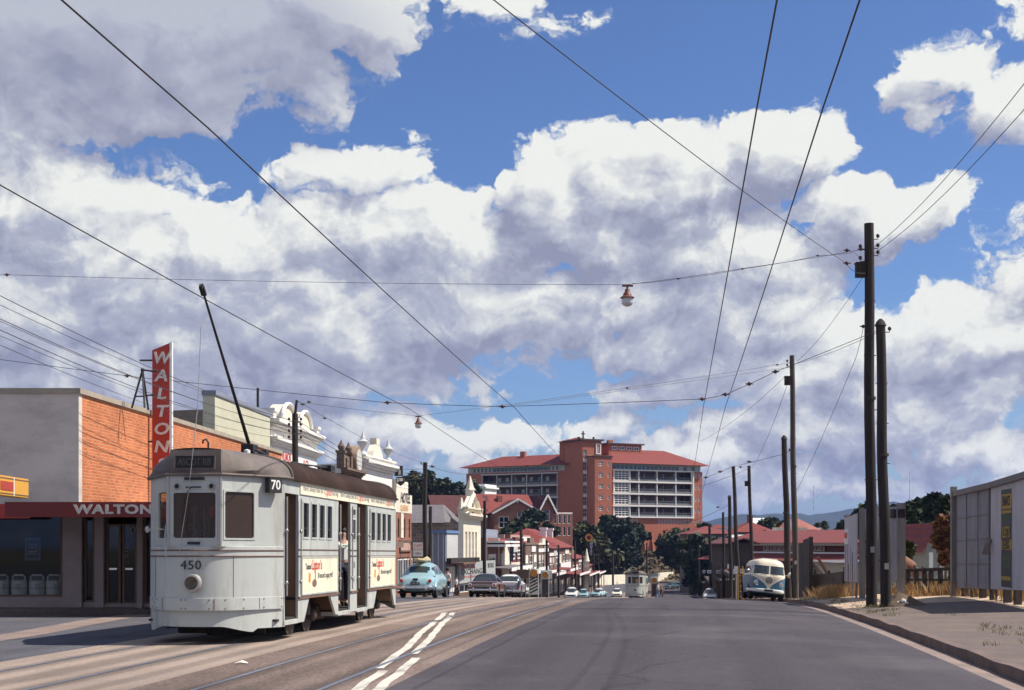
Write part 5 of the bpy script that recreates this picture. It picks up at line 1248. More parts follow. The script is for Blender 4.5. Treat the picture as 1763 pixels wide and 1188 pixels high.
# --- white shop with urns on its balustraded parapet
a = P(623, 800, 88.8); b = P(676, 800, 97.5); rt = math.atan2(b.y-a.y, b.x-a.x); W_ = math.hypot(b.x-a.x, b.y-a.y); zb = gz(a.x, a.y)
o = thing('urned_parapet_shop', 'white classical shop front with two urns and a broken pediment on its parapet', 'shop building', (a.x, a.y, zb), rt)
hz = lambda v: (VH-v)/F*90-zb
shell(o, W_, 12, hz(800), M_WSTUC, front=[(.9+2.2*i, 2.0+2.2*i, 3.6, 5.4) for i in range(4)])
for i in range(4): win(o, .9+2.2*i, 2.0+2.2*i, 3.6, 5.4, nz=2)
mb = MB(); cornice(mb, 0, W_, hz(806), .5, .5); cornice(mb, 0, W_, hz(790), .3, .2); mb.build('cornice', M_WSTUC, o)
mb = MB(); mb.plate(0, W_, hz(800)-.0, hz(790), [(.7+.5*i, 1.0+.5*i, hz(799), hz(792)) for i in range(15)], 0.02, .25); mb.build('balustrade', M_WSTUC, o)
for x in (.9, W_-.7):
    mb = MB(); mb.box(x-.4, x+.4, -.2, .5, hz(800), hz(788)); mb.box(x-.5, x+.5, -.28, .58, hz(788), hz(788)+.15); mb.build('pier', M_WSTUC, o)
    mb = MB(); mb.lathe([(.3, 0), (.24, .16), (.1, .26), (.1, .36), (.34, .7), (.37, .86), (.26, .92), (.17, 1.03), (.07, 1.32), (.04, 1.44), (0, 1.48)], (x, .15, hz(788)+.15), 14); mb.build('urn', M_PALE, o, smooth=True)
xc = W_*.48; mb = MB(); mb.prism([(xc-1.5, hz(790)+.2), (xc+1.5, hz(790)+.2), (xc+1.2, hz(790)+.6), (xc+.45, hz(790)+1.1), (xc+.45, hz(790)+1.5), (xc-.45, hz(790)+1.5), (xc-.45, hz(790)+1.1), (xc-1.2, hz(790)+.6)], -.05, .4, 'xz'); mb.build('pediment', M_IVORY, o)
flatroof(o, W_, 12, hz(806)-.3)
# --- hanging shield sign
p = P(688, 820, 97.5)
t_ = thing('shield_sign', 'dark two-part shield sign hanging out over the footpath', 'sign', p, R(-20))
mb = MB(); mb.box(-.36, .22, -.08, .08, .02, .72); mb.prism([(-.22, -.05), (.36, -.05), (.36, -.42), (.07, -.66), (-.22, -.42)], -.09, .09, 'xz'); mb.build('board', M_POLE, t_)
mb = MB(); mb.box(-.05, .12, -.086, -.08, .1, .42); mb.box(-.16, -.04, -.1, -.09, -.4, -.12); mb.box(.02, .3, -.1, -.09, -.34, -.14); mb.build('painted_emblem', M_WHITE, t_)
mb = MB(); mb.tube((-1.3, .3, .4), (-.1, 0, .4), .03, n=6); mb.build('bracket', M_BLACK, t_)
# --- cream and brick hotel
a = P(681, 880, 97.5); b = P(708.5, 880, 102.6); rt = math.atan2(b.y-a.y, b.x-a.x); W_ = math.hypot(b.x-a.x, b.y-a.y); zb = gz(a.x, a.y)
o = thing('brick_hotel', 'narrow hotel with a stepped cream parapet above red brick', 'hotel', (a.x, a.y, zb), rt)
hz = lambda v: (VH-v)/F*100-zb
fh = [(.7, 1.2, hz(926), hz(893)), (2.6, 3.1, hz(926), hz(893)), (4.2, 4.7, hz(926), hz(893))]
mb = MB(); mb.plate(0, W_, 0, hz(883), fh+[(.6, W_-.6, .2, hz(960))], 0, .3); mb.plate(.3, 14, 0, hz(883), [], 0, .3, fr=lambda x, y, z: (y, x, z)); mb.plate(.3, 14, 0, hz(883), [], W_-.3, W_, fr=lambda x, y, z: (y, x, z)); mb.build('wall', B_RED, o)
for f in fh: win(o, *f, mf=M_BROWN, nz=3, w=.05)
mb = MB(); mb.prism([(-.02, hz(883)), (W_+.02, hz(883)), (W_+.02, hz(851)), (W_-1.3, hz(851)), (W_-1.3, hz(829)), (-.02, hz(829))], -.03, .3, 'xz'); mb.build('parapet', M_IVORY, o)
mb = MB(); mb.box(1.55, 2.35, -.05, -.001, hz(926), hz(884)); mb.build('render_panel', M_IVORY, o)
mb = MB()
for z in (834, 840): mb.box(0, W_-1.3, -.05, -.028, hz(z), hz(z)+.08)
mb.build('band_course', M_WSTUC, o)
o2 = text('parapet_lettering', 'HOTEL', 1.0, M_INK, o, (W_*.56, -.06, hz(858)), bold=.01, shear=.25); 
text('name_lettering', 'QUEENS', .55, M_ORANGE, o, (W_*.5, -.06, hz(875)), sx=1.2)
mb = MB(); mb.frame(1.1, W_-.4, hz(950), hz(930), .1, -.1, 0); g_ = mb.build('sign_panel', M_BROWN, o); mb = MB(); mb.box(1.2, W_-.5, -.04, 0, hz(949), hz(931)); mb.build('board', M_PINK, g_)
for x in (.9, 2.6, 4.2): win(o, x, x+1.4, .4, hz(962), nx=2, w=.09)
flatroof(o, W_, 14, hz(883)-.2)
t_ = thing('projecting_sign', 'white square sign with red writing beside the hotel', 'sign', P(711, 958, 101.5))
mb = MB(); mb.box(0, .72, -.06, .06, 0, 1.0); mb.build('board', M_WHITE, t_)
text('lettering', 'CAFE', .3, M_RED, t_, (.36, -.065, .76), sx=.85); text('lettering', 'TEA ROOM', .16, M_RED, t_, (.36, -.065, .50), sx=.85); text('lettering', 'OPEN', .2, M_INK, t_, (.36, -.065, .2), sx=.9)
mb = MB(); mb.tube((-.7, .1, .9), (0, 0, .9), .025, n=6); mb.build('bracket', M_BLACK, t_)
# --- stone hall with ornate cream front
a = P(796, 900, 126); b = P(826, 900, 137); rt = math.atan2(b.y-a.y, b.x-a.x); W_ = math.hypot(b.x-a.x, b.y-a.y); zb = gz(a.x, a.y)
o = thing('stone_hall', 'dark coursed stone hall with a grey roof and a pinnacled cream front', 'hall', (a.x, a.y, zb), rt)
hz = lambda v: (VH-v)/F*126-zb
mb = MB(); mb.plate(.35, 22, 0, hz(899), [], 0, .4, fr=lambda x, y, z: (y, x, z)); mb.plate(.35, 22, 0, hz(899), [], W_-.4, W_, fr=lambda x, y, z: (y, x, z)); mb.box(.4, W_-.4, 21.6, 22, 0, hz(899)); mb.build('wall', B_STONE, o)
hw = W_/2; mb = MB(); mb.hexa([(-.4, 1.5, hz(900)), (W_+.4, 1.5, hz(900)), (W_+.4, 22.4, hz(900)), (-.4, 22.4, hz(900))], [(hw-.2, 2.6, hz(866)), (hw+.2, 2.6, hz(866)), (hw+.2, 22.4, hz(866)), (hw-.2, 22.4, hz(866))]); mb.build('roof', M_IRON, o)
fh = [(1.1+2.05*i, 2.3+2.05*i, hz(966), hz(915)) for i in range(4)]
mb = MB(); mb.plate(0, W_, 0, hz(888), fh, -.1, .35); mb.prism([(0, hz(888)), (W_, hz(888)), (W_*.72, hz(866)), (hw, hz(848)), (W_*.28, hz(866))], -.1, .35, 'xz'); mb.build('front_wall', M_IVORY, o)
for i, f in enumerate(fh): win(o, *f, nz=3, w=.12, y=.05, pane=M_ORANGE if i == 0 else None)
mb = MB(); cornice(mb, 0, W_, hz(893), .6, .5, y=-.1); cornice(mb, 0, W_, hz(879), .45, .35, y=-.1); mb.build('cornice', M_IVORY, o)
mb = MB(); mb.path([(0, -.2, hz(888)), (W_*.28, -.2, hz(866)), (hw, -.2, hz(848)), (W_*.72, -.2, hz(866)), (W_, -.2, hz(888))], .2, 6); mb.build('coping', M_IVORY, o)
for x, zz, k in ((hw, hz(850), 1.0), (.3, hz(885), .8), (W_-.3, hz(885), .8)):
    mb = MB(); mb.box(x-.35*k, x+.35*k, -.2, .5*k, zz-.3, zz+.5*k); mb.lathe([(.5*k, 0), (.5*k, .1), (.38*k, .2), (.06, 1.3*k), (0, 1.35*k)], (x, .12, zz+.5*k), 4); mb.build('pinnacle', M_IVORY, o)
mb = MB(); mb.lathe([(0, -.05), (.5, -.05), (.5, .02), (0, .02)], (hw, -.12, hz(872)), 16, 'y'); mb.build('roundel', M_BROWNST, o)
mb = MB(); mb.tube((W_*.0+3, 9, hz(870)), (3, 9, hz(870)+2.4), .06, n=6); mb.build('vent_pipe', M_PALE, o)
# --- blue-grey shed with white panel
a = P(767, 960, 114); b = P(789, 960, 118.5); rt = math.atan2(b.y-a.y, b.x-a.x); W_ = math.hypot(b.x-a.x, b.y-a.y); zb = gz(a.x, a.y)
o = thing('sheet_clad_shed', 'tall blue-grey sheet clad shed with a blank white panel', 'shed', (a.x, a.y, zb), rt)
hz = lambda v: (VH-v)/F*114-zb
mb = MB(); mb.box(0, W_, 0, 1.35, 0, hz(918)); mb.build('wall', M_BGREY, o)
mb = MB(); mb.box(-.1, W_+.12, -.12, 1.45, hz(918), hz(913)); mb.build('capping', mat('bright_blue_trim', (0.12,0.2,0.38), rough=.6, var=.1), o)
mb = MB(); mb.box(.35, W_-.3, -.03, .0, hz(961), hz(920)); mb.build('white_panel', M_PALE, o)
mb = MB()
for y in (.15, .55, 1.0): mb.box(-.04, 0, y, y+.07, 0, hz(918))
mb.build('cover_strip', M_PALE, o)
mb = MB(); mb.box(-.04, W_+.04, -1.5, -.05, hz(972), hz(969)); mb.build('awning', M_BROWN, o)
mb = MB()
for i in range(6): mb.box(.3+i*.65, .75+i*.65, -.08, -.02, 0.4, hz(976))
build_each(mb, 'door_curtain', M_WSTUC, o)
# --- book exchange
a = P(789, 985, 117); b = P(851, 985, 127); rt = math.atan2(b.y-a.y, b.x-a.x); W_ = math.hypot(b.x-a.x, b.y-a.y); zb = gz(a.x, a.y)
o = thing('book_shop', 'low grey book exchange with red and black lettering on its parapet', 'shop building', (a.x, a.y, zb), rt)
hz = lambda v: (VH-v)/F*118.5-zb
mb = MB(); mb.plate(0, W_, hz(1004), hz(967), [], -.1, .15); mb.build('parapet', M_GREYW, o)
mb = MB(); mb.plate(0, W_, 0, hz(1004), [(.4, W_*.3, .4, hz(1006)), (W_*.34, W_*.42, .05, hz(1006)), (W_*.46, W_-.3, .4, hz(1006))], 0, .2); mb.plate(.2, 9, 0, hz(967), [], 0, .2, fr=lambda x, y, z: (y, x, z)); mb.plate(.2, 9, 0, hz(967), [], W_-.2, W_, fr=lambda x, y, z: (y, x, z)); mb.build('wall', M_BROWN, o)
win(o, .4, W_*.3, .4, hz(1006), nx=2); win(o, W_*.46, W_-.3, .4, hz(1006), nx=3)
mb = MB(); mb.box(.1, W_-.1, .2, 9, hz(970), hz(969)); mb.build('roof', M_IRON, o)
t1 = text('lettering', 'BOOK', .62, M_RED, o, (.5, -.11, hz(975)), align='LEFT', bold=.012); t1.scale.x = 2.2
t2 = text('lettering', 'EXCHANGE', .62, M_INK, o, (.5, -.11, hz(985)), align='LEFT', bold=.012); t2.scale.x = 2.0
t3 = text('lettering', 'BUY SELL SWAP', .26, M_RED, o, (1.2, -.11, hz(993.5)), align='LEFT'); t3.scale.x = 1.8
t4 = text('lettering', 'BOOKS', .55, M_INK, o, (W_*.86, -.11, hz(976)), bold=.012)
mb = MB(); mb.box(-3.4, W_*.42, -.5, -.12, hz(968), hz(960)); mb.build('dark_canopy', M_POLE, o)
mb = MB(); mb.lathe([(.55, 0), (.08, 1.25), (0, 1.3)], (.5, 1.2, hz(960)), 4); mb.build('white_spire', M_WHITE, o)
# ------------------------------------------------------------------ hospital, church, trees, far shops
def yard(x, y):
    t, s = TS(x, y); return terr(t, s)
Y_T = 372.0
cor = P(1003, 900, Y_T)                 # near corner of the tower
HB = 2.0                                # level at the foot of the building
hos = thing('hospital', 'large red brick hospital with tiled roofs, white-railed verandahs and a tower with a cross', 'hospital', (cor.x, cor.y, HB), 0)
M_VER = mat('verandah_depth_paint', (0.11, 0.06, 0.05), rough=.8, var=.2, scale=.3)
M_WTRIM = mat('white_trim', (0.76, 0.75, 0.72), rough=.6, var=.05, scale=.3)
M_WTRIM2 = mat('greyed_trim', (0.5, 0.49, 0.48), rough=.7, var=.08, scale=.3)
M_RAILS = mat('grey_mesh_railing', (0.16, 0.17, 0.19), rough=.7, var=.2, scale=.5)
AR, AL = R(28), R(-33)
def sub(name, m_list, rot, org=(0,0,0)):    # helper frames for the two wings (geometry rotated into the hospital's own frame)
    c, s_ = math.cos(rot), math.sin(rot)
    return lambda x, y, z: (org[0]+c*x-s_*y, org[1]+s_*x+c*y, z)
def zv(v, Y=Y_T): return (VH-v)/F*Y-HB
H_TOW = zv(758)
fr = sub('', 0, AR)
wR = 5.8; dT = 9.2
# tower: right (sunlit) face x 0..wR, left face along y
def hbuild(mb, name, m, smooth=False, **k): return mb.build(name, m, hos, smooth=smooth, **k)
def obj_rot(mb, name, m, rot, org=(0,0,0), par=None):
    o = mb.build(name, m, par or hos); o.rotation_euler = (0, 0, rot); o.location = org; return o
strip_x = (.28, 1.30)
lev = [zv(v) for v in (770, 788, 808, 828, 848, 868, 888, 908)]
holes = [(strip_x[0], strip_x[1], zv(790+20*i+ (0 if i else 0)), zv(774+20*i)) for i in range(8)]
mb = MB(); mb.plate(0, wR, -4, H_TOW, holes, 0, .6); mb.box(0.0, .6, .6, dT, -4, H_TOW); mb.box(wR-.6, wR, .6, dT, -4, H_TOW); mb.box(.6, wR-.6, dT-.6, dT, -4, H_TOW)
tw = obj_rot(mb, 'tower', B_HOSP, AR)
for h in holes: win(tw, *h, nx=2, nz=2, w=.12, y=.2)
for h in holes: MB().box(h[0]-.1, h[1]+.1, -.12, -.002, h[2]-.9, h[2]-.05).build('spandrel', M_WTRIM, tw)
mb = MB(); mb.box(-.7, wR+.5, -.6, dT+.5, H_TOW, H_TOW+.4); mb.build('tower_roof', mat('dark_roof_edge', (0.07,0.05,0.05), rough=.8), tw)
mb = MB(); mb.box(1.3, 1.6, 2, 2.3, H_TOW+.4, H_TOW+2.6); mb.box(.85, 2.05, 2.02, 2.28, H_TOW+1.75, H_TOW+2.0); mb.lathe([(.5, 0), (.5, .2), (.3, .35), (.2, .7)], (1.45, 2.15, H_TOW+.4), 10); mb.build('cross', M_BLACK, tw)
mb = MB(); mb.box(-.3, .1, 1.5, 2.0, H_TOW+.45, H_TOW+1.0); mb.build('roof_vent', M_BLACK, tw)
o = MB().box(3.4, 3.8, .2, .6, H_TOW+.45, H_TOW+1.0).build('roof_vent', M_BLACK, tw)
mb = MB(); z0, z1 = zv(781), zv(763); mb.frame(4.0, 5.5, z0, z1, .28, -.25, -.002); pn = mb.build('panel_frame', M_WTRIM, tw)
mb = MB(); mb.prism([(4.45, z0+.5), (5.05, z0+.5), (5.12, z0+1.0), (4.98, z1-1.0), (4.75, z1-.45), (4.5, z1-1.0), (4.38, z0+1.0)], -.14, -.004, 'xz'); mb.build('relief', M_PINK, pn)
mb = MB(); mb.box(1.9, 5.5, -.2, -.002, zv(786.2), zv(783.8)); mb.build('band_course', M_WTRIM, tw)
# lower projecting block in front of the tower
x0b, x1b, yb, hb = 1.25, 6.5, -4.1, zv(787)
bh = [(2.45, 3.75, zv(803+19.2*i), zv(795+19.2*i)) for i in range(7)]+[(5.2, 5.75, zv(803+19.2*i), zv(796+19.2*i)) for i in range(7)]
mb = MB(); mb.plate(x0b, x1b, -4, hb, bh, yb, yb+.5); mb.box(x0b, x0b+.5, yb+.5, -.02, -4, hb); mb.box(x1b-.5, x1b, yb+.5, -.02, -4, hb); bl = obj_rot(mb, 'stair_block', B_HOSP, AR)
for h in bh: win(bl, *h, nx=2 if h[1]-h[0] > 1 else 1, nz=2, w=.14, y=yb+.15)
mb = MB(); mb.box(x0b-.25, x1b+.25, yb-.25, 0, hb, hb+.3); mb.build('block_roof', M_SLATE, bl)
# right wing
oR = fr(6.5, -1.0, 0); LR = 31.0; dW = 15.0; HE = zv(801, 385)
gR = MB(); n_fl = 4; sp = 3.18; ztop = zv(813.5, 388)
vx0, vx1 = 2.2, 27.5
vh = []
for i in range(n_fl):
    zt_ = ztop-sp*i; vh.append((vx0, vx1, zt_-2.65, zt_))
low = [(2.9+i*.95+(.8 if i > 1 else 0), 3.4+i*.95+(.8 if i > 1 else 0), zv(903, 388), zv(895, 388)) for i in range(7)]+[(16.6+i*.98, 17.15+i*.98, zv(903, 392), zv(895.5, 392)) for i in range(11)]
rt_ = [(x, x+.6, zv(826+19.6*i, 398), zv(819+19.6*i, 398)) for i in range(5) for x in (28.5, 29.7)]
mb = MB(); mb.plate(0, LR, -8, HE-1.7, vh+low+rt_, 0, .4); mb.box(0, .4, .4, dW, -8, HE-1.7); mb.box(LR-.4, LR, .4, dW, -8, HE-1.7); mb.box(.4, LR-.4, dW-.4, dW, -8, HE-1.7)
rw = obj_rot(mb, 'right_wing', B_HOSP, AR, oR)
mb = MB(); mb.box(.3, LR-.3, .5, dW-.5, HE-1.7, HE); mb.build('attic_storey', M_PALE, rw)
mb = MB()
for i in range(22):
    if i % 2 == 0 or i < 16: mb.box(1+i*1.34, 1+i*1.34+1.05, .44, .5, HE-1.4, HE-.35)
build_each(mb, 'attic_window', M_DGLASS, rw)
hip(rw, 0, LR, 0, dW, HE, 4.3, M_TILE, over=1.5, inset=9)
mb = MB(); mb.box(4, 14.5, 5, 10, HE+2.0, HE+5.4); pl = mb.build('lift_house', B_HOSP, rw)
mb = MB(); mb.box(3.4, 15.1, 4.4, 10.6, HE+5.4, HE+5.75); mb.build('lift_house_roof', M_SLATE, pl)
for x in (5, 7.3, 9.6, 11.9): win(pl, x, x+1.7, HE+3.9, HE+4.9, nx=2, w=.14, y=4.95)
mb = MB(); mb.box(4.6, 6.0, 6, 7, HE+5.75, HE+6.6); mb.build('chimney', B_HOSP, pl)
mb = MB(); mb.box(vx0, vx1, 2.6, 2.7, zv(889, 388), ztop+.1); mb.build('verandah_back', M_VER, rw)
for i, h in enumerate(vh):
    mb = MB(); mb.box(vx0-.3, vx1+.3, -.5, 2.6, h[3], h[3]+.42 if i else h[3]+.25); mb.build('verandah_slab', M_WTRIM, rw)
    for x in (vx0, 7.3, 10.1, 15.9, 22.0, 27.2):
        MB().box(x, x+.22, -.3, .05, h[2], h[3]).build('verandah_post', M_WTRIM, rw)
    mb = MB()
    for k in range(40): mb.box(7.6+k*.5, 7.68+k*.5, -.12, -.08, h[2], h[2]+.95)
    mb.box(7.5, vx1, -.14, -.06, h[2]+.95, h[2]+1.05); mb.box(7.5, vx1, -.12, -.08, h[2], h[2]+.5); mb.build('railing', M_RAILS, rw)
    win(rw, vx0+.4, 7.2, h[2], h[3], nx=4, nz=4, w=.16, bar=.13, y=-.05)
    for x in (8.2, 11, 13.4, 17, 19.6, 23, 25.4): MB().box(x, x+.9, 2.5, 2.598, h[2]+.1, h[2]+2.1).build('verandah_door', M_DGLASS, rw)
mb = MB(); mb.box(vx0-.4, vx1+.4, -.55, .05, vh[-1][2]-.35, vh[-1][2]); mb.box(vx1, vx1+.4, -.5, .05, vh[-1][2], vh[0][3]+.25); mb.build('verandah_border', M_WTRIM, rw)
for h in low: win(rw, *h, w=.12, y=.1)
for h in rt_: win(rw, *h, w=.12, nz=2, y=.1)
# left wing
LL = 32.7; cL, sL = math.cos(AL), math.sin(AL)
e = fr(.2, 8.5, 0); oL = (e[0]-cL*LL, e[1]-sL*LL, 0)
HEl = zv(799, 378)
ztl = zv(814.5, 380)
vl0, vl1 = 5.4, 30.0
vh2 = [(vl0, vl1, ztl-3.3*i-2.75, ztl-3.3*i) for i in range(4)]
sw = [(2.0, 3.2, zv(833+20*i, 392), zv(824+20*i, 392)) for i in range(4)]+[(20+i*2.5, 21.3+i*2.5, zv(905, 380), zv(897, 380)) for i in range(5)]
mb = MB(); mb.plate(0, LL, -8, HEl-1.6, vh2+sw, 0, .4); mb.box(0, .4, .4, dW, -8, HEl-1.6); mb.box(LL-.4, LL, .4, dW, -8, HEl-1.6); mb.box(.4, LL-.4, dW-.4, dW, -8, HEl-1.6)
lw_ = obj_rot(mb, 'left_wing', B_HOSP, AL, oL)
mb = MB(); mb.box(.3, LL-.3, .5, dW-.5, HEl-1.6, HEl); mb.build('attic_storey', M_PALE, lw_)
mb = MB()
for i in range(22): mb.box(2.2+i*1.28, 2.2+i*1.28+(1.1 if 4 < i < 19 else .6), .44, .5, HEl-1.3, HEl-.35)
build_each(mb, 'attic_window', M_DGLASS, lw_)
hip(lw_, 0, LL+3, 0, dW, HEl, 3.3, M_TILE, over=1.5, inset=9)
mb = MB(); mb.box(14, 15.5, 6, 7, HEl+2.6, HEl+4.4); mb.build('chimney', B_HOSP, lw_)
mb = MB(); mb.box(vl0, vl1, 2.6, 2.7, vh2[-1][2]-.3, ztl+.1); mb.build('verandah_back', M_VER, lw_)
for i, h in enumerate(vh2):
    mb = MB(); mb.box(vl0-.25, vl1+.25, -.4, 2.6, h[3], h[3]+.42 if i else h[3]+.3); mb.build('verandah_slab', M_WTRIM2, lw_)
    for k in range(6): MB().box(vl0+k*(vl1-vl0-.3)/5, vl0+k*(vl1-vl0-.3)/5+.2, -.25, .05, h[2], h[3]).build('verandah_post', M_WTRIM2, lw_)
    mb = MB(); mb.box(vl0, vl1, -.1, -.04, h[2]+.9, h[2]+1.0); mb.box(vl0, vl1, -.08, -.05, h[2], h[2]+.55); mb.build('railing', M_RAILS, lw_)
    for k in range(8): MB().box(vl0+1+k*2.6, vl0+2+k*2.6, 2.5, 2.598, h[2]+.9, h[2]+2.1).build('verandah_door', M_PALE if k % 3 else M_DGLASS, lw_)
for h in sw: win(lw_, *h, nx=1, nz=2, w=.14, y=.1)
mb = MB(); mb.box(LL-3.5, LL+4, 2, 9, HEl+.2, HEl+6.2); tb = mb.build('wing_stub', B_HOSP, lw_)
hip(lw_, LL-3.5, LL+4, 2, 9, HEl+6.2, 1.4, M_TILE, over=.6)
# red roofed wing stub under the hospital (lower brick embankment)
p = P(1200, 935, 392); 
em = thing('retaining_wall', 'sunlit brick retaining wall with buttresses below the hospital', 'retaining wall', P(1105, 940, 372), AR)
mb = MB(); mb.box(0, 17, 0, .6, -1.0, 3.4); 
mb.build('wall', B_HOSP, em)
for i in range(7):
    MB().prism([(-.9, -1), (0, -1), (0, 3.2)], i*2.5+.5, i*2.5+.9, 'yz').build('buttress', B_HOSP, em)

# --- brick gabled building on the hill left of the hospital
YG = 300.0
zg = 1.6
def gabled_house(name, label, loc, rot, w, d, h, rise, mroof, wins_, porch=True):
    o = thing(name, label, 'house', loc, rot)
    mb = MB(); mb.plate(0, w, -3, h, [x[:4] for x in wins_], 0, .3); mb.prism([(0, h), (w, h), (w/2, h+rise)], 0, .3, 'xz'); mb.prism([(0, h), (w, h), (w/2, h+rise)], d-.3, d, 'xz'); mb.box(0, .3, .3, d, -3, h); mb.box(w-.3, w, .3, d, -3, h); mb.box(.3, w-.3, d-.3, d, -3, h); mb.build('wall', B_RED, o)
    gable(o, 0, w, 0, d, h, rise, mroof, axis='y', over=.5)
    mb = MB()
    for sg in (-1, 1): mb.bar((w/2+sg*(w/2+.55), -.62, h-.55*rise/(w/2)+.0), (w/2, -.62, h+rise+.08), .14, .34)
    mb.build('barge_board', M_WTRIM, o)
    for x in wins_: win(o, *x[:4], nx=x[4], nz=2, w=.12, y=.1)
    return o
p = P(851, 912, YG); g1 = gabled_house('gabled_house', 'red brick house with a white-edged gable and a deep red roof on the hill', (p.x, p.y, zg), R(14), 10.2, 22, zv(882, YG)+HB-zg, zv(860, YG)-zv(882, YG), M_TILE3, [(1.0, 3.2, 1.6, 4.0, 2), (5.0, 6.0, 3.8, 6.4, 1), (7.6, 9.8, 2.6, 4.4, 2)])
MB().prism([(4.9, 6.9), (5.3, 6.9), (5.3, 7.7), (5.1, 8.0), (4.9, 7.7)], -.05, .02, 'xz').build('gable_vent', M_WTRIM, g1)
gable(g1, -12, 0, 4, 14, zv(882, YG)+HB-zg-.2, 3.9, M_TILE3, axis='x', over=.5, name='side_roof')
MB().box(-12, 0, 4.3, 13.7, -3, zv(882, YG)+HB-zg).build('side_wall', B_RED, g1)
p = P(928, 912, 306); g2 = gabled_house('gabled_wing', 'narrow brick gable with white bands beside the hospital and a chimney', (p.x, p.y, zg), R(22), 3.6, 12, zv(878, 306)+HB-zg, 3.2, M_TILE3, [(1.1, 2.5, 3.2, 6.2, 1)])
gable(g2, -13, 0, 2, 13, zv(878, 306)+HB-zg-.6, 4.0, M_TILE, axis='x', over=.5, name='side_roof')
MB().box(-13, 0, 2.3, 12.7, -3, zv(878, 306)+HB-zg-.4).build('side_wall', B_RED, g2)
MB().box(-7.5, -6.5, 5, 6, 4, zv(853, 306)+HB-zg).build('chimney', B_RED, g2)
pr = [(3.9+1.1*i, 4.6+1.1*i, 2.6+dz, 4.6+dz) for i in range(4) for dz in (0, -2.6)]
MB().plate(3.6, 8.4, -3, zv(884, 306)+HB-zg, pr, 1, 1.3).build('porch_wall', B_RED, g2)
for h in pr: win(g2, *h, w=.1, y=1.1)
MB().box(3.6, 8.5, 1.3, 9, zv(884, 306)+HB-zg, zv(884, 306)+HB-zg+.3).build('porch_roof', M_WTRIM, g2)

# ------------------------------------------------------------------ trees
def leafmat(name, c, c2): return mat(name, c, rough=.7, var=.45, scale=.35, dirt=c2, dirt_amt=.7, dirt_scale=.22, spec=.25)
L_DARK = leafmat('dark_foliage', (0.036, 0.05, 0.022), (0.075, 0.085, 0.035))
L_OLIVE = leafmat('olive_foliage', (0.06, 0.065, 0.028), (0.105, 0.10, 0.045))
L_BLUE = leafmat('blue_green_foliage', (0.034, 0.052, 0.034), (0.065, 0.085, 0.06))
L_RUSTY = leafmat('rusty_foliage', (0.13, 0.06, 0.03), (0.07, 0.075, 0.03))
M_TRUNK = mat('tree_bark', (0.09, 0.07, 0.055), rough=.95, var=.3, scale=3)
def tree(label, base, h, rad, m, n=900, leaf=.4, shape=1.0, name='tree', group=None, clumps=14, low=.25, seed=0):
    rg = random.Random(seed or int(h*997+rad*131+base[0]*7))
    o = thing(name, label, 'tree', base, 0, group)
    mb = MB(); th = h*(.45+low*.3); mb.path([(0, 0, -.5), (rad*.04, 0, th*.4), (-rad*.03, rad*.04, th)], [h*.028, h*.022, h*.012], 7)
    for k in range(6):
        a = rg.uniform(0, 6.28); z0 = th*(.45+.09*k); q = rg.uniform(.5, .85)
        mb.path([(0, 0, z0), (math.cos(a)*rad*q*.5, math.sin(a)*rad*q*.5, z0+h*.12), (math.cos(a)*rad*q, math.sin(a)*rad*q, z0+h*.2)], [h*.012, h*.008, h*.004], 5)
    mb.build('trunk', M_TRUNK, o)
    cs = []
    for k in range(clumps):
        a = rg.uniform(0, 6.28); zz = rg.uniform(low, .95); w_ = math.sin(math.pi*min(1, max(.08, (zz-low*.6)/(1.06-low*.6))))**.7*shape
        r_ = rad*w_*rg.uniform(.25, .9); cs.append((math.cos(a)*r_, math.sin(a)*r_, h*zz, rad*rg.uniform(.26, .5)))
    cs.append((0, 0, h*.9, rad*.3))
    vs = []; fs = []
    for i in range(n):
        c = cs[rg.randrange(len(cs))]
        d = Vector((rg.gauss(0, 1), rg.gauss(0, 1), rg.gauss(0, .75))); d.normalize(); d *= c[3]*rg.random()**.33
        p = Vector(c[:3])+d; s_ = leaf*rg.uniform(.5, 1.3)
        u_ = Vector((rg.gauss(0, 1), rg.gauss(0, 1), rg.gauss(0, .6))).normalized(); w_ = u_.cross(Vector((rg.gauss(0, 1), rg.gauss(0, 1), rg.gauss(0, 1)))).normalized()
        k = len(vs); vs += [p-u_*s_-w_*s_*.25, p+u_*s_*.1-w_*s_*.6, p+u_*s_, p+u_*s_*.1+w_*s_*.6]; fs.append((k, k+1, k+2, k+3))
    MB().add(vs, fs).build('crown', m, o, recalc=False)
    return o
def tree_at(label, u, vt, vb, Y, wpx, m, n=900, leaf=.4, **k):
    n = int(n*1.7); leaf *= 1.3; k['clumps'] = int(k.get('clumps', 14)*1.5)
    p = P(u, vb, Y); 
    return tree(label, p, (vb-vt)/F*Y, wpx/F*Y/2, m, n, leaf, **k)
GH = 'trees below the hospital'
tree_at('olive tree left in the clump below the hospital tower', 1010, 905, 985, 335, 70, L_OLIVE, 1800, .55, group=GH, clumps=22, low=.2)
tree_at('small dark tree standing highest in front of the hospital tower block', 1050, 890, 960, 352, 46, L_DARK, 1200, .5, group=GH, clumps=16, low=.15)
tree_at('broad dark tree in the middle of the clump below the verandahs', 1072, 903, 982, 342, 76, L_BLUE, 2200, .55, group=GH, clumps=26, low=.12)
tree_at('dark rounded tree at the right side of the clump below the verandahs', 1097, 908, 975, 348, 46, L_DARK, 1400, .5, group=GH, clumps=16, low=.12)
tree_at('low olive tree behind the yellow hotel sign', 1036, 925, 1000, 325, 62, L_OLIVE, 1600, .5, group=GH, clumps=20, low=.15)
tree_at('wide tree on its own right of the brick retaining wall', 1165, 912, 985, 345, 66, L_DARK, 2000, .5, group=GH, clumps=22, low=.2)
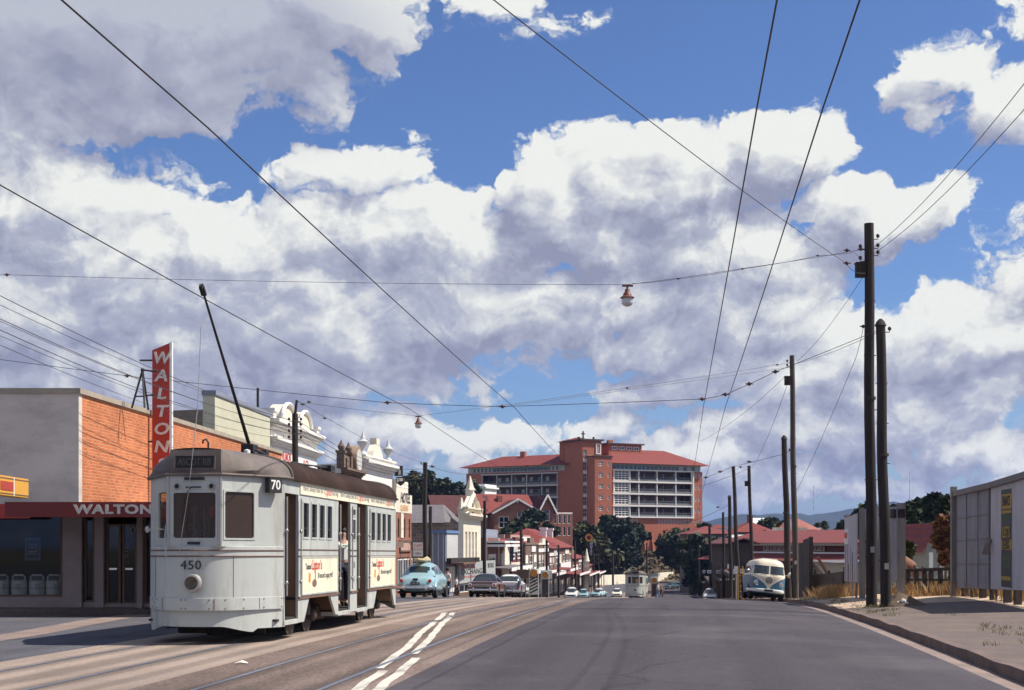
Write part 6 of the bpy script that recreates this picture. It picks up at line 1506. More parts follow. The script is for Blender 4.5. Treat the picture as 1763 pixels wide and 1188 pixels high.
tree_at('drooping olive tree at the foot of the hospital end wall', 1182, 918, 1003, 338, 40, L_OLIVE, 1000, .5, group=GH, clumps=14, low=.2)
tree_at('dark bushy tree in front of the gabled brick house', 898, 905, 935, 288, 70, L_DARK, 1600, .5, clumps=20, low=.1)
tree_at('small bushy tree between the two brick gables', 915, 880, 925, 290, 46, L_BLUE, 1300, .45, clumps=16, low=.2)
tree_at('sparse tree in front of the porch windows of the brick wing', 945, 900, 945, 292, 34, L_DARK, 700, .4, clumps=12, low=.2)
tree_at('dark shrub at the foot of the hospital tower', 965, 895, 940, 330, 44, L_BLUE, 900, .5, clumps=14, low=.1)
tree_at('dark shrubs above the pink wall', 875, 915, 935, 282, 50, L_DARK, 900, .45, clumps=14, low=.05)
GL2 = 'trees on the hill behind the stone hall'
for i, (u, vt, w_, mm, lab) in enumerate(((708, 818, 60, L_OLIVE, 'olive tree at the left end of the wooded hill'), (735, 812, 50, L_DARK, 'dark tree behind the pole on the wooded hill'), (762, 822, 56, L_DARK, 'round dark tree in the middle of the wooded hill'),
      (788, 830, 46, L_BLUE, 'blue green tree under the white house on the hill'), (815, 836, 40, L_DARK, 'dark tree against the hospital end wall'), (690, 826, 50, L_DARK, 'dark tree rising over the brick hotel'), (748, 845, 70, L_OLIVE, 'low olive tree above the grey hall roof'), (785, 850, 60, L_BLUE, 'low dark tree above the ridge of the hall'))):
    tree_at(lab, u, vt, 905, 330, w_, mm, 1500, .55, group=GL2, clumps=20, low=.08)
o = thing('hill_house', 'white house glimpsed at the top of the wooded hill', 'house', P(775, 850, 345), R(-20)); MB().box(0, 9, 0, 8, -4, 2.2).build('wall', M_WTRIM, o)
mb = MB(); mb.hexa([(-.5, -.5, 2.2), (9.5, -.5, 1.2), (9.5, 8.5, 1.2), (-.5, 8.5, 2.2)], [(-.5, -.5, 2.6), (9.5, -.5, 1.6), (9.5, 8.5, 1.6), (-.5, 8.5, 2.6)]); mb.build('roof', M_WTRIM, o)

# --- long white wall where the street bends
wlp = [P(972, 1008, 300), P(1040, 1007, 318), P(1110, 1004, 340), P(1190, 998, 372)]
tops = [989, 990, 988, 982]
ww = thing('white_wall', 'long white painted wall across the end of the street', 'wall', wlp[0])
mb = MB()
for i in range(3):
    a, b = wlp[i]-wlp[0], wlp[i+1]-wlp[0]; za, zb_ = (VH-tops[i])/F*wlp[i].y-wlp[0].z, (VH-tops[i+1])/F*wlp[i+1].y-wlp[0].z
    mb.hexa([(a.x, a.y, -3), (b.x, b.y, -3), (b.x, b.y+.4, -3), (a.x, a.y+.4, -3)], [(a.x, a.y, za), (b.x, b.y, zb_), (b.x, b.y+.4, zb_), (a.x, a.y+.4, za)])
mb.build('wall', mat('whitewashed_wall', (0.74, 0.69, 0.56), rough=.9, var=.08, scale=.3, dirt=(0.5,0.42,0.32), dirt_amt=.4, dirt_scale=.25), ww)
# scrub on the bank behind the white wall
mb = MB(); rg = random.Random(9); vs = []; fs = []
for i in range(5200):
    t, s = rg.uniform(-30, 34), rg.uniform(352, 400); z = terr(t, s); c_ = W(t, s, z+rg.uniform(0, .9)); k = len(vs)
    u_ = Vector((rg.gauss(0, 1), rg.gauss(0, 1), rg.gauss(0, .6))).normalized()*rg.uniform(.3, .9); w_ = u_.cross(Vector((rg.gauss(0, 1), rg.gauss(0, 1), rg.gauss(0, 1)))).normalized()*.35
    vs += [c_-u_, c_-w_, c_+u_, c_+w_]; fs.append((k, k+1, k+2, k+3))
mb.add(vs, fs); kind(mb.build('bank_scrub', mat('dry_scrub', (0.11, 0.075, 0.05), rough=.95, var=.5, scale=.15, dirt=(0.045,0.05,0.028), dirt_amt=.9, dirt_scale=.08), recalc=False), 'stuff')

# ------------------------------------------------------------------ shops down the left side of the street
def shop(name, label, u0, u1, vtop, mw, off=0.0, d=12, nwin=3, wz=(.52, .8), mtrim=None, aw=None, awz=3.1, awout=2.6, parapet=None, roof=None, posts=0, rise=2.0, awf=None, mwin=None):
    Yf = lambda u: (46757+off*F)/(1165-u)
    a, b = P(u0, 950, Yf(u0)), P(u1, 950, Yf(u1)); rt = math.atan2(b.y-a.y, b.x-a.x); w = math.hypot(b.x-a.x, b.y-a.y); zb = gz(a.x, a.y)
    o = thing(name, label, 'shop building', (a.x, a.y, zb), rt)
    h = (VH-vtop)/F*a.y-zb
    fh = [(w*(i+.22)/nwin, w*(i+.78)/nwin, h*wz[0], h*wz[1]) for i in range(nwin)]
    gf = [(w*.06, w*.40, .5, 2.5), (w*.45, w*.56, .05, 2.5), (w*.61, w*.94, .5, 2.5)]
    shell(o, w, d, h, mw, front=fh+gf)
    for f in fh: win(o, *f, mf=mwin or mtrim or M_WTRIM, nx=2, nz=2, w=.16, y=.02)
    win(o, *gf[0], mf=mtrim or M_WTRIM, nx=2, w=.1); win(o, *gf[2], mf=mtrim or M_WTRIM, nx=2, w=.1)
    mb = MB(); mb.box(gf[1][0], gf[1][1], .1, .16, .05, 2.4); mb.build('door', M_BROWN, o)
    if aw: awning(o, 0, w, awz, awout, aw, awf or M_WTRIM, posts)
    rs = random.Random(int(u0*7+u1))
    for i in range(3 if aw else 1):         # boards under the awning, blinds, signs on the parapet
        x = w*(.15+.3*i)+rs.uniform(0, .1)*w; mm = rs.choice([M_WHITE, M_IVORY, M_SIGNRED, M_NAVY, M_YEL, M_PALE])
        MB().box(x, x+rs.uniform(.9, 1.8), -awout*.55, -awout*.55+.06, awz-.85, awz-.4).build('hanging_board', mm, o)
    for i in range(nwin):
        if rs.random() < .55: f = fh[i]; MB().box(f[0]+.15, f[1]-.15, .0, .03, f[2]+(f[3]-f[2])*rs.uniform(.35, .7), f[3]-.14).build('window_blind', rs.choice([M_IVORY, M_PALE, M_WSTUC]), o)
    x = w*rs.uniform(.2, .6); MB().box(x, x+w*.3, -.14, -.02, h*.86, h*.97).build('name_board', rs.choice([M_IVORY, M_WHITE, M_SIGNRED, M_PALE]), o)
    for q in (.02, .5, .97): MB().box(w*q-.12, w*q+.12, -.1, .0, awz+.2, h).build('pilaster', mtrim or rs.choice([M_BROWN, M_BROWNST, M_DKRED, M_IVORY]), o)
    MB().tube((w*.7, d*.3, h-.5), (w*.7, d*.3, h+1.6), .05, n=6).build('flue', M_BLACK, o); MB().box(w*.2, w*.2+.7, d*.35, d*.35+.7, h-.5, h+1.5).build('chimney', B_RED, o)
    if parapet: mb = MB(); mb.box(-.05, w+.05, -.12, .32, h, h+.25); mb.box(w*.35, w*.65, -.1, .3, h+.25, h+.9); mb.build('parapet', parapet, o); flatroof(o, w, d, h-.2)
    elif roof == 'hip': hip(o, 0, w, 0, d, h, rise, aw if False else M_TILE, over=.5)
    elif roof == 'gable': gable(o, 0, w, 0, d, h, rise, M_TILE2, axis='x', over=.4)
    else: flatroof(o, w, d, h-.1)
    return o, w, h
s1, w1, h1 = shop('awning_shop', 'red and white shop with a striped flat awning beyond the book exchange', 836, 877, 926, M_DKRED, nwin=2, aw=M_IRON, awz=3.0, wz=(.5, .72))
mb = MB(); mb.box(.3, w1*.75, -2.0, .0, h1-.9, h1-.65); mb.box(.3, w1*.75, -1.9, .0, h1-.5, h1-.3); mb.build('upper_canopy', M_WTRIM, s1)
mb = MB(); mb.box(-.2, w1*.55, .2, 3, h1, h1+.9); mb.build('roof_box', M_BGREY, s1)
MB().prism([(w1*.62, .1), (w1*.95, .1), (w1*.95, 4.2), (w1*.78, 5.6), (w1*.62, 4.2)], -.12, -.01, 'xz').build('arched_panel', M_IVORY, s1)
s2, w2, h2 = shop('cream_wall_shop', 'shop with a cream upper wall under the blue upright sign', 878, 899, 938, M_DKRED, nwin=2, aw=M_DKRED, awz=3.0, wz=(.72, .9), parapet=M_DKRED)
MB().box(.0, w2*.95, -.15, -.01, 3.6, h2*.66).build('cream_panel', M_IVORY, s2)
s3, w3, h3 = shop('plain_pink_building', 'plain pinkish building rising behind the blue sign', 868, 925, 920, M_PINK, off=5.0, nwin=1, wz=(.3, .4))
s4, w4, h4 = shop('white_windowed_shop', 'brown shop with white window surrounds left of the red-roofed corner', 903, 925, 938, M_BROWN, nwin=3, aw=M_GREENP, awz=3.3, parapet=M_BROWNST)
s5, w5, h5 = shop('cream_banded_shop', 'brown shop with cream bands and a maroon awning', 926, 944, 938, M_BROWN, nwin=3, aw=M_DKRED, awz=3.4, parapet=M_IVORY)
for z in (.5, .86): MB().box(.2, w5-.2, -.1, -.01, h5*z, h5*z+.5).build('band', M_WTRIM, s5)
s6, w6, h6 = shop('verandah_shop', 'dark shop with white-topped upper windows', 945, 961, 944, M_BROWNST, nwin=3, aw=M_TILE2, awz=4.2, awout=3.2, roof='gable', rise=1.2)
for z in (.52, .84): MB().box(.2, w6-.2, -.1, -.01, h6*z, h6*z+.42).build('band', M_WTRIM, s6)
s7, w7, h7 = shop('red_roofed_shop', 'brown corner shop with a red tiled hip roof and white chimney pots', 962, 984, 943, M_BROWN, nwin=4, aw=M_TILE2, awz=3.6, awout=3.4, roof='hip', rise=3.2, wz=(.55, .86))
for x in (w7*.35, w7*.8):
    MB().box(x, x+1.3, 3, 4.0, h7, h7+3.0).box(x-.15, x+1.45, 2.85, 4.15, h7+3.0, h7+3.4).build('chimney', M_WTRIM, s7)
MB().box(w7*.1, w7*.9, -.12, -.01, 3.9, 5.3).build('painted_sign', M_WHITE, s7)
s8, w8, h8 = shop('long_verandah_shop', 'long low shop with a rusty verandah roof past the red-roofed corner', 985, 1006, 962, M_DKRED, nwin=4, aw=M_TILE2, awz=3.4, awout=3.2, posts=6, roof='gable', rise=1.6)
s9, w9, h9 = shop('last_shop', 'last dark shop before the white wall with a rust-red awning', 1007, 1030, 975, M_BROWNST, nwin=4, aw=M_TILE2, awz=3.2, awout=3.0, posts=6, roof='gable', rise=1.5)
# church-like turret beside the yellow sign
o = thing('turret', 'slim cream turret with a pointed cap beside the yellow hotel sign', 'turret', P(1010, 985, 262))
mb = MB(); mb.box(-.42, .42, -.42, .42, -5, 2.0); mb.box(-.55, .55, -.55, .55, .8, 1.05); mb.build('shaft', M_IVORY, o)
mb = MB(); mb.lathe([(.6, 2.0), (.48, 2.2), (.28, 3.2), (.06, 4.3), (0, 4.4)], n=10); mb.build('cap', M_IVORY, o, smooth=True)
def upright_sign(label, u, v0, v1, wpx, Y, m, body, mt, size):
    p = P(u, v1, Y); o = thing('upright_sign', label, 'sign', p); w, h = wpx/F*Y, (v1-v0)/F*Y
    mb = MB(); mb.box(-w/2, w/2, -.12, .12, 0, h); mb.build('board', m, o)
    n_ = len(body)
    for i, ch in enumerate(body):
        text('lettering', ch, size, mt, o, (0, -.13, h-(i+.5)*h/n_), bold=.01)
    mb = MB(); mb.tube((-w/2-1.2, .3, h*.7), (-w/2, 0, h*.7), .05, n=6); mb.build('bracket', M_BLACK, o)
    return o
upright_sign('dark blue upright sign over the cream panel', 880.5, 927, 966, 6.5, 156, M_NAVY, 'MILLS', M_BGREY, .42)
ys = upright_sign('blue hotel sign with pale letters under a round yellow disc', 1018, 933, 956, 5.2, 270, M_NAVY, 'HOTEL', M_WHITE, .62)
mb = MB(); mb.lathe([(0, -.2), (.72, -.2), (.72, .2), (0, .2)], (-.45, 0, 3.35), 20, 'y'); mb.v = [(x*1.0, y, z) for x, y, z in mb.v]; mb.build('disc', M_YEL, ys)
mb = MB(); mb.lathe([(0, -.02), (.45, -.02), (.45, .02), (0, .02)], (-.45, -.22, 3.35), 16, 'y'); mb.build('disc_mark', M_REDP, ys)
for (u, v0, v1, w_, Y, lab) in ((873, 995, 1010, 4, 150, 'small white board beside the white-topped car'), (899, 996, 1010, 4.4, 152, 'narrow white sign under the awning by the dark pole'), (912, 999, 1011, 3.2, 160, 'slim white notice left of the hooped traffic sign'), (948, 982, 997, 5, 182, 'white notice board by the brown shop'), (886, 982, 995, 5.5, 150, 'white and red sign fixed to the shop pole')):
    p = P(u, v1, Y); o = thing('notice_board', lab, 'sign', p, 0, 'white notices along the shops'); w, h = w_/F*Y, (v1-v0)/F*Y
    MB().box(-w/2, w/2, -.05, .05, 0, h).build('board', M_WHITE, o)
    MB().box(-w*.35, w*.35, -.06, -.045, h*.55, h*.8).build('printed_panel', M_RED if u == 886 else M_PALE, o); MB().tube((0, .03, -1.6), (0, .03, h*.9), .04, n=6).build('post', M_POLE2, o)
# hooped safety-zone signs on the carriageway
M_AMBER = mat('amber_reflector', (0.5, 0.2, 0.02), rough=.4, var=.15)
def zone_sign(label, u, vt, Y, k, board=False):
    p = P(u, 1030, Y); p.z = gz(p.x, p.y); o = thing('safety_zone_sign', label, 'traffic sign', p, 0, 'safety zone signs by the tram tracks'); H_ = (VH-vt)/F*Y-p.z
    w = .32*k
    mb = MB(); r_ = w; mb.path([(-w, 0, 0), (-w, 0, H_-r_)]+[(-w*math.cos(g), 0, H_-r_+r_*math.sin(g)) for g in [math.pi*i/10 for i in range(1, 10)]]+[(w, 0, H_-r_), (w, 0, 0)], .035*k, 6); mb.build('hoop_frame', M_PALE, o)
    mb = MB(); mb.lathe([(0, -.04), (w*.82, -.04), (w*.82, .04), (0, .04)], (0, 0, H_-r_), 20, 'y'); mb.build('disc', M_AMBER, o)
    if board: MB().box(-w*1.25, w*1.25, .05, .09, H_-2*r_-.1, H_+.1).build('backboard', M_IVORY, o)
    zt_ = H_-2*r_-.05; mb = MB(); mb.box(-w+.03, w-.03, -.02, .02, .25, zt_); pb = mb.build('board', M_IVORY if not board else M_BROWN, o)
    mb = MB()
    for i in range(5):
        z = .3+i*.24; mb.add([(-w+.04, -.028, z), (-w+.04, -.028, z+.12), (w-.04, -.028, z+.42), (w-.04, -.028, z+.30)], [(0, 1, 2, 3)])
    mb.build('hazard_stripe', M_INK, pb)
    text('lettering', 'SAFETY\nZONE', .13*k, M_INK, pb, (0, -.03, zt_-.22), sx=.8)
zone_sign('hooped safety zone sign with black stripes and an amber disc', 919, 979, 106, 1.05)
zone_sign('second amber disc sign on a cream board farther along the tracks', 938.5, 984, 122, .95, True)
zone_sign('dark stumpy safety sign with an amber top beside the two walkers', 1126.5, 994, 168, 1.1, True)
mb = MB(); o = thing('sign_gantry', 'brown direction board behind the hooped safety zone sign', 'sign', P(905, 990, 118)); mb.box(-.75, .75, -.05, .05, -.25, .45); mb.build('board', M_BROWN, o); MB().box(-.05, .05, .05, .12, -2.6, .4).build('post', M_POLE2, o)
# ------------------------------------------------------------------ right-hand side: billboards, fence, vacant lot, warehouse, houses
M_BB = mat('grey_billboard_sheet', (0.25, 0.25, 0.28), rough=.8, var=.12, scale=1.5, stretch=(2, 2, .4), dirt=(0.13,0.085,0.07), dirt_amt=.6, dirt_scale=1.1)
M_BBW = mat('pasted_paper', (0.52, 0.5, 0.53), rough=.85, var=.08, scale=1.2, stretch=(2, 2, .5), dirt=(0.33,0.31,0.32), dirt_amt=.6, dirt_scale=1.4)
M_GREYT = mat('grey_bare_timber', (0.22, 0.2, 0.19), rough=.9, var=.25, scale=2, stretch=(5, 5, .5))
M_RUSTT = mat('rusty_timber', (0.15, 0.075, 0.05), rough=.9, var=.3, scale=2)
M_GREENPR = mat('green_print', (0.045, 0.085, 0.035), rough=.7, var=.2)
M_YELPR = mat('yellow_print', (0.42, 0.27, 0.03), rough=.7, var=.2, scale=4)
def lotz(p): 
    t, s = TS(p.x, p.y); return zlot(t, s)
def panel_frame(a, b):        # local frame: x from a to b, y = depth (away from the viewer), z up
    d = (b-a); L_ = math.hypot(d.x, d.y); return math.atan2(d.y, d.x), L_
# near billboard, two bays
A0, A1, A2 = P(1646, 1030, 48), P(1706, 1030, 42.6), P(1800, 1030, 36.0)
bb = thing('billboard', 'big grey and white billboard with a torn yellow and black poster strip', 'billboard', (A0.x, A0.y, lotz(A0)))
zof = bb.location.z
def bay(a, b, z0a, z0b, z1a, z1b, m, name):
    mb = MB(); n_ = Vector((-(b-a).y, (b-a).x, 0)).normalized()*.05
    if n_.x < 0: n_ = -n_
    o_ = bb.location
    q = lambda p, z: Vector((p.x-o_.x, p.y-o_.y, z-o_.z))
    mb.hexa([q(a, z0a), q(b, z0b), q(b, z0b)+n_, q(a, z0a)+n_], [q(a, z1a), q(b, z1b), q(b, z1b)+n_, q(a, z1a)+n_])
    return mb.build(name, m, bb)
zt = lambda v, p: (VH-v)/F*p.y
bay(A0, A1, zt(1012, A0), zt(1014, A1), zt(852, A0), zt(838.5, A1), M_BB, 'grey_panel'); 
bay(A1+Vector((-.015, 0, 0)), A2+Vector((-.015, 0, 0)), zt(1014, A1), zt(1018, A2), zt(838.5, A1), zt(811, A2), M_BBW, 'white_panel')
mb = MB(); o_ = bb.location
for a, b, va, vb in ((A0, A1, 852, 838.5), (A1, A2, 838.5, 811)):
    pa, pb = Vector((a.x-.04, a.y, zt(va, a)))-o_, Vector((b.x-.04, b.y, zt(vb, b)))-o_; mb.bar(pa+Vector((0,0,.04)), pb+Vector((0,0,.04)), .16, .17)
mb.build('top_rail', M_GREYT, bb)
mb = MB()
for k in (1/3, 2/3):
    p = A0.lerp(A1, k); mb.bar(Vector((p.x-.012, p.y, zt(1012+2*k, p)))-o_, Vector((p.x-.012, p.y, zt(852-13*k, p)))-o_, .02, .02)
for k in (.25, .5, .74):
    pa, pb = A0, A1; za = zt(1012, A0)+(zt(852, A0)-zt(1012, A0))*k; zb_ = zt(1014, A1)+(zt(838.5, A1)-zt(1014, A1))*k
    mb.bar(Vector((pa.x-.012, pa.y, za))-o_, Vector((pb.x-.012, pb.y, zb_))-o_, .02, .02)
mb.bar(Vector((A1.x-.04, A1.y, zt(1014, A1)))-o_, Vector((A1.x-.04, A1.y, zt(838.5, A1)))-o_, .06, .05)
mb.build('joint_strip', M_INKGREY, bb)
ends_ = [A0.lerp(A1, k) for k in (.12, .38, .64, .92)]+[A1.lerp(A2, k) for k in (.22, .42, .62, .85)]
for p in ends_:
    mb = MB(); g_ = lotz(p)-.1; mb.box(p.x-o_.x+.08, p.x-o_.x+.26, p.y-o_.y-.09, p.y-o_.y+.09, g_-zof, zt(1000, p)-zof+.4); mb.build('leg', M_POLE2, bb)
mb = MB(); mb.box(-.16, .02, -.05, .12, -.15, zt(838, A0)-zof); mb.build('end_post', M_GREYT, bb)
# poster strip
rp, Lp = panel_frame(A1, A2)
ps = thing('poster', 'tall torn poster strip in black, green and yellow pasted on the white billboard', 'poster', (A1.x-.02, A1.y, zt(1014, A1)), rp)
kx = 1.0
xs0, xs1 = None, None
def bx_u(u):      # distance along the bay where it is sighted at u
    m = (u-U0)/F; d = A2-A1; q = (m*A1.y-A1.x)/(d.x-m*d.y); return q*Lp, (A1+d*q).y
(x0, ya), (x1, yb_) = bx_u(1725), bx_u(1743)
H0 = (1014-842)/F*ya
def seg(name, f0, f1, m, wob=.0, dy=-.004, par=None, xa=0.0, xb=1.0):
    mb = MB(); n_ = 6; rows = []
    for i in range(n_+1):
        f = f0+(f1-f0)*i/n_; w0 = .02*math.sin(f*19+1); w1 = .02*math.sin(f*23)
        rows.append([(x0+(x1-x0)*xa+w0, dy, .12+f*(H0-.1)), (x0+(x1-x0)*xb+w1, dy, .12+f*(H0-.1))])
    mb.grid(rows); return mb.build(name, m, par or ps)
bk = seg('backing_sheet', 0, 1, M_INK, dy=-.003)
seg('yellow_block', .80, .95, M_YELPR, dy=-.006); seg('yellow_bar', .755, .785, M_YELPR, dy=-.006); seg('green_block', .68, .75, M_GREENPR, dy=-.006); seg('yellow_band', .38, .485, M_YELPR, dy=-.006); seg('green_band', .27, .32, M_GREENPR, dy=-.006); seg('olive_band', .20, .25, M_GREENPR, dy=-.006); seg('brown_band', .07, .11, M_YELPR, dy=-.006, xb=.9)
xm = (x0+x1)/2; zz = lambda f: .12+f*(H0-.1)
for bd, f, m_, sz in (('LETS', .555, M_YELPR, .34), ('JERK', .432, M_INK, .3), ('DANCE', .875, M_INK, .3)):
    o = text('lettering', bd, sz, m_, ps, (xm, -.012, zz(f)), bold=.006); wd_ = max(v.co.x for v in o.data.vertices)-min(v.co.x for v in o.data.vertices); o.scale = ((x1-x0)*.72/wd_, 1.3, 1)
# flap of peeled paper
p = P(1702, 940, 42.5); o = thing('paper_flap', 'loose flap of peeled paper over the billboard joint', 'paper scrap', p)
mb = MB(); mb.grid([[(-.12+.1*i-.04*j, -.12-.05*math.sin(i*1.3+j), .25-.16*j-.03*i) for i in range(3)] for j in range(4)]); mb.build('sheet', mat('brown_paper', (0.3,0.25,0.23), rough=.9, var=.15), o)
# grass under billboards, tufts along the kerb
def grass(name, label_kind, spots, m, hmin, hmax, spread, n, seed=3, w=.02):
    rg = random.Random(seed); vs = []; fs = []
    for (x, y, r_) in spots:
        for i in range(n):
            a = rg.uniform(0, 6.28); q = r_*math.sqrt(rg.random()); px, py = x+q*math.cos(a), y+q*math.sin(a); t, s = TS(px, py); z = zlot(t, s) if t > kt(s) else gz(px, py)
            h = rg.uniform(hmin, hmax); lx, ly = rg.gauss(0, spread)*h, rg.gauss(0, spread)*h; an = rg.uniform(0, 3.14); wx, wy = math.cos(an)*w, math.sin(an)*w; k = len(vs)
            vs += [(px-wx, py-wy, z-.02), (px+wx, py+wy, z-.02), (px+lx*.5+wx*.6, py+ly*.5+wy*.6, z+h*.6), (px+lx, py+ly, z+h)]; fs.append((k, k+1, k+2, k+3))
    o = MB().add(vs, fs).build(name, m, recalc=False); return kind(o, 'stuff')
M_DRYG = mat('straw_grass', (0.36, 0.22, 0.09), rough=.9, var=.4, scale=1.5, dirt=(0.16,0.11,0.05), dirt_amt=.7, dirt_scale=.8)
M_GRN = mat('green_weed', (0.17, 0.155, 0.065), rough=.9, var=.4, scale=3, dirt=(0.22,0.17,0.08), dirt_amt=.7)
sp_ = []
rg = random.Random(77)
for i in range(60): t, s = rg.uniform(9.6, 13), rg.uniform(37, 50); q = W(t, s); sp_.append((q.x, q.y, .5))
for i in range(46): q = P(rg.uniform(1545, 1650), 1010, rg.uniform(50, 58)); sp_.append((q.x, q.y, .6))
for i in range(34): q = P(rg.uniform(1425, 1482), 1010, rg.uniform(58, 66)); sp_.append((q.x, q.y, .5))
for i in range(12): q = P(rg.uniform(1400, 1440), 1010, rg.uniform(68, 76)); sp_.append((q.x, q.y, .5))
grass('dry_grass', 'stuff', sp_, M_DRYG, .2, .62, .35, 45, w=.014)
sp_ = []
for i in range(70): s = rg.uniform(36, 66); q = W(kt(s)+rg.uniform(.2, 1.2), s); sp_.append((q.x, q.y, .18))
for i in range(16): q = ground_pt(rg.uniform(1690, 1790), rg.uniform(1092, 1135)); sp_.append((q.x, q.y, .14))
for u, v in ((1610, 1070), (1645, 1076), (1700, 1098), (1725, 1100)): q = ground_pt(u, v); sp_.append((q.x, q.y, .2))
for i in range(10): q = P(1512+rg.uniform(-18, 20), 1045, 41.7+rg.uniform(-.5, .5)); sp_.append((q.x, q.y, .25))
for i in range(30): s = rg.uniform(60, 76); q = W(kt(s)+rg.uniform(.3, 2.0), s); sp_.append((q.x, q.y, .3))
grass('weeds', 'stuff', sp_, M_GRN, .03, .11, .6, 14, seed=8, w=.008)
# dirt mound with rubble
q = P(1548, 1046, 41.5); q.z = lotz(q); o = thing('dirt_mound', 'small heap of brown dirt with white rubble beside the capped pole', 'dirt heap', q)
rows = []
for i in range(9):
    f = i/8; rows.append([( (.62+.12*math.sin(3*a+1))*f*math.cos(a)*1.1+.1*f, .55*f*math.sin(a), max(-.03, .42*(1-f)**.9+.05*mnoise.noise((f*4, a*2, 1)))) for a in [2*math.pi*k/20 for k in range(20)]])
MB().grid(rows, closed=True).build('heap', mat('brown_soil', (0.12,0.085,0.06), rough=1, var=.4, scale=5, bump=.8, bscale=12), o, smooth=True)
for i, (x, y, z, r_) in enumerate(((.02, -.36, .16, .09), (.10, -.42, .10, .06), (-.12, -.34, .12, .05), (.5, -.3, .03, .07))): MB().ball((x, y, z), (r_, r_*.7, r_*.8), 6, 4).build('rubble', M_WSTUC if i < 3 else M_BROWN, o)
# middle billboards
def panel_thing(name, label, cat, ua, Ya, ub, Yb, vta, vtb, vba, vbb, m, posts=(), extra=None, group=None):
    a, b = P(ua, 1000, Ya), P(ub, 1000, Yb); ang, L_ = panel_frame(a, b); g_ = lotz(a); o = thing(name, label, cat, (a.x, a.y, g_), ang, group)
    za, zb_ = (VH-vba)/F*Ya-g_, (VH-vbb)/F*Yb-g_; ta, tb = (VH-vta)/F*Ya-g_, (VH-vtb)/F*Yb-g_
    mb = MB(); mb.hexa([(0, 0, za), (L_, 0, zb_), (L_, .05, zb_), (0, .05, za)], [(0, 0, ta), (L_, 0, tb), (L_, .05, tb), (0, .05, ta)]); o_ = mb.build('panel', m, o)
    for f, v, w, mm in posts:
        Yp = Ya+(Yb-Ya)*f; mb = MB(); mb.box(L_*f-w/2, L_*f+w/2, .06, .06+w, -.3, (VH-v)/F*Yp-g_); mb.build('post', mm, o)
    return o, L_
b2, L2 = panel_thing('peeling_billboard', 'narrow peeling billboard with strips of old posters between two grey posts', 'billboard', 1454, 63, 1474.5, 53.5, 893, 884, 1000, 1003, M_BBW, [(-.06, 886, .2, M_GREYT), (1.08, 876, .22, M_GREYT)])
for i, (x, z0, z1, m_) in enumerate(((.12, .75, 2.85, M_RUSTT), (.3, .55, 2.6, M_INKGREY), (.36, .6, 1.5, M_RUSTT), (.55, .4, 2.2, M_BB), (.70, .5, 2.0, M_RUSTT), (.82, .3, 1.3, M_ORANGE))): MB().prism([(L2*x, z0), (L2*x+.28, z0+.1), (L2*x+.36, z1), (L2*x+.05, z1-.08)], -.012, -.002, 'xz').build('poster_strip', m_, b2)
MB().box(.15, L2*.35, -.014, -.002, 2.3, 2.95).build('poster_head', M_WHITE, b2); MB().box(.3, L2*.3, -.02, -.012, 2.55, 2.8).build('red_print', M_RED, b2)
for x in (.5, .8): MB().box(L2*x-.05, L2*x+.05, .06, .14, -.3, 1.0).build('leg', M_GREYT, b2)
b3, L3 = panel_thing('blank_billboard', 'blank lilac-grey billboard standing right behind the two nearest poles', 'billboard', 1490, 57, 1543, 49, 876, 872, 1003, 1000, M_BB, [(0.98, 866, .26, M_GREYT), (0.02, 880, .2, M_GREYT), (.5, 880, .2, M_POLE2)])
MB().prism([(-1.0, 2.05), (.1, 1.25), (.1, 2.75)], -.05, -.01, 'xz').build('torn_sheet', M_BBW, b3)
MB().box(.9*L3, 1.0*L3, -.1, .3, 3.05, 3.35).build('post_cap', M_POLE, b3)
# plank hoarding
a, b = P(1371, 1000, 82), P(1396, 1000, 75); ang, L_ = panel_frame(a, b); g_ = gz(a.x, a.y)-.3
o = thing('plank_hoarding', 'tall dark plank hoarding behind the tall grey pole', 'hoarding', (a.x, a.y, g_), ang)
rg = random.Random(4)
for i in range(6):
    x = L_*i/6; h = (VH-(938-14*i/6))/F*(82-7*i/6)-g_+rg.uniform(-.08, .08)
    MB().box(x+.01, x+L_/6-.02, -.02+rg.uniform(-.01, .01), .03, -.3, h).build('plank', M_POLE2, o)
MB().box(L_-.05, L_+.12, -.1, .1, -.5, (VH-924)/F*75-g_).build('post', M_POLE, o)
# heap of leaning timber
q = P(1408, 1000, 78); q.z = gz(q.x, q.y)+.1
o = thing('timber_stack', 'leaning stack of rusty brown beams beside the plank hoarding', 'timber stack', q)
rg = random.Random(12)
for i, (x0_, z0_, x1_, z1_) in enumerate(((-.55, 2.3, .95, .55), (-.42, 2.1, .85, .5), (-.3, 1.75, .75, .45), (-.55, 1.7, .5, .4), (-.4, 1.2, .3, .3), (.0, 2.35, 1.0, .7))):
    MB().bar((x0_, rg.uniform(-.4, .4), z0_), (x1_, rg.uniform(-.4, .4), z1_), .16, .12).build('beam', M_RUSTT if i % 2 else M_POLE2, o)
MB().box(-.5, 1.6, .5, .6, .0, 1.0).build('backing_board', M_POLE2, o)
panel_thing('low_fence', 'low dark paling fence with straw grass in front of the grey shed', 'fence', 1399, 77, 1450, 70, 990, 984, 1014, 1012, M_POLE2, [(0, 980, .12, M_POLE), (.5, 982, .12, M_POLE), (1, 976, .12, M_POLE)])
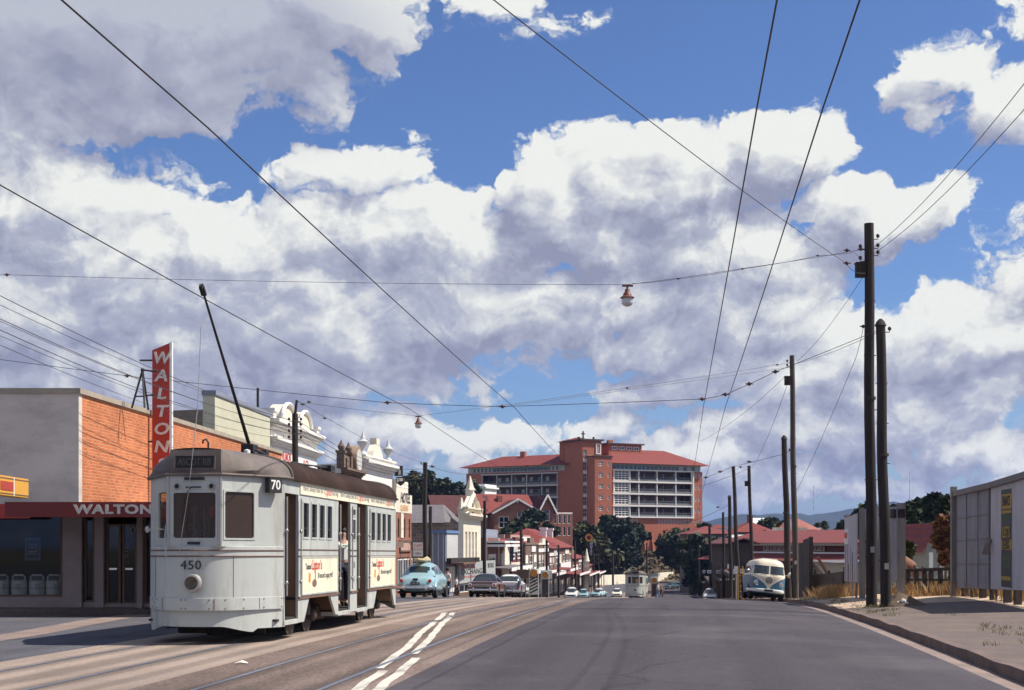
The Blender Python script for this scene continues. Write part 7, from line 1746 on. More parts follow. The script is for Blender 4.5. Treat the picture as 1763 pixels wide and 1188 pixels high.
# open timber fence right of the blank billboard
a, b = P(1546, 1000, 55), P(1642, 1000, 50.5); ang, L_ = panel_frame(a, b); g_ = lotz(a)
o = thing('post_and_rail_fence', 'broken dark post and rail fence with slanting braces over straw grass', 'fence', (a.x, a.y, g_), ang)
zr = lambda f, v: (VH-v)/F*(55-4.5*f)-g_
MB().bar((0, 0, zr(0, 983)), (L_, 0, zr(1, 979)), .07, .12).build('top_rail', M_POLE, o); MB().bar((0, 0, zr(0, 998)), (L_*.9, 0, zr(1, 999)), .06, .09).build('lower_rail', M_POLE, o)
for f in (.02, .2, .35, .5, .62, .78, .96): MB().box(L_*f-.07, L_*f+.07, -.08, .06, -.2, zr(f, 981)).build('post', M_POLE, o)
for f in (.1, .28, .42): MB().bar((L_*f, .1, zr(f, 975)), (L_*f+.55, .12, .1), .08, .07).build('brace', M_POLE, o)
# rusty boiler lying in the scrap behind the fence
q = P(1560, 985, 62); o = thing('scrap_boiler', 'rusty brown boiler lying tilted behind the broken fence', 'scrap boiler', q)
rg = random.Random(5); mb = MB(); mb.path([(-.9, .3, .85), (-.6, .25, .7), (.2, .1, .15), (.5, 0, -.15)], [.08, .36, .36, .15], 14); mb.build('shell', mat('rust_skin', (0.2,0.095,0.06), rough=.9, var=.3, scale=2, dirt=(0.12,0.06,0.04), dirt_amt=.7), o, smooth=True)
mb = MB(); mb.path([(-.5+.50*math.cos(a)*.4, .2+.5*math.sin(a), .75+.5*math.cos(a)*.8) for a in [2*math.pi*k/14 for k in range(14)]], .03, 5, closed=True); mb.build('hoop', M_RUSTT, o)
for i in range(5): MB().bar((-.9+i*.35, -.5, -.4), (-.5+i*.4, -.4, .5-.1*i), .1, .1).build('scrap_beam', M_RUSTT, o)
# planks lying at the kerb
a, b = P(1380, 1018, 66), P(1470, 1016, 62); a.z, b.z = lotz(a)+.03, lotz(b)+.03
o = thing('fallen_plank', 'long grey plank lying on the sandy verge before the hoardings', 'plank', a); MB().bar((0, 0, .02), b-a+Vector((0, 0, .02)), .22, .06).build('board', M_GREYT, o)

# --- warehouse with the long red roof
def long_shed(name, label, ua, Ya, ub, Yb, v_ridge, v_eave, v_base, mw, mr, d=14, back=True):
    a, b = P(ua, 1000, Ya), P(ub, 1000, Yb); ang, L_ = panel_frame(a, b); zb = gz(a.x, a.y)-1.0
    o = thing(name, label, 'building', (a.x, a.y, zb), ang); he = (VH-v_eave)/F*Ya-zb; hr = (VH-v_ridge)/F*(Ya+d/2)-zb
    mb = MB(); mb.plate(0, L_, 0, he, [(L_*(i+.2)/8, L_*(i+.75)/8, he*.35, he*.68) for i in range(8)], 0, .2); mb.box(0, .2, .2, d, 0, he); mb.box(L_-.2, L_, .2, d, 0, he); mb.box(.2, L_-.2, d-.2, d, 0, he); mb.build('wall', mw, o)
    for i in range(8): win(o, L_*(i+.2)/8, L_*(i+.75)/8, he*.35, he*.68, mf=M_BROWN, nx=3, w=.12, y=.05)
    gable(o, 0, L_, 0, d, he, hr-he, mr, axis='x', over=.7); return o, L_, he
wh, Lw, hw_ = long_shed('warehouse', 'long warehouse with a red iron roof and a cream name board on its wall', 1240, 205, 1476, 176, 916, 934, 1000, M_DKRED, M_TILE2)
MB().box(-.3, Lw+.3, -.95, -.72, hw_-.42, hw_-.12).build('gutter', M_COPE, wh)
nb = MB().box(Lw*.36, Lw*.80, -.28, -.2, hw_-1.15, hw_-.5).build('name_board', M_COPE, wh)
o = text('lettering', 'HENDERSON', .62, M_DKRED, nb, (Lw*.58, -.285, hw_-.83), bold=.01); wd_ = max(v.co.x for v in o.data.vertices)-min(v.co.x for v in o.data.vertices); o.scale = (Lw*.42/wd_, 1, 1)
mb = MB(); z_ = hw_-1.55; mb.hexa([(-1, -3.2, z_-.9), (Lw+1, -3.2, z_-.9), (Lw+1, -.25, z_), (-1, -.25, z_)], [(-1, -3.2, z_-.8), (Lw+1, -3.2, z_-.8), (Lw+1, -.25, z_+.1), (-1, -.25, z_+.1)]); mb.build('awning', M_TILE, wh)
mb = MB(); mb.box(-.3, Lw+.3, -.4, -.22, z_+.1, z_+.3); mb.build('flashing', M_WTRIM, wh)
pts = [(0, 0), (2.2, -.2), (4.4, -1.4), (6.6, -.2), (8.8, 0), (8.8, .6), (0, .6)]
MB().prism([(.6+x, hw_+.0+z) for x, z in pts], -.98, -.6, 'xz').build('curved_parapet', M_COPE, wh)
o, _, _ = long_shed('grey_shed', 'low grey sheet shed below the warehouse name board', 1398, 110, 1456, 100, 966, 968, 1000, M_GREYW, M_IRON, d=6)
o, _, _ = long_shed('brown_store', 'dark brown store with a rusty awning behind the poles left of the van', 1225, 172, 1262, 158, 929, 934, 1000, mat('dark_brown_boards', (0.06, 0.042, 0.036), rough=.85, var=.25, scale=1), M_DKRED, d=2.2)  # one even, very dark brown over all the boards
# houses beyond
M_SHW = mat('shaded_grey_boards', (0.13, 0.115, 0.11), rough=.85, var=.15, scale=1)  # shade of the unlit house fronts put into this darker wall grey
def cottage(label, ua, ub, Y, v_ridge, v_eave, mw, mr, style='hip', rot=0, d=10, group='houses beyond the warehouse', chim=None, name='house'):
    a, b = P(ua, 1000, Y), P(ub, 1000, Y); w = b.x-a.x; zb = gz(a.x, a.y)-1.5; o = thing(name, label, 'house', (a.x, a.y, zb), rot, group)
    he = (VH-v_eave)/F*Y-zb; hr = (VH-v_ridge)/F*(Y+d/2)-zb; n_ = max(2, int(w/3.2))
    hs = [(w*(i+.3)/n_, w*(i+.7)/n_, he-2.1, he-.6) for i in range(n_)]
    mb = MB(); mb.plate(0, w, 0, he, hs, 0, .2); mb.box(0, .2, .2, d, 0, he); mb.box(w-.2, w, .2, d, 0, he); mb.box(.2, w-.2, d-.2, d, 0, he); mb.build('wall', mw, o)
    for h in hs: win(o, *h, w=.14, nx=2, y=.05)
    if style == 'hip': hip(o, 0, w, 0, d, he, hr-he, mr, over=.7)
    elif style == 'gabley': gable(o, 0, w, 0, d, he, hr-he, mr, axis='y', over=.4); MB().prism([(0, he), (w, he), (w/2, hr)], .02, .2, 'xz').build('gable_wall', mw, o)
    else: gable(o, 0, w, 0, d, he, hr-he, mr, axis='x', over=.5)
    if chim: MB().box(w*chim, w*chim+1.0, d*.4, d*.4+.9, he, hr+1.4).build('chimney', B_RED, o)
    return o, w, he, hr
cottage('wide house with a faded red roof just right of the hospital', 1186, 1262, 262, 906, 919, M_SHW, M_TILE2, d=14)
cottage('red-roofed house with a tall brick chimney between the poles', 1266, 1332, 270, 899, 916, M_SHW, M_TILE, d=14, chim=.45)
cottage('long pale house with two round white windows under the red roofs', 1262, 1336, 246, 922, 926, M_PALE, M_PALE, 'gablex', d=6)
c_, w_, he_, hr_ = cottage('cream stepped parapet building with a small white gable among the red roofs', 1330, 1388, 250, 913, 917, M_IVORY, M_TILE2, 'gablex', d=10)
for k in (0.0, .22, .42, .66, .85): MB().box(w_*k, w_*k+1.1, -.1, .3, he_-.2, he_+(1.7 if k == .42 else .9)).build('merlon', M_IVORY, c_)
MB().prism([(w_*.38, he_+1.2), (w_*.62, he_+1.2), (w_*.5, he_+2.5)], -.12, .2, 'xz').build('little_gable', M_WTRIM, c_)
cottage('house with a broad pinkish red roof behind the tall grey pole', 1352, 1406, 290, 893, 912, M_SHW, mat('faded_pink_roof', (0.33,0.12,0.09), rough=.8, var=.2, scale=.5), d=14)
cottage('small white house with a pointed gable left of the peeling billboard', 1402, 1426, 300, 910, 923, M_WTRIM, M_WTRIM, 'gabley', d=8)
cottage('small red-roofed house beside the peeling billboard', 1424, 1456, 330, 914, 922, M_WTRIM, M_TILE, d=8)
cottage('white skillion-roofed house above the red roofs', 1300, 1316, 300, 893, 907, M_WTRIM, M_WTRIM, 'gablex', d=6)
cottage('tiny far house with a red roof at the edge of the hospital', 1226, 1250, 420, 903, 909, M_WTRIM, M_TILE, d=8)
cottage('grey house with a steep red gable right of the broken fence', 1594, 1634, 92, 906, 935, mat('grey_green_boards', (0.24,0.26,0.24), rough=.8, var=.15), M_TILE2, 'gabley', rot=R(12), d=9, chim=None)
cottage('low house with a long grey iron roof behind the broken fence', 1540, 1604, 112, 918, 926, M_BROWN, M_IRON, 'gablex', d=8)
GR = 'trees on the right beyond the vacant lot'
for u, vt, vb, Y, w_, mm, lab, k in ((1575, 868, 935, 130, 70, L_DARK, 'broad dark tree behind the low grey-roofed house', {}), (1530, 880, 940, 150, 70, L_DARK, 'dark tree behind the blank billboard', {}), (1488, 872, 935, 170, 60, L_DARK, 'dark tree left of the two nearest poles', {}), (1608, 852, 930, 120, 36, L_BLUE, 'tall feathery tree standing above the house with the red gable', dict(low=.45)), (1632, 858, 930, 118, 40, L_DARK, 'tall dark tree behind the billboard post', dict(low=.3)),
     (1628, 890, 985, 80, 40, L_RUSTY, 'rust-leaved tree in front of the red gabled house', dict(low=.15)), (1655, 872, 960, 105, 40, L_DARK, 'dark tree hidden behind the near billboard', {}), (1556, 935, 968, 84, 26, L_OLIVE, 'olive bush by the scrap behind the fence', {}), (1452, 900, 935, 210, 30, L_DARK, 'dark tree behind the peeling billboard', {}),
     (1326, 897, 912, 300, 34, L_DARK, 'small dark tree between the red roofs', {}), (1414, 903, 918, 320, 26, L_DARK, 'small dark tree behind the white gabled house', {}), (1352, 899, 912, 340, 16, L_DARK, 'little round tree beside the cream parapet building', {}), (1212, 905, 930, 300, 26, L_DARK, 'dark tree at the right foot of the hospital', {}), (1194, 922, 1014, 256, 58, L_DARK, 'tall dark tree in front of the faded red roof, leftmost', dict(low=.1)), (1209, 934, 1014, 254, 30, L_DARK, 'dark bushy tree at the end of the right verandah', dict(low=.05)), (1232, 926, 1012, 252, 30, L_BLUE, 'blue green tree between the pale-topped and rounded poles', dict(low=.05)), (1218, 928, 1012, 256, 44, L_OLIVE, 'olive tree under the pale-topped pole', dict(low=.1)), (1246, 928, 1008, 250, 34, L_DARK, 'dark tree between the white-footed and leaning poles', dict(low=.1))):
    tree_at(lab, u, vt, vb, Y, w_, mm, 1300 if w_ > 30 else 700, .2+Y*.0009, group=GR, clumps=16, **k)
for u, vt, vb, lab in ((1401, 836, 884, 'faint red and white radio mast on the hills, left one'), (1566, 812, 868, 'faint red and white radio mast on the hills, right one')):
    p = P(u, vb, 2600); o = thing('radio_mast', lab, 'radio mast', p); h = (vb-vt)/F*2600
    mb = MB()
    for i in range(8): mb.tube((0, 0, h*i/8), (0, 0, h*(i+1)/8), .55, .5, 4, mi=i % 2)
    mb.build('lattice', [M_PALE, M_PINK], o)
# --- verandah shops on the right side of the street
ROTR = R(-90)-A
def rshop(label, s0, s1, t, h, mw, maw, awz=3.0, posts=5, d=9):
    p = W(t, s1); w = s1-s0; o = thing('verandah_shop', label, 'shop building', (p.x, p.y, zprof((s0+s1)/2)-.3), ROTR, 'verandah shops on the right')
    n_ = max(2, int(w/5)); fh = [(w*(i+.25)/n_, w*(i+.7)/n_, h*.62, h*.85) for i in range(n_)]; gf = [(w*(i+.1)/n_, w*(i+.9)/n_, .4, 2.5) for i in range(n_)]
    shell(o, w, d, h, mw, front=fh+gf)
    for f in fh: win(o, *f, mf=M_BROWN, nx=2, w=.12)
    for f in gf: win(o, *f, mf=M_BROWN, nx=2, w=.1)
    awning(o, 0, w, awz, 3.0, maw, maw, posts); flatroof(o, w, d, h-.1); return o
rshop('nearest dark maroon verandah shop left of the van', 128, 150, 7.6, 4.1, M_DKRED, M_POLE2, d=2.4)
v_ = rshop('brown verandah shop with pale upper panels behind the white-footed pole', 152, 186, 7.6, 4.6, M_BROWN, M_POLE2, posts=7, d=2.4)
rshop('long dark verandah shop near the street bend', 188, 240, 7.6, 5.0, M_DKRED, M_POLE2, posts=8, d=3.5)
rshop('farthest brown verandah shop at the street bend', 242, 318, 7.4, 6.2, M_BROWN, M_POLE2, posts=9)
for i, (u, w_) in enumerate(((1212, 4), (1221, 7), (1237, 8))):
    p = P(u, 987, 150); o = thing('awning_board', ['small white board hanging under the right verandah, leftmost', 'white board hanging under the right verandah, in the middle', 'pale blue board hanging under the right verandah'][i], 'sign', p); MB().box(-w_/F*75, w_/F*75, -.04, .04, 0, .32).build('board', M_WHITE if i < 2 else M_PALE, o); MB().tube((0, 0, .3), (0, 0, .7), .02, n=5).build('hanger', M_BLACK, o); MB().box(-w_/F*60, w_/F*60, -.05, -.041, .08, .2).build('lettering_band', M_NAVY, o)
p = P(1267, 1027, 84); p.z = gnd(p.x, p.y); o = thing('parking_sign', 'small white plate on a grey post left of the van', 'sign', p); MB().tube((0, 0, -.1), (0, 0, 2.0), .07, n=8).build('post', M_GREYT, o); MB().box(-.12, .12, -.1, -.06, 1.55, 2.0).build('plate', M_WHITE, o)
p = P(1276, 1030, 82); p.z = gnd(p.x, p.y); o = thing('ladder', 'yellow ladder leaning on the pole behind the van', 'ladder', p)
for x in (-.16, .16): MB().bar((x, 0, -.1), (x*.9, .3, 1.95), .05, .05).build('rail', M_YEL, o)
for i in range(6): MB().bar((-.16, .03+.045*i, .2+.3*i), (.16, .03+.045*i, .2+.3*i), .04, .04).build('rung', M_YEL, o)
p = P(1257, 990, 130); o = thing('shop_flag', 'small red and white board by the pale verandah posts', 'sign', p); MB().box(-.25, .25, -.04, .04, 0, 1.0).build('board', M_WHITE, o); MB().box(-.25, .25, -.05, -.041, .35, .6).build('red_band', M_RED, o)
p = P(1356, 1022, 71); p.z = lotz(p); o = thing('white_post', 'short white-painted board post at the right side of the van', 'post', p); MB().box(-.14, .14, 0, .1, -.2, 2.6).build('board', M_PALE, o); MB().box(-.16, .16, -.02, .12, 2.6, 2.66).build('cap', M_GREYT, o)
# near-side verandah shed between warehouse and street, and small white car in the yard is built with the vehicles

# far-off wooded suburb on the plain, right of everything else
rg = random.Random(31); vs = []; fs = []
cl_ = []
for i in range(420):
    s_ = 170+900*rg.random()**1.6; t_ = rg.uniform(36, 60+s_*.75); cl_.append((t_, s_, rg.uniform(3, 7)))
for i in range(15000):
    t_, s_, h_ = cl_[rg.randrange(len(cl_))]; d = Vector((rg.gauss(0, 1), rg.gauss(0, 1), rg.gauss(0, .7))).normalized()*rg.random()**.35*h_*.6
    c_ = W(t_, s_, terr(t_, s_)+h_*.6)+d; k = len(vs); u_ = Vector((rg.gauss(0, 1), rg.gauss(0, 1), rg.gauss(0, .6))).normalized()*rg.uniform(.5, 1.2); w_ = u_.cross(Vector((rg.gauss(0, 1), rg.gauss(0, 1), rg.gauss(0, 1)))).normalized()*.6
    vs += [c_-u_, c_-w_, c_+u_, c_+w_]; fs.append((k, k+1, k+2, k+3))
kind(MB().add(vs, fs).build('far_wood', L_DARK, recalc=False), 'stuff')
# ------------------------------------------------------------------ vehicles and people
def paint(name, c, rough=.22, coat=.5): return mat(name, c, rough=rough, var=.04, scale=1.5, coat=coat, spec=.5)
P_BLUE = paint('powder_blue_enamel', (0.29, 0.45, 0.49)); P_BRONZE = paint('bronze_brown_enamel', (0.16, 0.085, 0.07)); P_LILAC = paint('grey_lilac_enamel', (0.30, 0.26, 0.29)); P_WHITE = paint('white_enamel', (0.72, 0.72, 0.68)); P_DKBLUE = paint('petrol_blue_enamel', (0.05, 0.155, 0.25), .4, .0); P_CREAM = paint('cream_enamel', (0.70, 0.63, 0.49), .4, .0); P_TEAL = paint('dark_teal_enamel', (0.06, 0.11, 0.13)); P_DARKROOF = paint('dark_roof_enamel', (0.03, 0.025, 0.035))
M_TYRE = mat('tyre_rubber', (0.02, 0.02, 0.02), rough=.85, var=.2); M_TAIL = mat('red_tail_lens', (0.45, 0.02, 0.015), rough=.15, var=.05); M_CARGL = mat('car_window', (0.035, 0.045, 0.05), rough=.04, var=.1, spec=.8); M_UNDER = mat('underbody', (0.012, 0.011, 0.011), rough=.9); M_AMBL = mat('amber_lens', (0.5, 0.2, 0.03), rough=.2); M_HEAD = mat('headlamp_glass', (0.55, 0.55, 0.52), rough=.08, var=.05)
def wheel(par, x, y, r, sg, cap=None):
    mb = MB(); mb.lathe([(r*.62, -.09), (r*.9, -.1), (r, -.06), (r, .06), (r*.9, .1), (r*.62, .09)], (x, y, r), 20, 'x'); w = mb.build('wheel', M_TYRE, par, smooth=True)
    mb = MB(); mb.lathe([(0, sg*.05), (r*.3, sg*.085), (r*.42, sg*.06), (r*.62, sg*.085), (r*.64, sg*.0), (0, 0)], (x, y, r), 18, 'x'); mb.build('rim', cap or M_CHROME, w, smooth=True)
def split_grid(rows, cls, closed=False):
    out = {}
    n = len(rows[0])
    for i in range(len(rows)-1):
        for k in range(n if closed else n-1):
            q = [rows[i][k], rows[i][(k+1) % n], rows[i+1][(k+1) % n], rows[i+1][k]]
            c = [sum(p[j] for p in q)/4 for j in range(3)]; nm = cls(*c)
            if nm: out.setdefault(nm, MB()).add(q, [(0, 1, 2, 3)])
    return out
def weld(o):
    bm = bmesh.new(); bm.from_mesh(o.data); bmesh.ops.remove_doubles(bm, verts=bm.verts, dist=1e-4); bmesh.ops.recalc_face_normals(bm, faces=bm.faces); bm.to_mesh(o.data); bm.free()
    o.data.polygons.foreach_set('use_smooth', [True]*len(o.data.polygons)); o.data.set_sharp_from_angle(angle=R(42)); return o
def lerp_tab(tab, x):
    for (a, p), (b, q) in zip(tab, tab[1:]):
        if x <= b: return p+(q-p)*max(0, (x-a)/(b-a))
    return tab[-1][1]
def car(label, paint_, roofp, L_, hw, top, wid, cab, k=4.5, kc=3.2, tail='round', plate='', two=None, name='car', group=None, wr=.33, sill=.28, bump=True, fins=False):
    """top: (y, z) deck line from tail to nose; wid: (y, half width); cab: y and z of the glasshouse"""
    o = thing(name, label, 'car', (0,0,0), 0, group)
    ys = [L_*(1-math.cos(math.pi*i/36))/2 for i in range(37)]
    rows = [sect(lerp_tab(wid, y), sill+(.10 if (y < .25 or y > L_-.25) else 0), lerp_tab(top, y), y, k=k, n=32) for y in ys]
    wy = (L_*.205, L_*.80)
    def cls(x, y, z):
        for w in wy:
            if (y-w)**2+(z-wr)**2 < (wr+.06)**2 and abs(x) > hw*.62: return None
        return 'body'
    g = split_grid(rows, cls, True); g['body'].add(rows[0], [tuple(range(32))[::-1]]); g['body'].add(rows[-1], [tuple(range(32))]); weld(g['body'].build('body', paint_, o))
    MB().box(-hw*.86, hw*.86, .3, L_-.3, sill-.08, sill+.34).build('underbody', M_UNDER, o)
    for y in wy:
        for sg in (-1, 1): wheel(o, sg*(hw-.13), y, wr, sg)
    # glasshouse
    yr0, yr1, yf1, yf0, zb, zt, wb, wt = cab
    rows = []
    NS = 26
    for i in range(NS+1):          # rear base, over the roof, to the front base
        f = i/NS
        if f < .3: q = f/.3; y = yr0+(yr1-yr0)*q; z = zb+(zt-zb)*max(0.0, math.sin(q*math.pi/2))**(1.0 if tail == 'round' else 1.25); 
        elif f < .7: q = (f-.3)/.4; y = yr1+(yf1-yr1)*q; z = zt+.035*math.sin(math.pi*q)
        else: q = (f-.7)/.3; y = yf1+(yf0-yf1)*q; z = zb+(zt-zb)*max(0.0, math.cos(q*math.pi/2))**.9
        w = wb+(wt-wb)*((z-zb)/(zt-zb)); row = []
        n_ = 22
        for j in range(n_+1):
            a = math.pi*(j/n_)
            row.append((-w*math.copysign(abs(math.cos(a))**(2/kc), math.cos(a)) if True else 0, y, zb-.06+(z-zb+.06)*abs(math.sin(a))**(2/kc)))
        rows.append(row)
    H_ = zt-zb
    def cls2(x, y, z):
        f = (z-zb)/H_
        if f < .10 or f > .86: return 'roof'
        if y < yr1+.12 and abs(x) < wb*.74 and f < (.80 if tail != 'round' else .72) and f > (.14 if tail != 'round' else .22) and (tail != 'round' or (abs(x)/(wb*.6))**4+((f-.47)/.27)**4 < 1): return 'rear_window'
        if y > yf1-.05 and abs(x) < wb*.80: return 'windscreen'
        if abs(x) > wt*.80 and yr0+.35 < y < yf0-.30:
            if abs(y-(yr1+yf1)/2-.08) < .05: return 'roof'
            return 'side_window'
        return 'roof'
    for nm, mb in split_grid(rows, cls2).items(): weld(mb.build(nm, roofp if nm == 'roof' else M_CARGL, o))
    MB().box(-wt*.6, wt*.6, yr1+.3, yr1+.5, zb-.3, zb+.22).box(-wt*.6, wt*.6, yf1-.5, yf1-.3, zb-.3, zb+.22).build('seat_back', M_DARKIN, o)
    # brightwork
    if bump:
        for y, nm, sg in ((-.06, 'rear_bumper', -1), (L_+.06, 'front_bumper', 1)):
            mb = MB(); mb.path([(hw*.98*x, y-sg*.16*abs(x)**3, .44) for x in (-1, -.8, -.5, 0, .5, .8, 1)], .075, 8); b = mb.build(nm, M_CHROME, o, smooth=True)
            mb = MB()
            for x in (-.55, .55): mb.lathe([(.04, -.12), (.06, -.04), (.06, .06), (.03, .13)], (hw*x, y+sg*.05, .46), 8)
            mb.build('overrider', M_CHROME, b, smooth=True)
    pl = MB().box(-.19, .19, -.085, -.06, .56, .68).build('number_plate', M_INK if tail != 'round' else M_INK, o)
    if plate: text('lettering', plate, .085, M_WHITE, pl, (0, -.09, .62))
    return o
def at_street(o, u, Y, dt=0, rz=None):
    p = P(u, 1000, Y); p.z = gz(p.x, p.y); o.location = p
    g = gz(p.x+sa*2, p.y+ca*2)-gz(p.x-sa*2, p.y-ca*2)
    o.rotation_euler = (math.atan2(g, 4), 0, -A if rz is None else rz)
# powder-blue rounded sedan
hol = car('rounded powder blue sedan parked at the left kerb with a load on its roof', P_BLUE, P_BLUE, 4.35, .84,
          [(0, .62), (.12, .86), (.5, 1.0), (1.2, 1.06), (2.6, 1.08), (3.6, 1.04), (4.1, .92), (4.35, .66)], [(0, .55), (.15, .72), (.6, .82), (1.2, .84), (3.4, .82), (4.1, .68), (4.35, .5)],
          (.62, 1.55, 2.6, 3.2, .98, 1.54, .77, .66), k=3.4, kc=2.8, plate='NFJ 358')
for sg in (-1, 1):
    mb = MB(); mb.lathe([(0, -.07), (.05, -.06), (.07, -.02), (.07, .06)], (sg*.62, .06, .74), 12, 'y'); mb.build('tail_light', M_TAIL, hol, smooth=True)
    mb = MB(); mb.loft([sect(.10, .32, .32+.62*f, y, k=2.6, n=14, cx=sg*.76) for y, f in ((.35, .3), (.6, .8), (1.0, .95), (1.5, .8), (1.9, .4))]); mb.build('rear_guard', P_BLUE, hol, smooth=True)
    mb = MB(); mb.lathe([(.11, 0), (.11, .04), (.09, .06), (0, .07)], (sg*.58, 4.3, .74), 14, 'y'); mb.build('headlight', M_HEAD, hol, smooth=True)
MB().box(-.11, .11, -.02, .1, .78, .84).build('boot_handle', M_CHROME, hol)
at_street(hol, 715, 61, rz=-A); hol.location.z += .02
rk = thing('roof_load', 'yellow and white surfboard strapped on the blue sedan roof', 'surfboard', hol.location+Vector((.18, 1.9, 1.60)), -A)
mb = MB(); mb.loft([sect(w, -.04+z, .05+z, y, k=2.4, n=14) for y, w, z in ((-1.2, .04, .06), (-1.0, .2, .03), (-.4, .29, 0), (.4, .29, 0), (1.0, .2, .03), (1.2, .05, .1))]); mb.build('board', mat('pale_yellow_gelcoat', (0.7, 0.55, 0.25), rough=.3, var=.1), rk, smooth=True)
MB().box(-.3, .3, -.45, -.40, -.07, .07).box(-.3, .3, .40, .45, -.07, .07).build('strap', M_WHITE, rk)
# bronze sedan seen from behind
fal = car('dark bronze sedan driving away with round red tail lights', P_BRONZE, P_DARKROOF, 4.6, .90,
          [(0, .80), (.05, .90), (.3, .95), (1.3, .97), (3.0, .96), (4.3, .92), (4.6, .80)], [(0, .84), (.3, .89), (2, .90), (4.2, .88), (4.6, .82)],
          (1.05, 1.65, 2.75, 3.45, .94, 1.40, .80, .66), k=6, kc=4, tail='square', plate='NHK 204')
for sg in (-1, 1):
    mb = MB(); mb.lathe([(0, -.08), (.06, -.075), (.095, -.05), (.105, 0), (.1, .1)], (sg*.70, .02, .72), 16, 'y'); b = mb.build('tail_light', M_TAIL, fal, smooth=True)
    mb = MB(); mb.lathe([(.105, -.055), (.13, -.05), (.13, .02), (.105, .0)], (sg*.70, .0, .72), 16, 'y'); mb.build('bezel', M_CHROME, b, smooth=True)
    mb = MB(); mb.lathe([(.1, 0), (.1, .05), (0, .07)], (sg*.62, 4.58, .7), 14, 'y'); mb.build('headlight', M_HEAD, fal, smooth=True)
MB().box(-.56, .56, -.03, .02, .64, .80).build('tail_panel', mat('ribbed_silver_trim', (0.42,0.36,0.33), rough=.35, var=.15, metal=.6), fal)
MB().box(-.86, .86, -.02, .03, .855, .885).build('boot_strip', M_CHROME, fal)
at_street(fal, 830, 83)
# white-roofed sedan ahead of it
fb = car('grey lilac sedan with a white roof just ahead of the bronze sedan', P_LILAC, P_WHITE, 4.5, .88,
         [(0, .78), (.06, .98), (.4, 1.0), (1.3, 1.0), (3.0, .98), (4.2, .94), (4.5, .78)], [(0, .82), (.3, .87), (2, .88), (4.1, .84), (4.5, .74)],
         (.95, 1.6, 2.7, 3.4, .98, 1.50, .79, .66), k=5, kc=3.4, tail='square', plate='NCD 771')
for sg in (-1, 1):
    mb = MB(); mb.hexa([(sg*.66, -.03, .62), (sg*.84, -.01, .62), (sg*.84, .3, .62), (sg*.66, .3, .62)], [(sg*.74, -.08, 1.10), (sg*.86, -.06, 1.10), (sg*.86, .7, 1.04), (sg*.74, .7, 1.04)]); mb.build('tail_fin', P_TEAL, fb, bevel=.02)
    mb = MB(); mb.lathe([(0, -.05), (.05, -.045), (.06, 0), (.06, .06)], (sg*.75, -.03, .60), 12, 'y'); mb.build('tail_light', M_TAIL, fb, smooth=True)
    mb = MB(); mb.lathe([(.1, 0), (.1, .05), (0, .07)], (sg*.62, 4.46, .7), 14, 'y'); mb.build('headlight', M_HEAD, fb, smooth=True)
at_street(fb, 872, 91)
# farther cars
def plain_car(label, c, roofc, u, Y, rz, group='cars farther down the street', lz=0):
    o = car(label, c, roofc, 4.2, .80, [(0, .72), (.1, .86), (1.2, .92), (3.0, .92), (4.0, .86), (4.2, .70)], [(0, .70), (.3, .79), (3.8, .78), (4.2, .68)], (.8, 1.4, 2.5, 3.1, .90, 1.42, .72, .6), k=4.5, kc=3.2, tail='square', group=group)
    for sg in (-1, 1):
        mb = MB(); mb.lathe([(.09, 0), (.1, .05), (0, .07)], (sg*.55, 4.17, .66), 12, 'y'); mb.build('headlight', M_HEAD, o, smooth=True); mb = MB(); mb.lathe([(0, -.05), (.06, -.04), (.06, .05)], (sg*.6, .02, .7), 10, 'y'); mb.build('tail_light', M_TAIL, o, smooth=True)
    MB().box(-.45, .45, 4.16, 4.23, .5, .64).build('grille', M_BLACK, o)
    at_street(o, u, Y, rz=rz); o.location.z += lz; return o
plain_car('white car facing up the street under the rusty verandah', P_WHITE, P_WHITE, 986.5, 176, R(180)-A, lz=.1)
plain_car('small white and blue car facing us left of the far tram', P_BLUE, P_WHITE, 1038, 222, R(165)-A)
plain_car('white-roofed reddish car close beside the far tram', P_CREAM, P_WHITE, 1063, 226, R(180)-A)
plain_car('blue car at the kerb before the white wall', P_BLUE, P_BLUE, 1006, 208, R(180)-A)
plain_car('dark teal car driving on the far bend of the road', P_TEAL, P_TEAL, 1166, 292, R(150)-A)
plain_car('dark car with a pale roof where the street bends right', P_TEAL, P_WHITE, 1189, 318, R(120)-A)
plain_car('silver car facing us in the shade of the right verandah', P_WHITE, P_LILAC, 1222, 158, R(180)-A)
plain_car('white car half hidden beside the white-topped sedan', P_WHITE, P_WHITE, 893, 132, -A)
o = plain_car('white car standing in the yard behind the broken fence', P_WHITE, P_WHITE, 1627, 86, R(120)); _t, _s = TS(o.location.x, o.location.y); o.location.z = vergez(_t, _s)
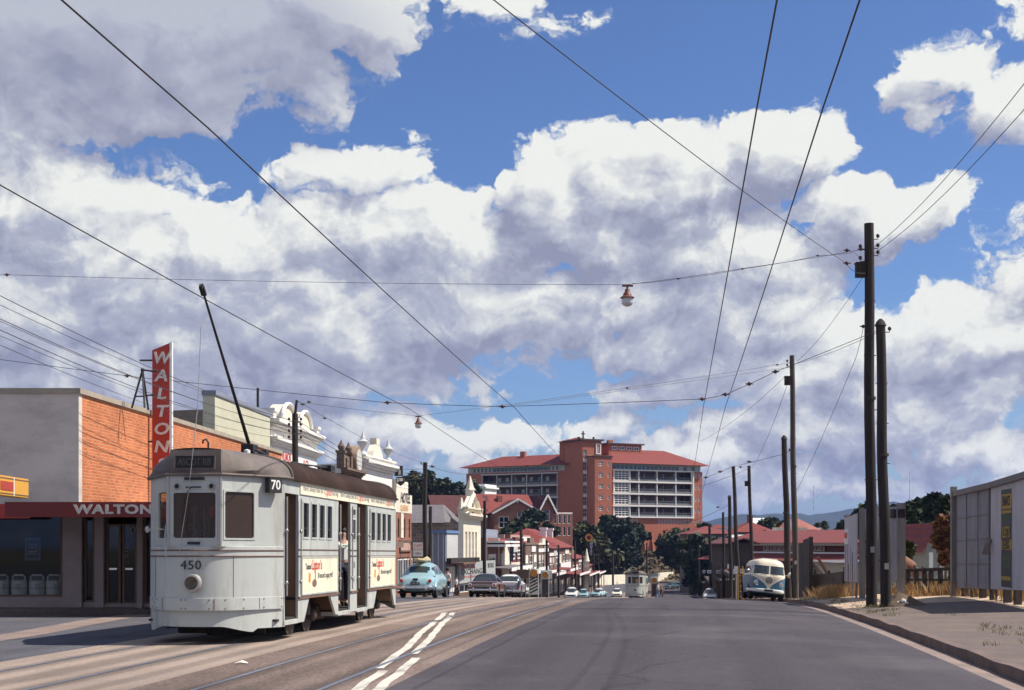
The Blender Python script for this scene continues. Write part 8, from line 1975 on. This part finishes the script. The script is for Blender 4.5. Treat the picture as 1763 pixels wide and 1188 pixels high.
# --- blue and cream van at the right kerb
van = thing('van', 'blue and cream delivery van tilted at the right kerb, its nose towards us', 'van', (0,0,0))
LV, HWV = 4.15, .85
zt_ = [(.30, .80, .10), (.36, .83, .05), (.5, .85, .015), (.8, .86, 0), (1.0, .86, .0), (1.10, .855, .01), (1.14, .845, .03), (1.2, .83, .06), (1.4, .80, .13), (1.6, .765, .20), (1.70, .74, .25), (1.78, .70, .31), (1.85, .62, .40), (1.90, .50, .55), (1.93, .34, .8), (1.945, .12, 1.2)]
fine = []
for (z0, w0, y0), (z1, w1, y1) in zip(zt_, zt_[1:]):
    m_ = max(1, int((z1-z0)/.025))
    for i in range(m_): q = i/m_; fine.append((z0+(z1-z0)*q, w0+(w1-w0)*q, y0+(y1-y0)*q))
fine.append(zt_[-1])
rows = []; NP = 120
for z, w, yf in fine:
    row = []
    yl = (LV-2*yf*.9)/2
    fx = [-.975+1.95*k/52 for k in range(53)]; sy_ = [-.955+1.91*k/46 for k in range(47)]
    ex = lambda q: math.sqrt(max(0, 1-abs(q)**4.2))**(2/5.2); ey = lambda q: math.sqrt(max(0, 1-abs(q)**5.2))**(2/4.2)
    pr = [(x, -ex(x)) for x in fx]+[(ey(q), q) for q in sy_]+[(-x, ex(x)) for x in fx]+[(-ey(q), -q) for q in sy_]
    row = [(w*a, LV/2+yl*b, z) for a, b in pr]
    rows.append(row)
def vcls(x, y, z):
    ax = abs(x)
    for wy_ in (.75, 3.2):
        if (y-wy_)**2+(z-.33)**2 < .40**2 and ax > .6: return None
    front = y < .55 and ax < .80
    if z > 1.66: return 'roof'
    if front and 1.20 < z < 1.60 and .028 < ax < .70-(z-1.2)*.05 : return 'windscreen'
    if not front and y < 3.95 and ax > .6 and 1.22 < z < 1.58:
        for y0, y1 in ((.55, 1.15), (1.28, 2.05), (2.18, 2.95), (3.08, 3.8)):
            if y0 < y < y1: return 'side_window'
    if y > 3.8 and ax < .5 and 1.22 < z < 1.58: return 'rear_window'
    if z > 1.12: return 'upper_body'
    if front and z > .40 and ax < .015+.84*((z-.40)/.73)**2.1: return 'front_panel'
    return 'lower_body'
vm = {'roof': P_CREAM, 'windscreen': M_CARGL, 'side_window': M_CARGL, 'rear_window': M_CARGL, 'upper_body': P_CREAM, 'front_panel': P_CREAM, 'lower_body': P_DKBLUE}
for nm, mb in split_grid(rows, vcls, True).items(): weld(mb.build(nm, vm[nm], van))
MB().box(-.68, .68, .35, LV-.3, .18, .5).build('underbody', M_UNDER, van)
for y in (.75, 3.2):
    for sg in (-1, 1): wheel(van, sg*.70, y, .33, sg, M_PALE)
def vfront(x, z):      # depth of the nose at x, z
    best = min(fine, key=lambda r: abs(r[0]-z)); w, yf = best[1], best[2]; yl = (LV-2*yf*.9)/2; c = min(.999, abs(x)/w)**(4.2/2); s_ = math.sqrt(1-c*c)
    return LV/2-yl*s_**(2/5.2)
mb = MB(); mb.path([(x, vfront(x, .43)-.10, .43) for x in [-.84+1.68*i/14 for i in range(15)]], .055, 8); mb.v = [(x, y, .43+(z-.43)*1.5) for x, y, z in mb.v]; mb.build('front_bumper', P_WHITE, van, smooth=True)
MB().box(-.2, .2, vfront(0, .43)-.20, vfront(0, .43)-.17, .40, .50).build('number_plate', M_INK, van)
for sg in (-1, 1):
    y_ = vfront(.56, .78); mb = MB(); mb.lathe([(.13, .03), (.13, -.02), (.105, -.035), (.10, 0)], (sg*.56, y_, .78), 18, 'y'); h_ = mb.build('headlight', M_CHROME, van, smooth=True)
    mb = MB(); mb.lathe([(0, -.045), (.06, -.035), (.103, -.01), (.1, .02)], (sg*.56, y_, .78), 16, 'y'); mb.build('lens', M_HEAD, h_, smooth=True)
    mb = MB(); mb.lathe([(0, -.05), (.03, -.04), (.045, .02)], (sg*.62, vfront(.62, 1.0), 1.0), 10, 'y'); mb.build('indicator', M_AMBL if sg < 0 else M_PALE, van, smooth=True)
    mb = MB(); mb.path([(sg*.12, vfront(.12, 1.2)-.02, 1.19), (sg*.42, vfront(.42, 1.24)-.03, 1.25)], .008, 5); mb.build('wiper', M_BLACK, van)
    mb = MB(); mb.path([(sg*.80, .55, 1.2), (sg*.95, .45, 1.28)], .012, 5); mb.ball((sg*.97, .44, 1.32), (.07, .02, .07), 10, 6); mb.build('mirror', M_CHROME, van, smooth=True)
ye = vfront(0, .93)-.02
mb = MB(); mb.path([(.145*math.cos(a), ye, .93+.145*math.sin(a)) for a in [2*math.pi*i/24 for i in range(24)]], .016, 6, closed=True)
for pts in (((-.062, .125), (0, .015), (.062, .125)), ((-.128, .05), (-.062, -.118), (0, .0), (.062, -.118), (.128, .05))): 
    for p, q in zip(pts, pts[1:]): mb.bar((p[0], ye, .93+p[1]), (q[0], ye, .93+q[1]), .02, .026, up=(0, 1, 0))
mb.build('emblem', M_INKGREY, van)
mb = MB(); mb.path([(x, vfront(x, .40+.73*((abs(x)-.015)/.84)**(1/2.1))-.004, .40+.73*((abs(x)-.015)/.84)**(1/2.1)) for x in [-.78+.02*i for i in range(79)] if abs(x) > .016], .011, 5); mb.build('front_moulding', P_WHITE, van)
mb = MB(); mb.box(-.38, .38, .62, .9, 1.915, 1.95); mb.build('roof_vent', P_WHITE, van, bevel=.02)
pv = P(1321, 1030, 67.5); pv.z = gz(pv.x, pv.y)+.06; van.location = pv; van.rotation_euler = (R(-2), R(5.5), -A+R(0)); van.rotation_euler.z = R(-3.0)
van.scale = (1.02, 1.02, 1.02)
# --- the far tram
t2 = build_tram('tram', 'small silver tram coming up the street in the distance', full=False)
q = W(-4.85, 168); t2.location = (q.x, q.y, zprof(168)); t2.rotation_euler = (math.atan(-.0395), 0, -A)
# --- people
SKIN = mat('skin', (0.5, 0.3, 0.22), rough=.6, var=.06); HAIRD = mat('dark_hair', (0.03, 0.02, 0.015), rough=.7, var=.2); HAIRW = mat('white_straw_hat', (0.75, 0.7, 0.6), rough=.8, var=.1)
C_WH = mat('white_cotton', (0.72, 0.71, 0.68), rough=.9, var=.06); C_NAVY = mat('navy_cloth', (0.03, 0.035, 0.06), rough=.9, var=.15); C_RED = mat('red_print_cloth', (0.35, 0.06, 0.05), rough=.9, var=.3, scale=14, dirt=(0.4,0.35,0.3), dirt_amt=.7, dirt_scale=16); C_KHAKI = mat('khaki_cloth', (0.3, 0.24, 0.17), rough=.9, var=.1); C_BLUE = mat('blue_cloth', (0.16, 0.24, 0.38), rough=.9, var=.1)
def skinned(name, chains, m, par):
    vs, es, rs = [], [], []; key = {}
    def V(p, r):
        k = tuple(round(c, 3) for c in p)
        if k not in key: key[k] = len(vs); vs.append(p); rs.append(r)
        return key[k]
    for ch in chains:
        idx = [V(p, r) for p, r in ch]; es += [(a, b) for a, b in zip(idx, idx[1:]) if a != b]
    me = bpy.data.meshes.new(name); me.from_pydata(vs, es, []); me.materials.append(m); o = bpy.data.objects.new(name, me); COL.objects.link(o); o.parent = par
    o.modifiers.new('skin', 'SKIN'); 
    for i, sv in enumerate(me.skin_vertices[0].data): sv.radius = (rs[i], rs[i]); sv.use_root = (i == 0)
    sd = o.modifiers.new('sub', 'SUBSURF'); sd.levels = 1; sd.render_levels = 1; return o
def person(label, shirt, trous, hat=None, h=1.72, sit=False, step=.0, armf=0.0, skirt=False, group=None):
    o = thing('person', label, 'person', (0,0,0), 0, group); k = h/1.72
    S = lambda *p: tuple(c*k for c in p)
    pel = S(0, 0, .93); ch = S(0, -.01, 1.28); nk = S(0, 0, 1.47); hd0 = S(0, -.01, 1.57); hd1 = S(0, -.02, 1.66)
    body, shirt_c, tr_c = [[(pel, .13*k), (S(0, 0, 1.1), .12*k), (ch, .14*k), (S(0, 0, 1.40), .10*k), (nk, .055*k), (hd0, .085*k), (hd1, .085*k)]], [], []
    for sg in (-1, 1):
        sh = S(sg*.17, 0, 1.39); el = S(sg*.24, .03-armf*.08*sg, 1.10); wr_ = S(sg*.25, -.06-armf*.18*sg, .86)
        palm = S(sg*.255, -.075-armf*.2*sg, .79)
        body.append([(S(0, 0, 1.40), .10*k), (sh, .06*k), (el, .042*k), (wr_, .028*k), (palm, .03*k)])
        for f, (dx, dy, dz) in enumerate(((-.0, -.03, -.085), (-.0, -.012, -.095), (0, .006, -.09), (0, .022, -.075))): 
            q = (palm[0]+dx, palm[1]+dy*k, palm[2]+dz*.55*k); body.append([(palm, .03*k), (q, .009*k), ((q[0], q[1]-.01*k, q[2]+dz*.4*k), .008*k)])
        th = (palm[0], palm[1]-.035*k, palm[2]-.0*k); body.append([(palm, .03*k), (th, .01*k), ((th[0], th[1]-.012*k, th[2]-.035*k), .009*k)])
        hp = S(sg*.09, 0, .88)
        if sit: kn, an, ft = S(sg*.1, -.42, .90), S(sg*.1, -.45, .48), S(sg*.1, -.58, .43)
        else: kn, an, ft = S(sg*.1, -.03-step*.16*sg, .5), S(sg*.1, .02-step*.28*sg, .09), S(sg*.11, -.12-step*.28*sg, .04)
        body.append([(pel, .13*k), (hp, .085*k), (kn, .06*k), (an, .04*k), (ft, .035*k)])
        shirt_c.append([(S(0, 0, 1.40), .115*k), (sh, .078*k), (S(sg*.225, .02, 1.17), .062*k)])
        tr_c.append([(pel, .145*k), (hp, .102*k), (kn, .078*k), ((an[0], an[1], an[2]+.03*k), .062*k)])
        MB().loft([sect(w*k, 0, zz*k, y*k, k=3, n=12) for y, w, zz in ((-.17, .02, .03), (-.13, .042, .06), (-.02, .045, .09), (.06, .035, .09))]).build('shoe', M_BLACK, o, smooth=True, loc=(an[0], an[1], an[2]-.09*k))
    skinned('body', body, SKIN, o)
    shirt_c.insert(0, [(S(0, 0, .95), .142*k), (S(0, 0, 1.1), .138*k), (ch, .158*k), (S(0, 0, 1.40), .115*k)])
    skinned('shirt', shirt_c, shirt, o)
    if skirt: MB().lathe([(.15*k, 1.0*k), (.2*k, .8*k), (.27*k, .48*k), (.26*k, .47*k), (.14*k, .98*k)], n=16).build('skirt', trous, o, smooth=True)
    else: skinned('trousers', tr_c, trous, o)
    mb = MB(); mb.ball(S(0, .015, 1.675), (.098*k, .108*k, .088*k), 12, 8); hr = mb.build('hair', HAIRD, o, smooth=True)
    mb = MB(); mb.ball(S(0, -.11, 1.60), (.014*k, .02*k, .022*k), 6, 4); mb.build('nose', SKIN, o, smooth=True)
    mb = MB()
    for sg in (-1, 1): mb.ball(S(sg*.035, -.098, 1.635), .011*k, 6, 4)
    mb.build('eye', HAIRD, o)
    if hat: mb = MB(); mb.lathe([(.16, 0), (.16, .015), (.10, .02), (.095, .10), (.0, .115)], S(0, .0, 1.70), 16); mb.build('hat', hat, o, smooth=True)
    return o
def stand(o, u, Y, rz=0.0):
    p = P(u, 1000, Y); t, s = TS(p.x, p.y); p.z = gnd(p.x, p.y); o.location = p; o.rotation_euler.z = rz
stand(person('person in a dark hat and white shirt standing beyond the blue sedan', C_WH, C_NAVY, HAIRD, 1.75), 770, 88, R(150))
stand(person('small person in a pale shirt walking past the book exchange', C_WH, C_NAVY, None, 1.5, step=.8), 786, 110, R(80))
stand(person('person in a white shirt and blue trousers crossing near the far tram', C_WH, C_BLUE, None, 1.7, step=1.0), 1132.5, 150, R(100))
stand(person('person in brown clothes walking just right of the one in white', C_KHAKI, M_BROWN, HAIRD, 1.75, step=.7), 1138.5, 152, R(100))
bpy.context.view_layer.update()
Mt = Matrix.Translation(tram.location) @ tram.rotation_euler.to_matrix().to_4x4()
def aboard(o, x, y, z, rz):
    o.location = Mt @ Vector((x, y, z)); o.rotation_euler.z = -A+rz
aboard(person('seated passenger in a pale blouse at the first side window of the tram', C_WH, C_NAVY, None, 1.65, sit=True, group='tram passengers'), .72, 2.82, .28, 0)
aboard(person('seated passenger in a white hat at the second side window', C_WH, C_KHAKI, HAIRW, 1.62, sit=True, group='tram passengers'), .80, 3.52, .30, 0)
aboard(person('standing passenger in a red print blouse in the middle tram doorway', C_RED, C_NAVY, None, 1.62, skirt=True, group='tram passengers'), .9, 5.62, .40, R(60))
aboard(person('standing passenger in a white shirt in the rear middle doorway', C_WH, C_NAVY, None, 1.7, group='tram passengers'), .8, 7.4, .40, R(30))
aboard(person('seated passenger in a blue shirt behind the front tram door', C_BLUE, C_NAVY, None, 1.7, group='tram passengers'), .5, 2.0, .40, R(20))

q = ground_pt(415, 1143); o = thing('paper_scrap', 'small pale scrap of paper lying between the tram tracks', 'paper scrap', q)
MB().grid([[(-.09, -.05, .012), (0, -.06, .03), (.1, -.04, .012)], [(-.08, .05, .02), (.01, .05, .05), (.09, .06, .014)]]).build('sheet', M_IVORY, o)
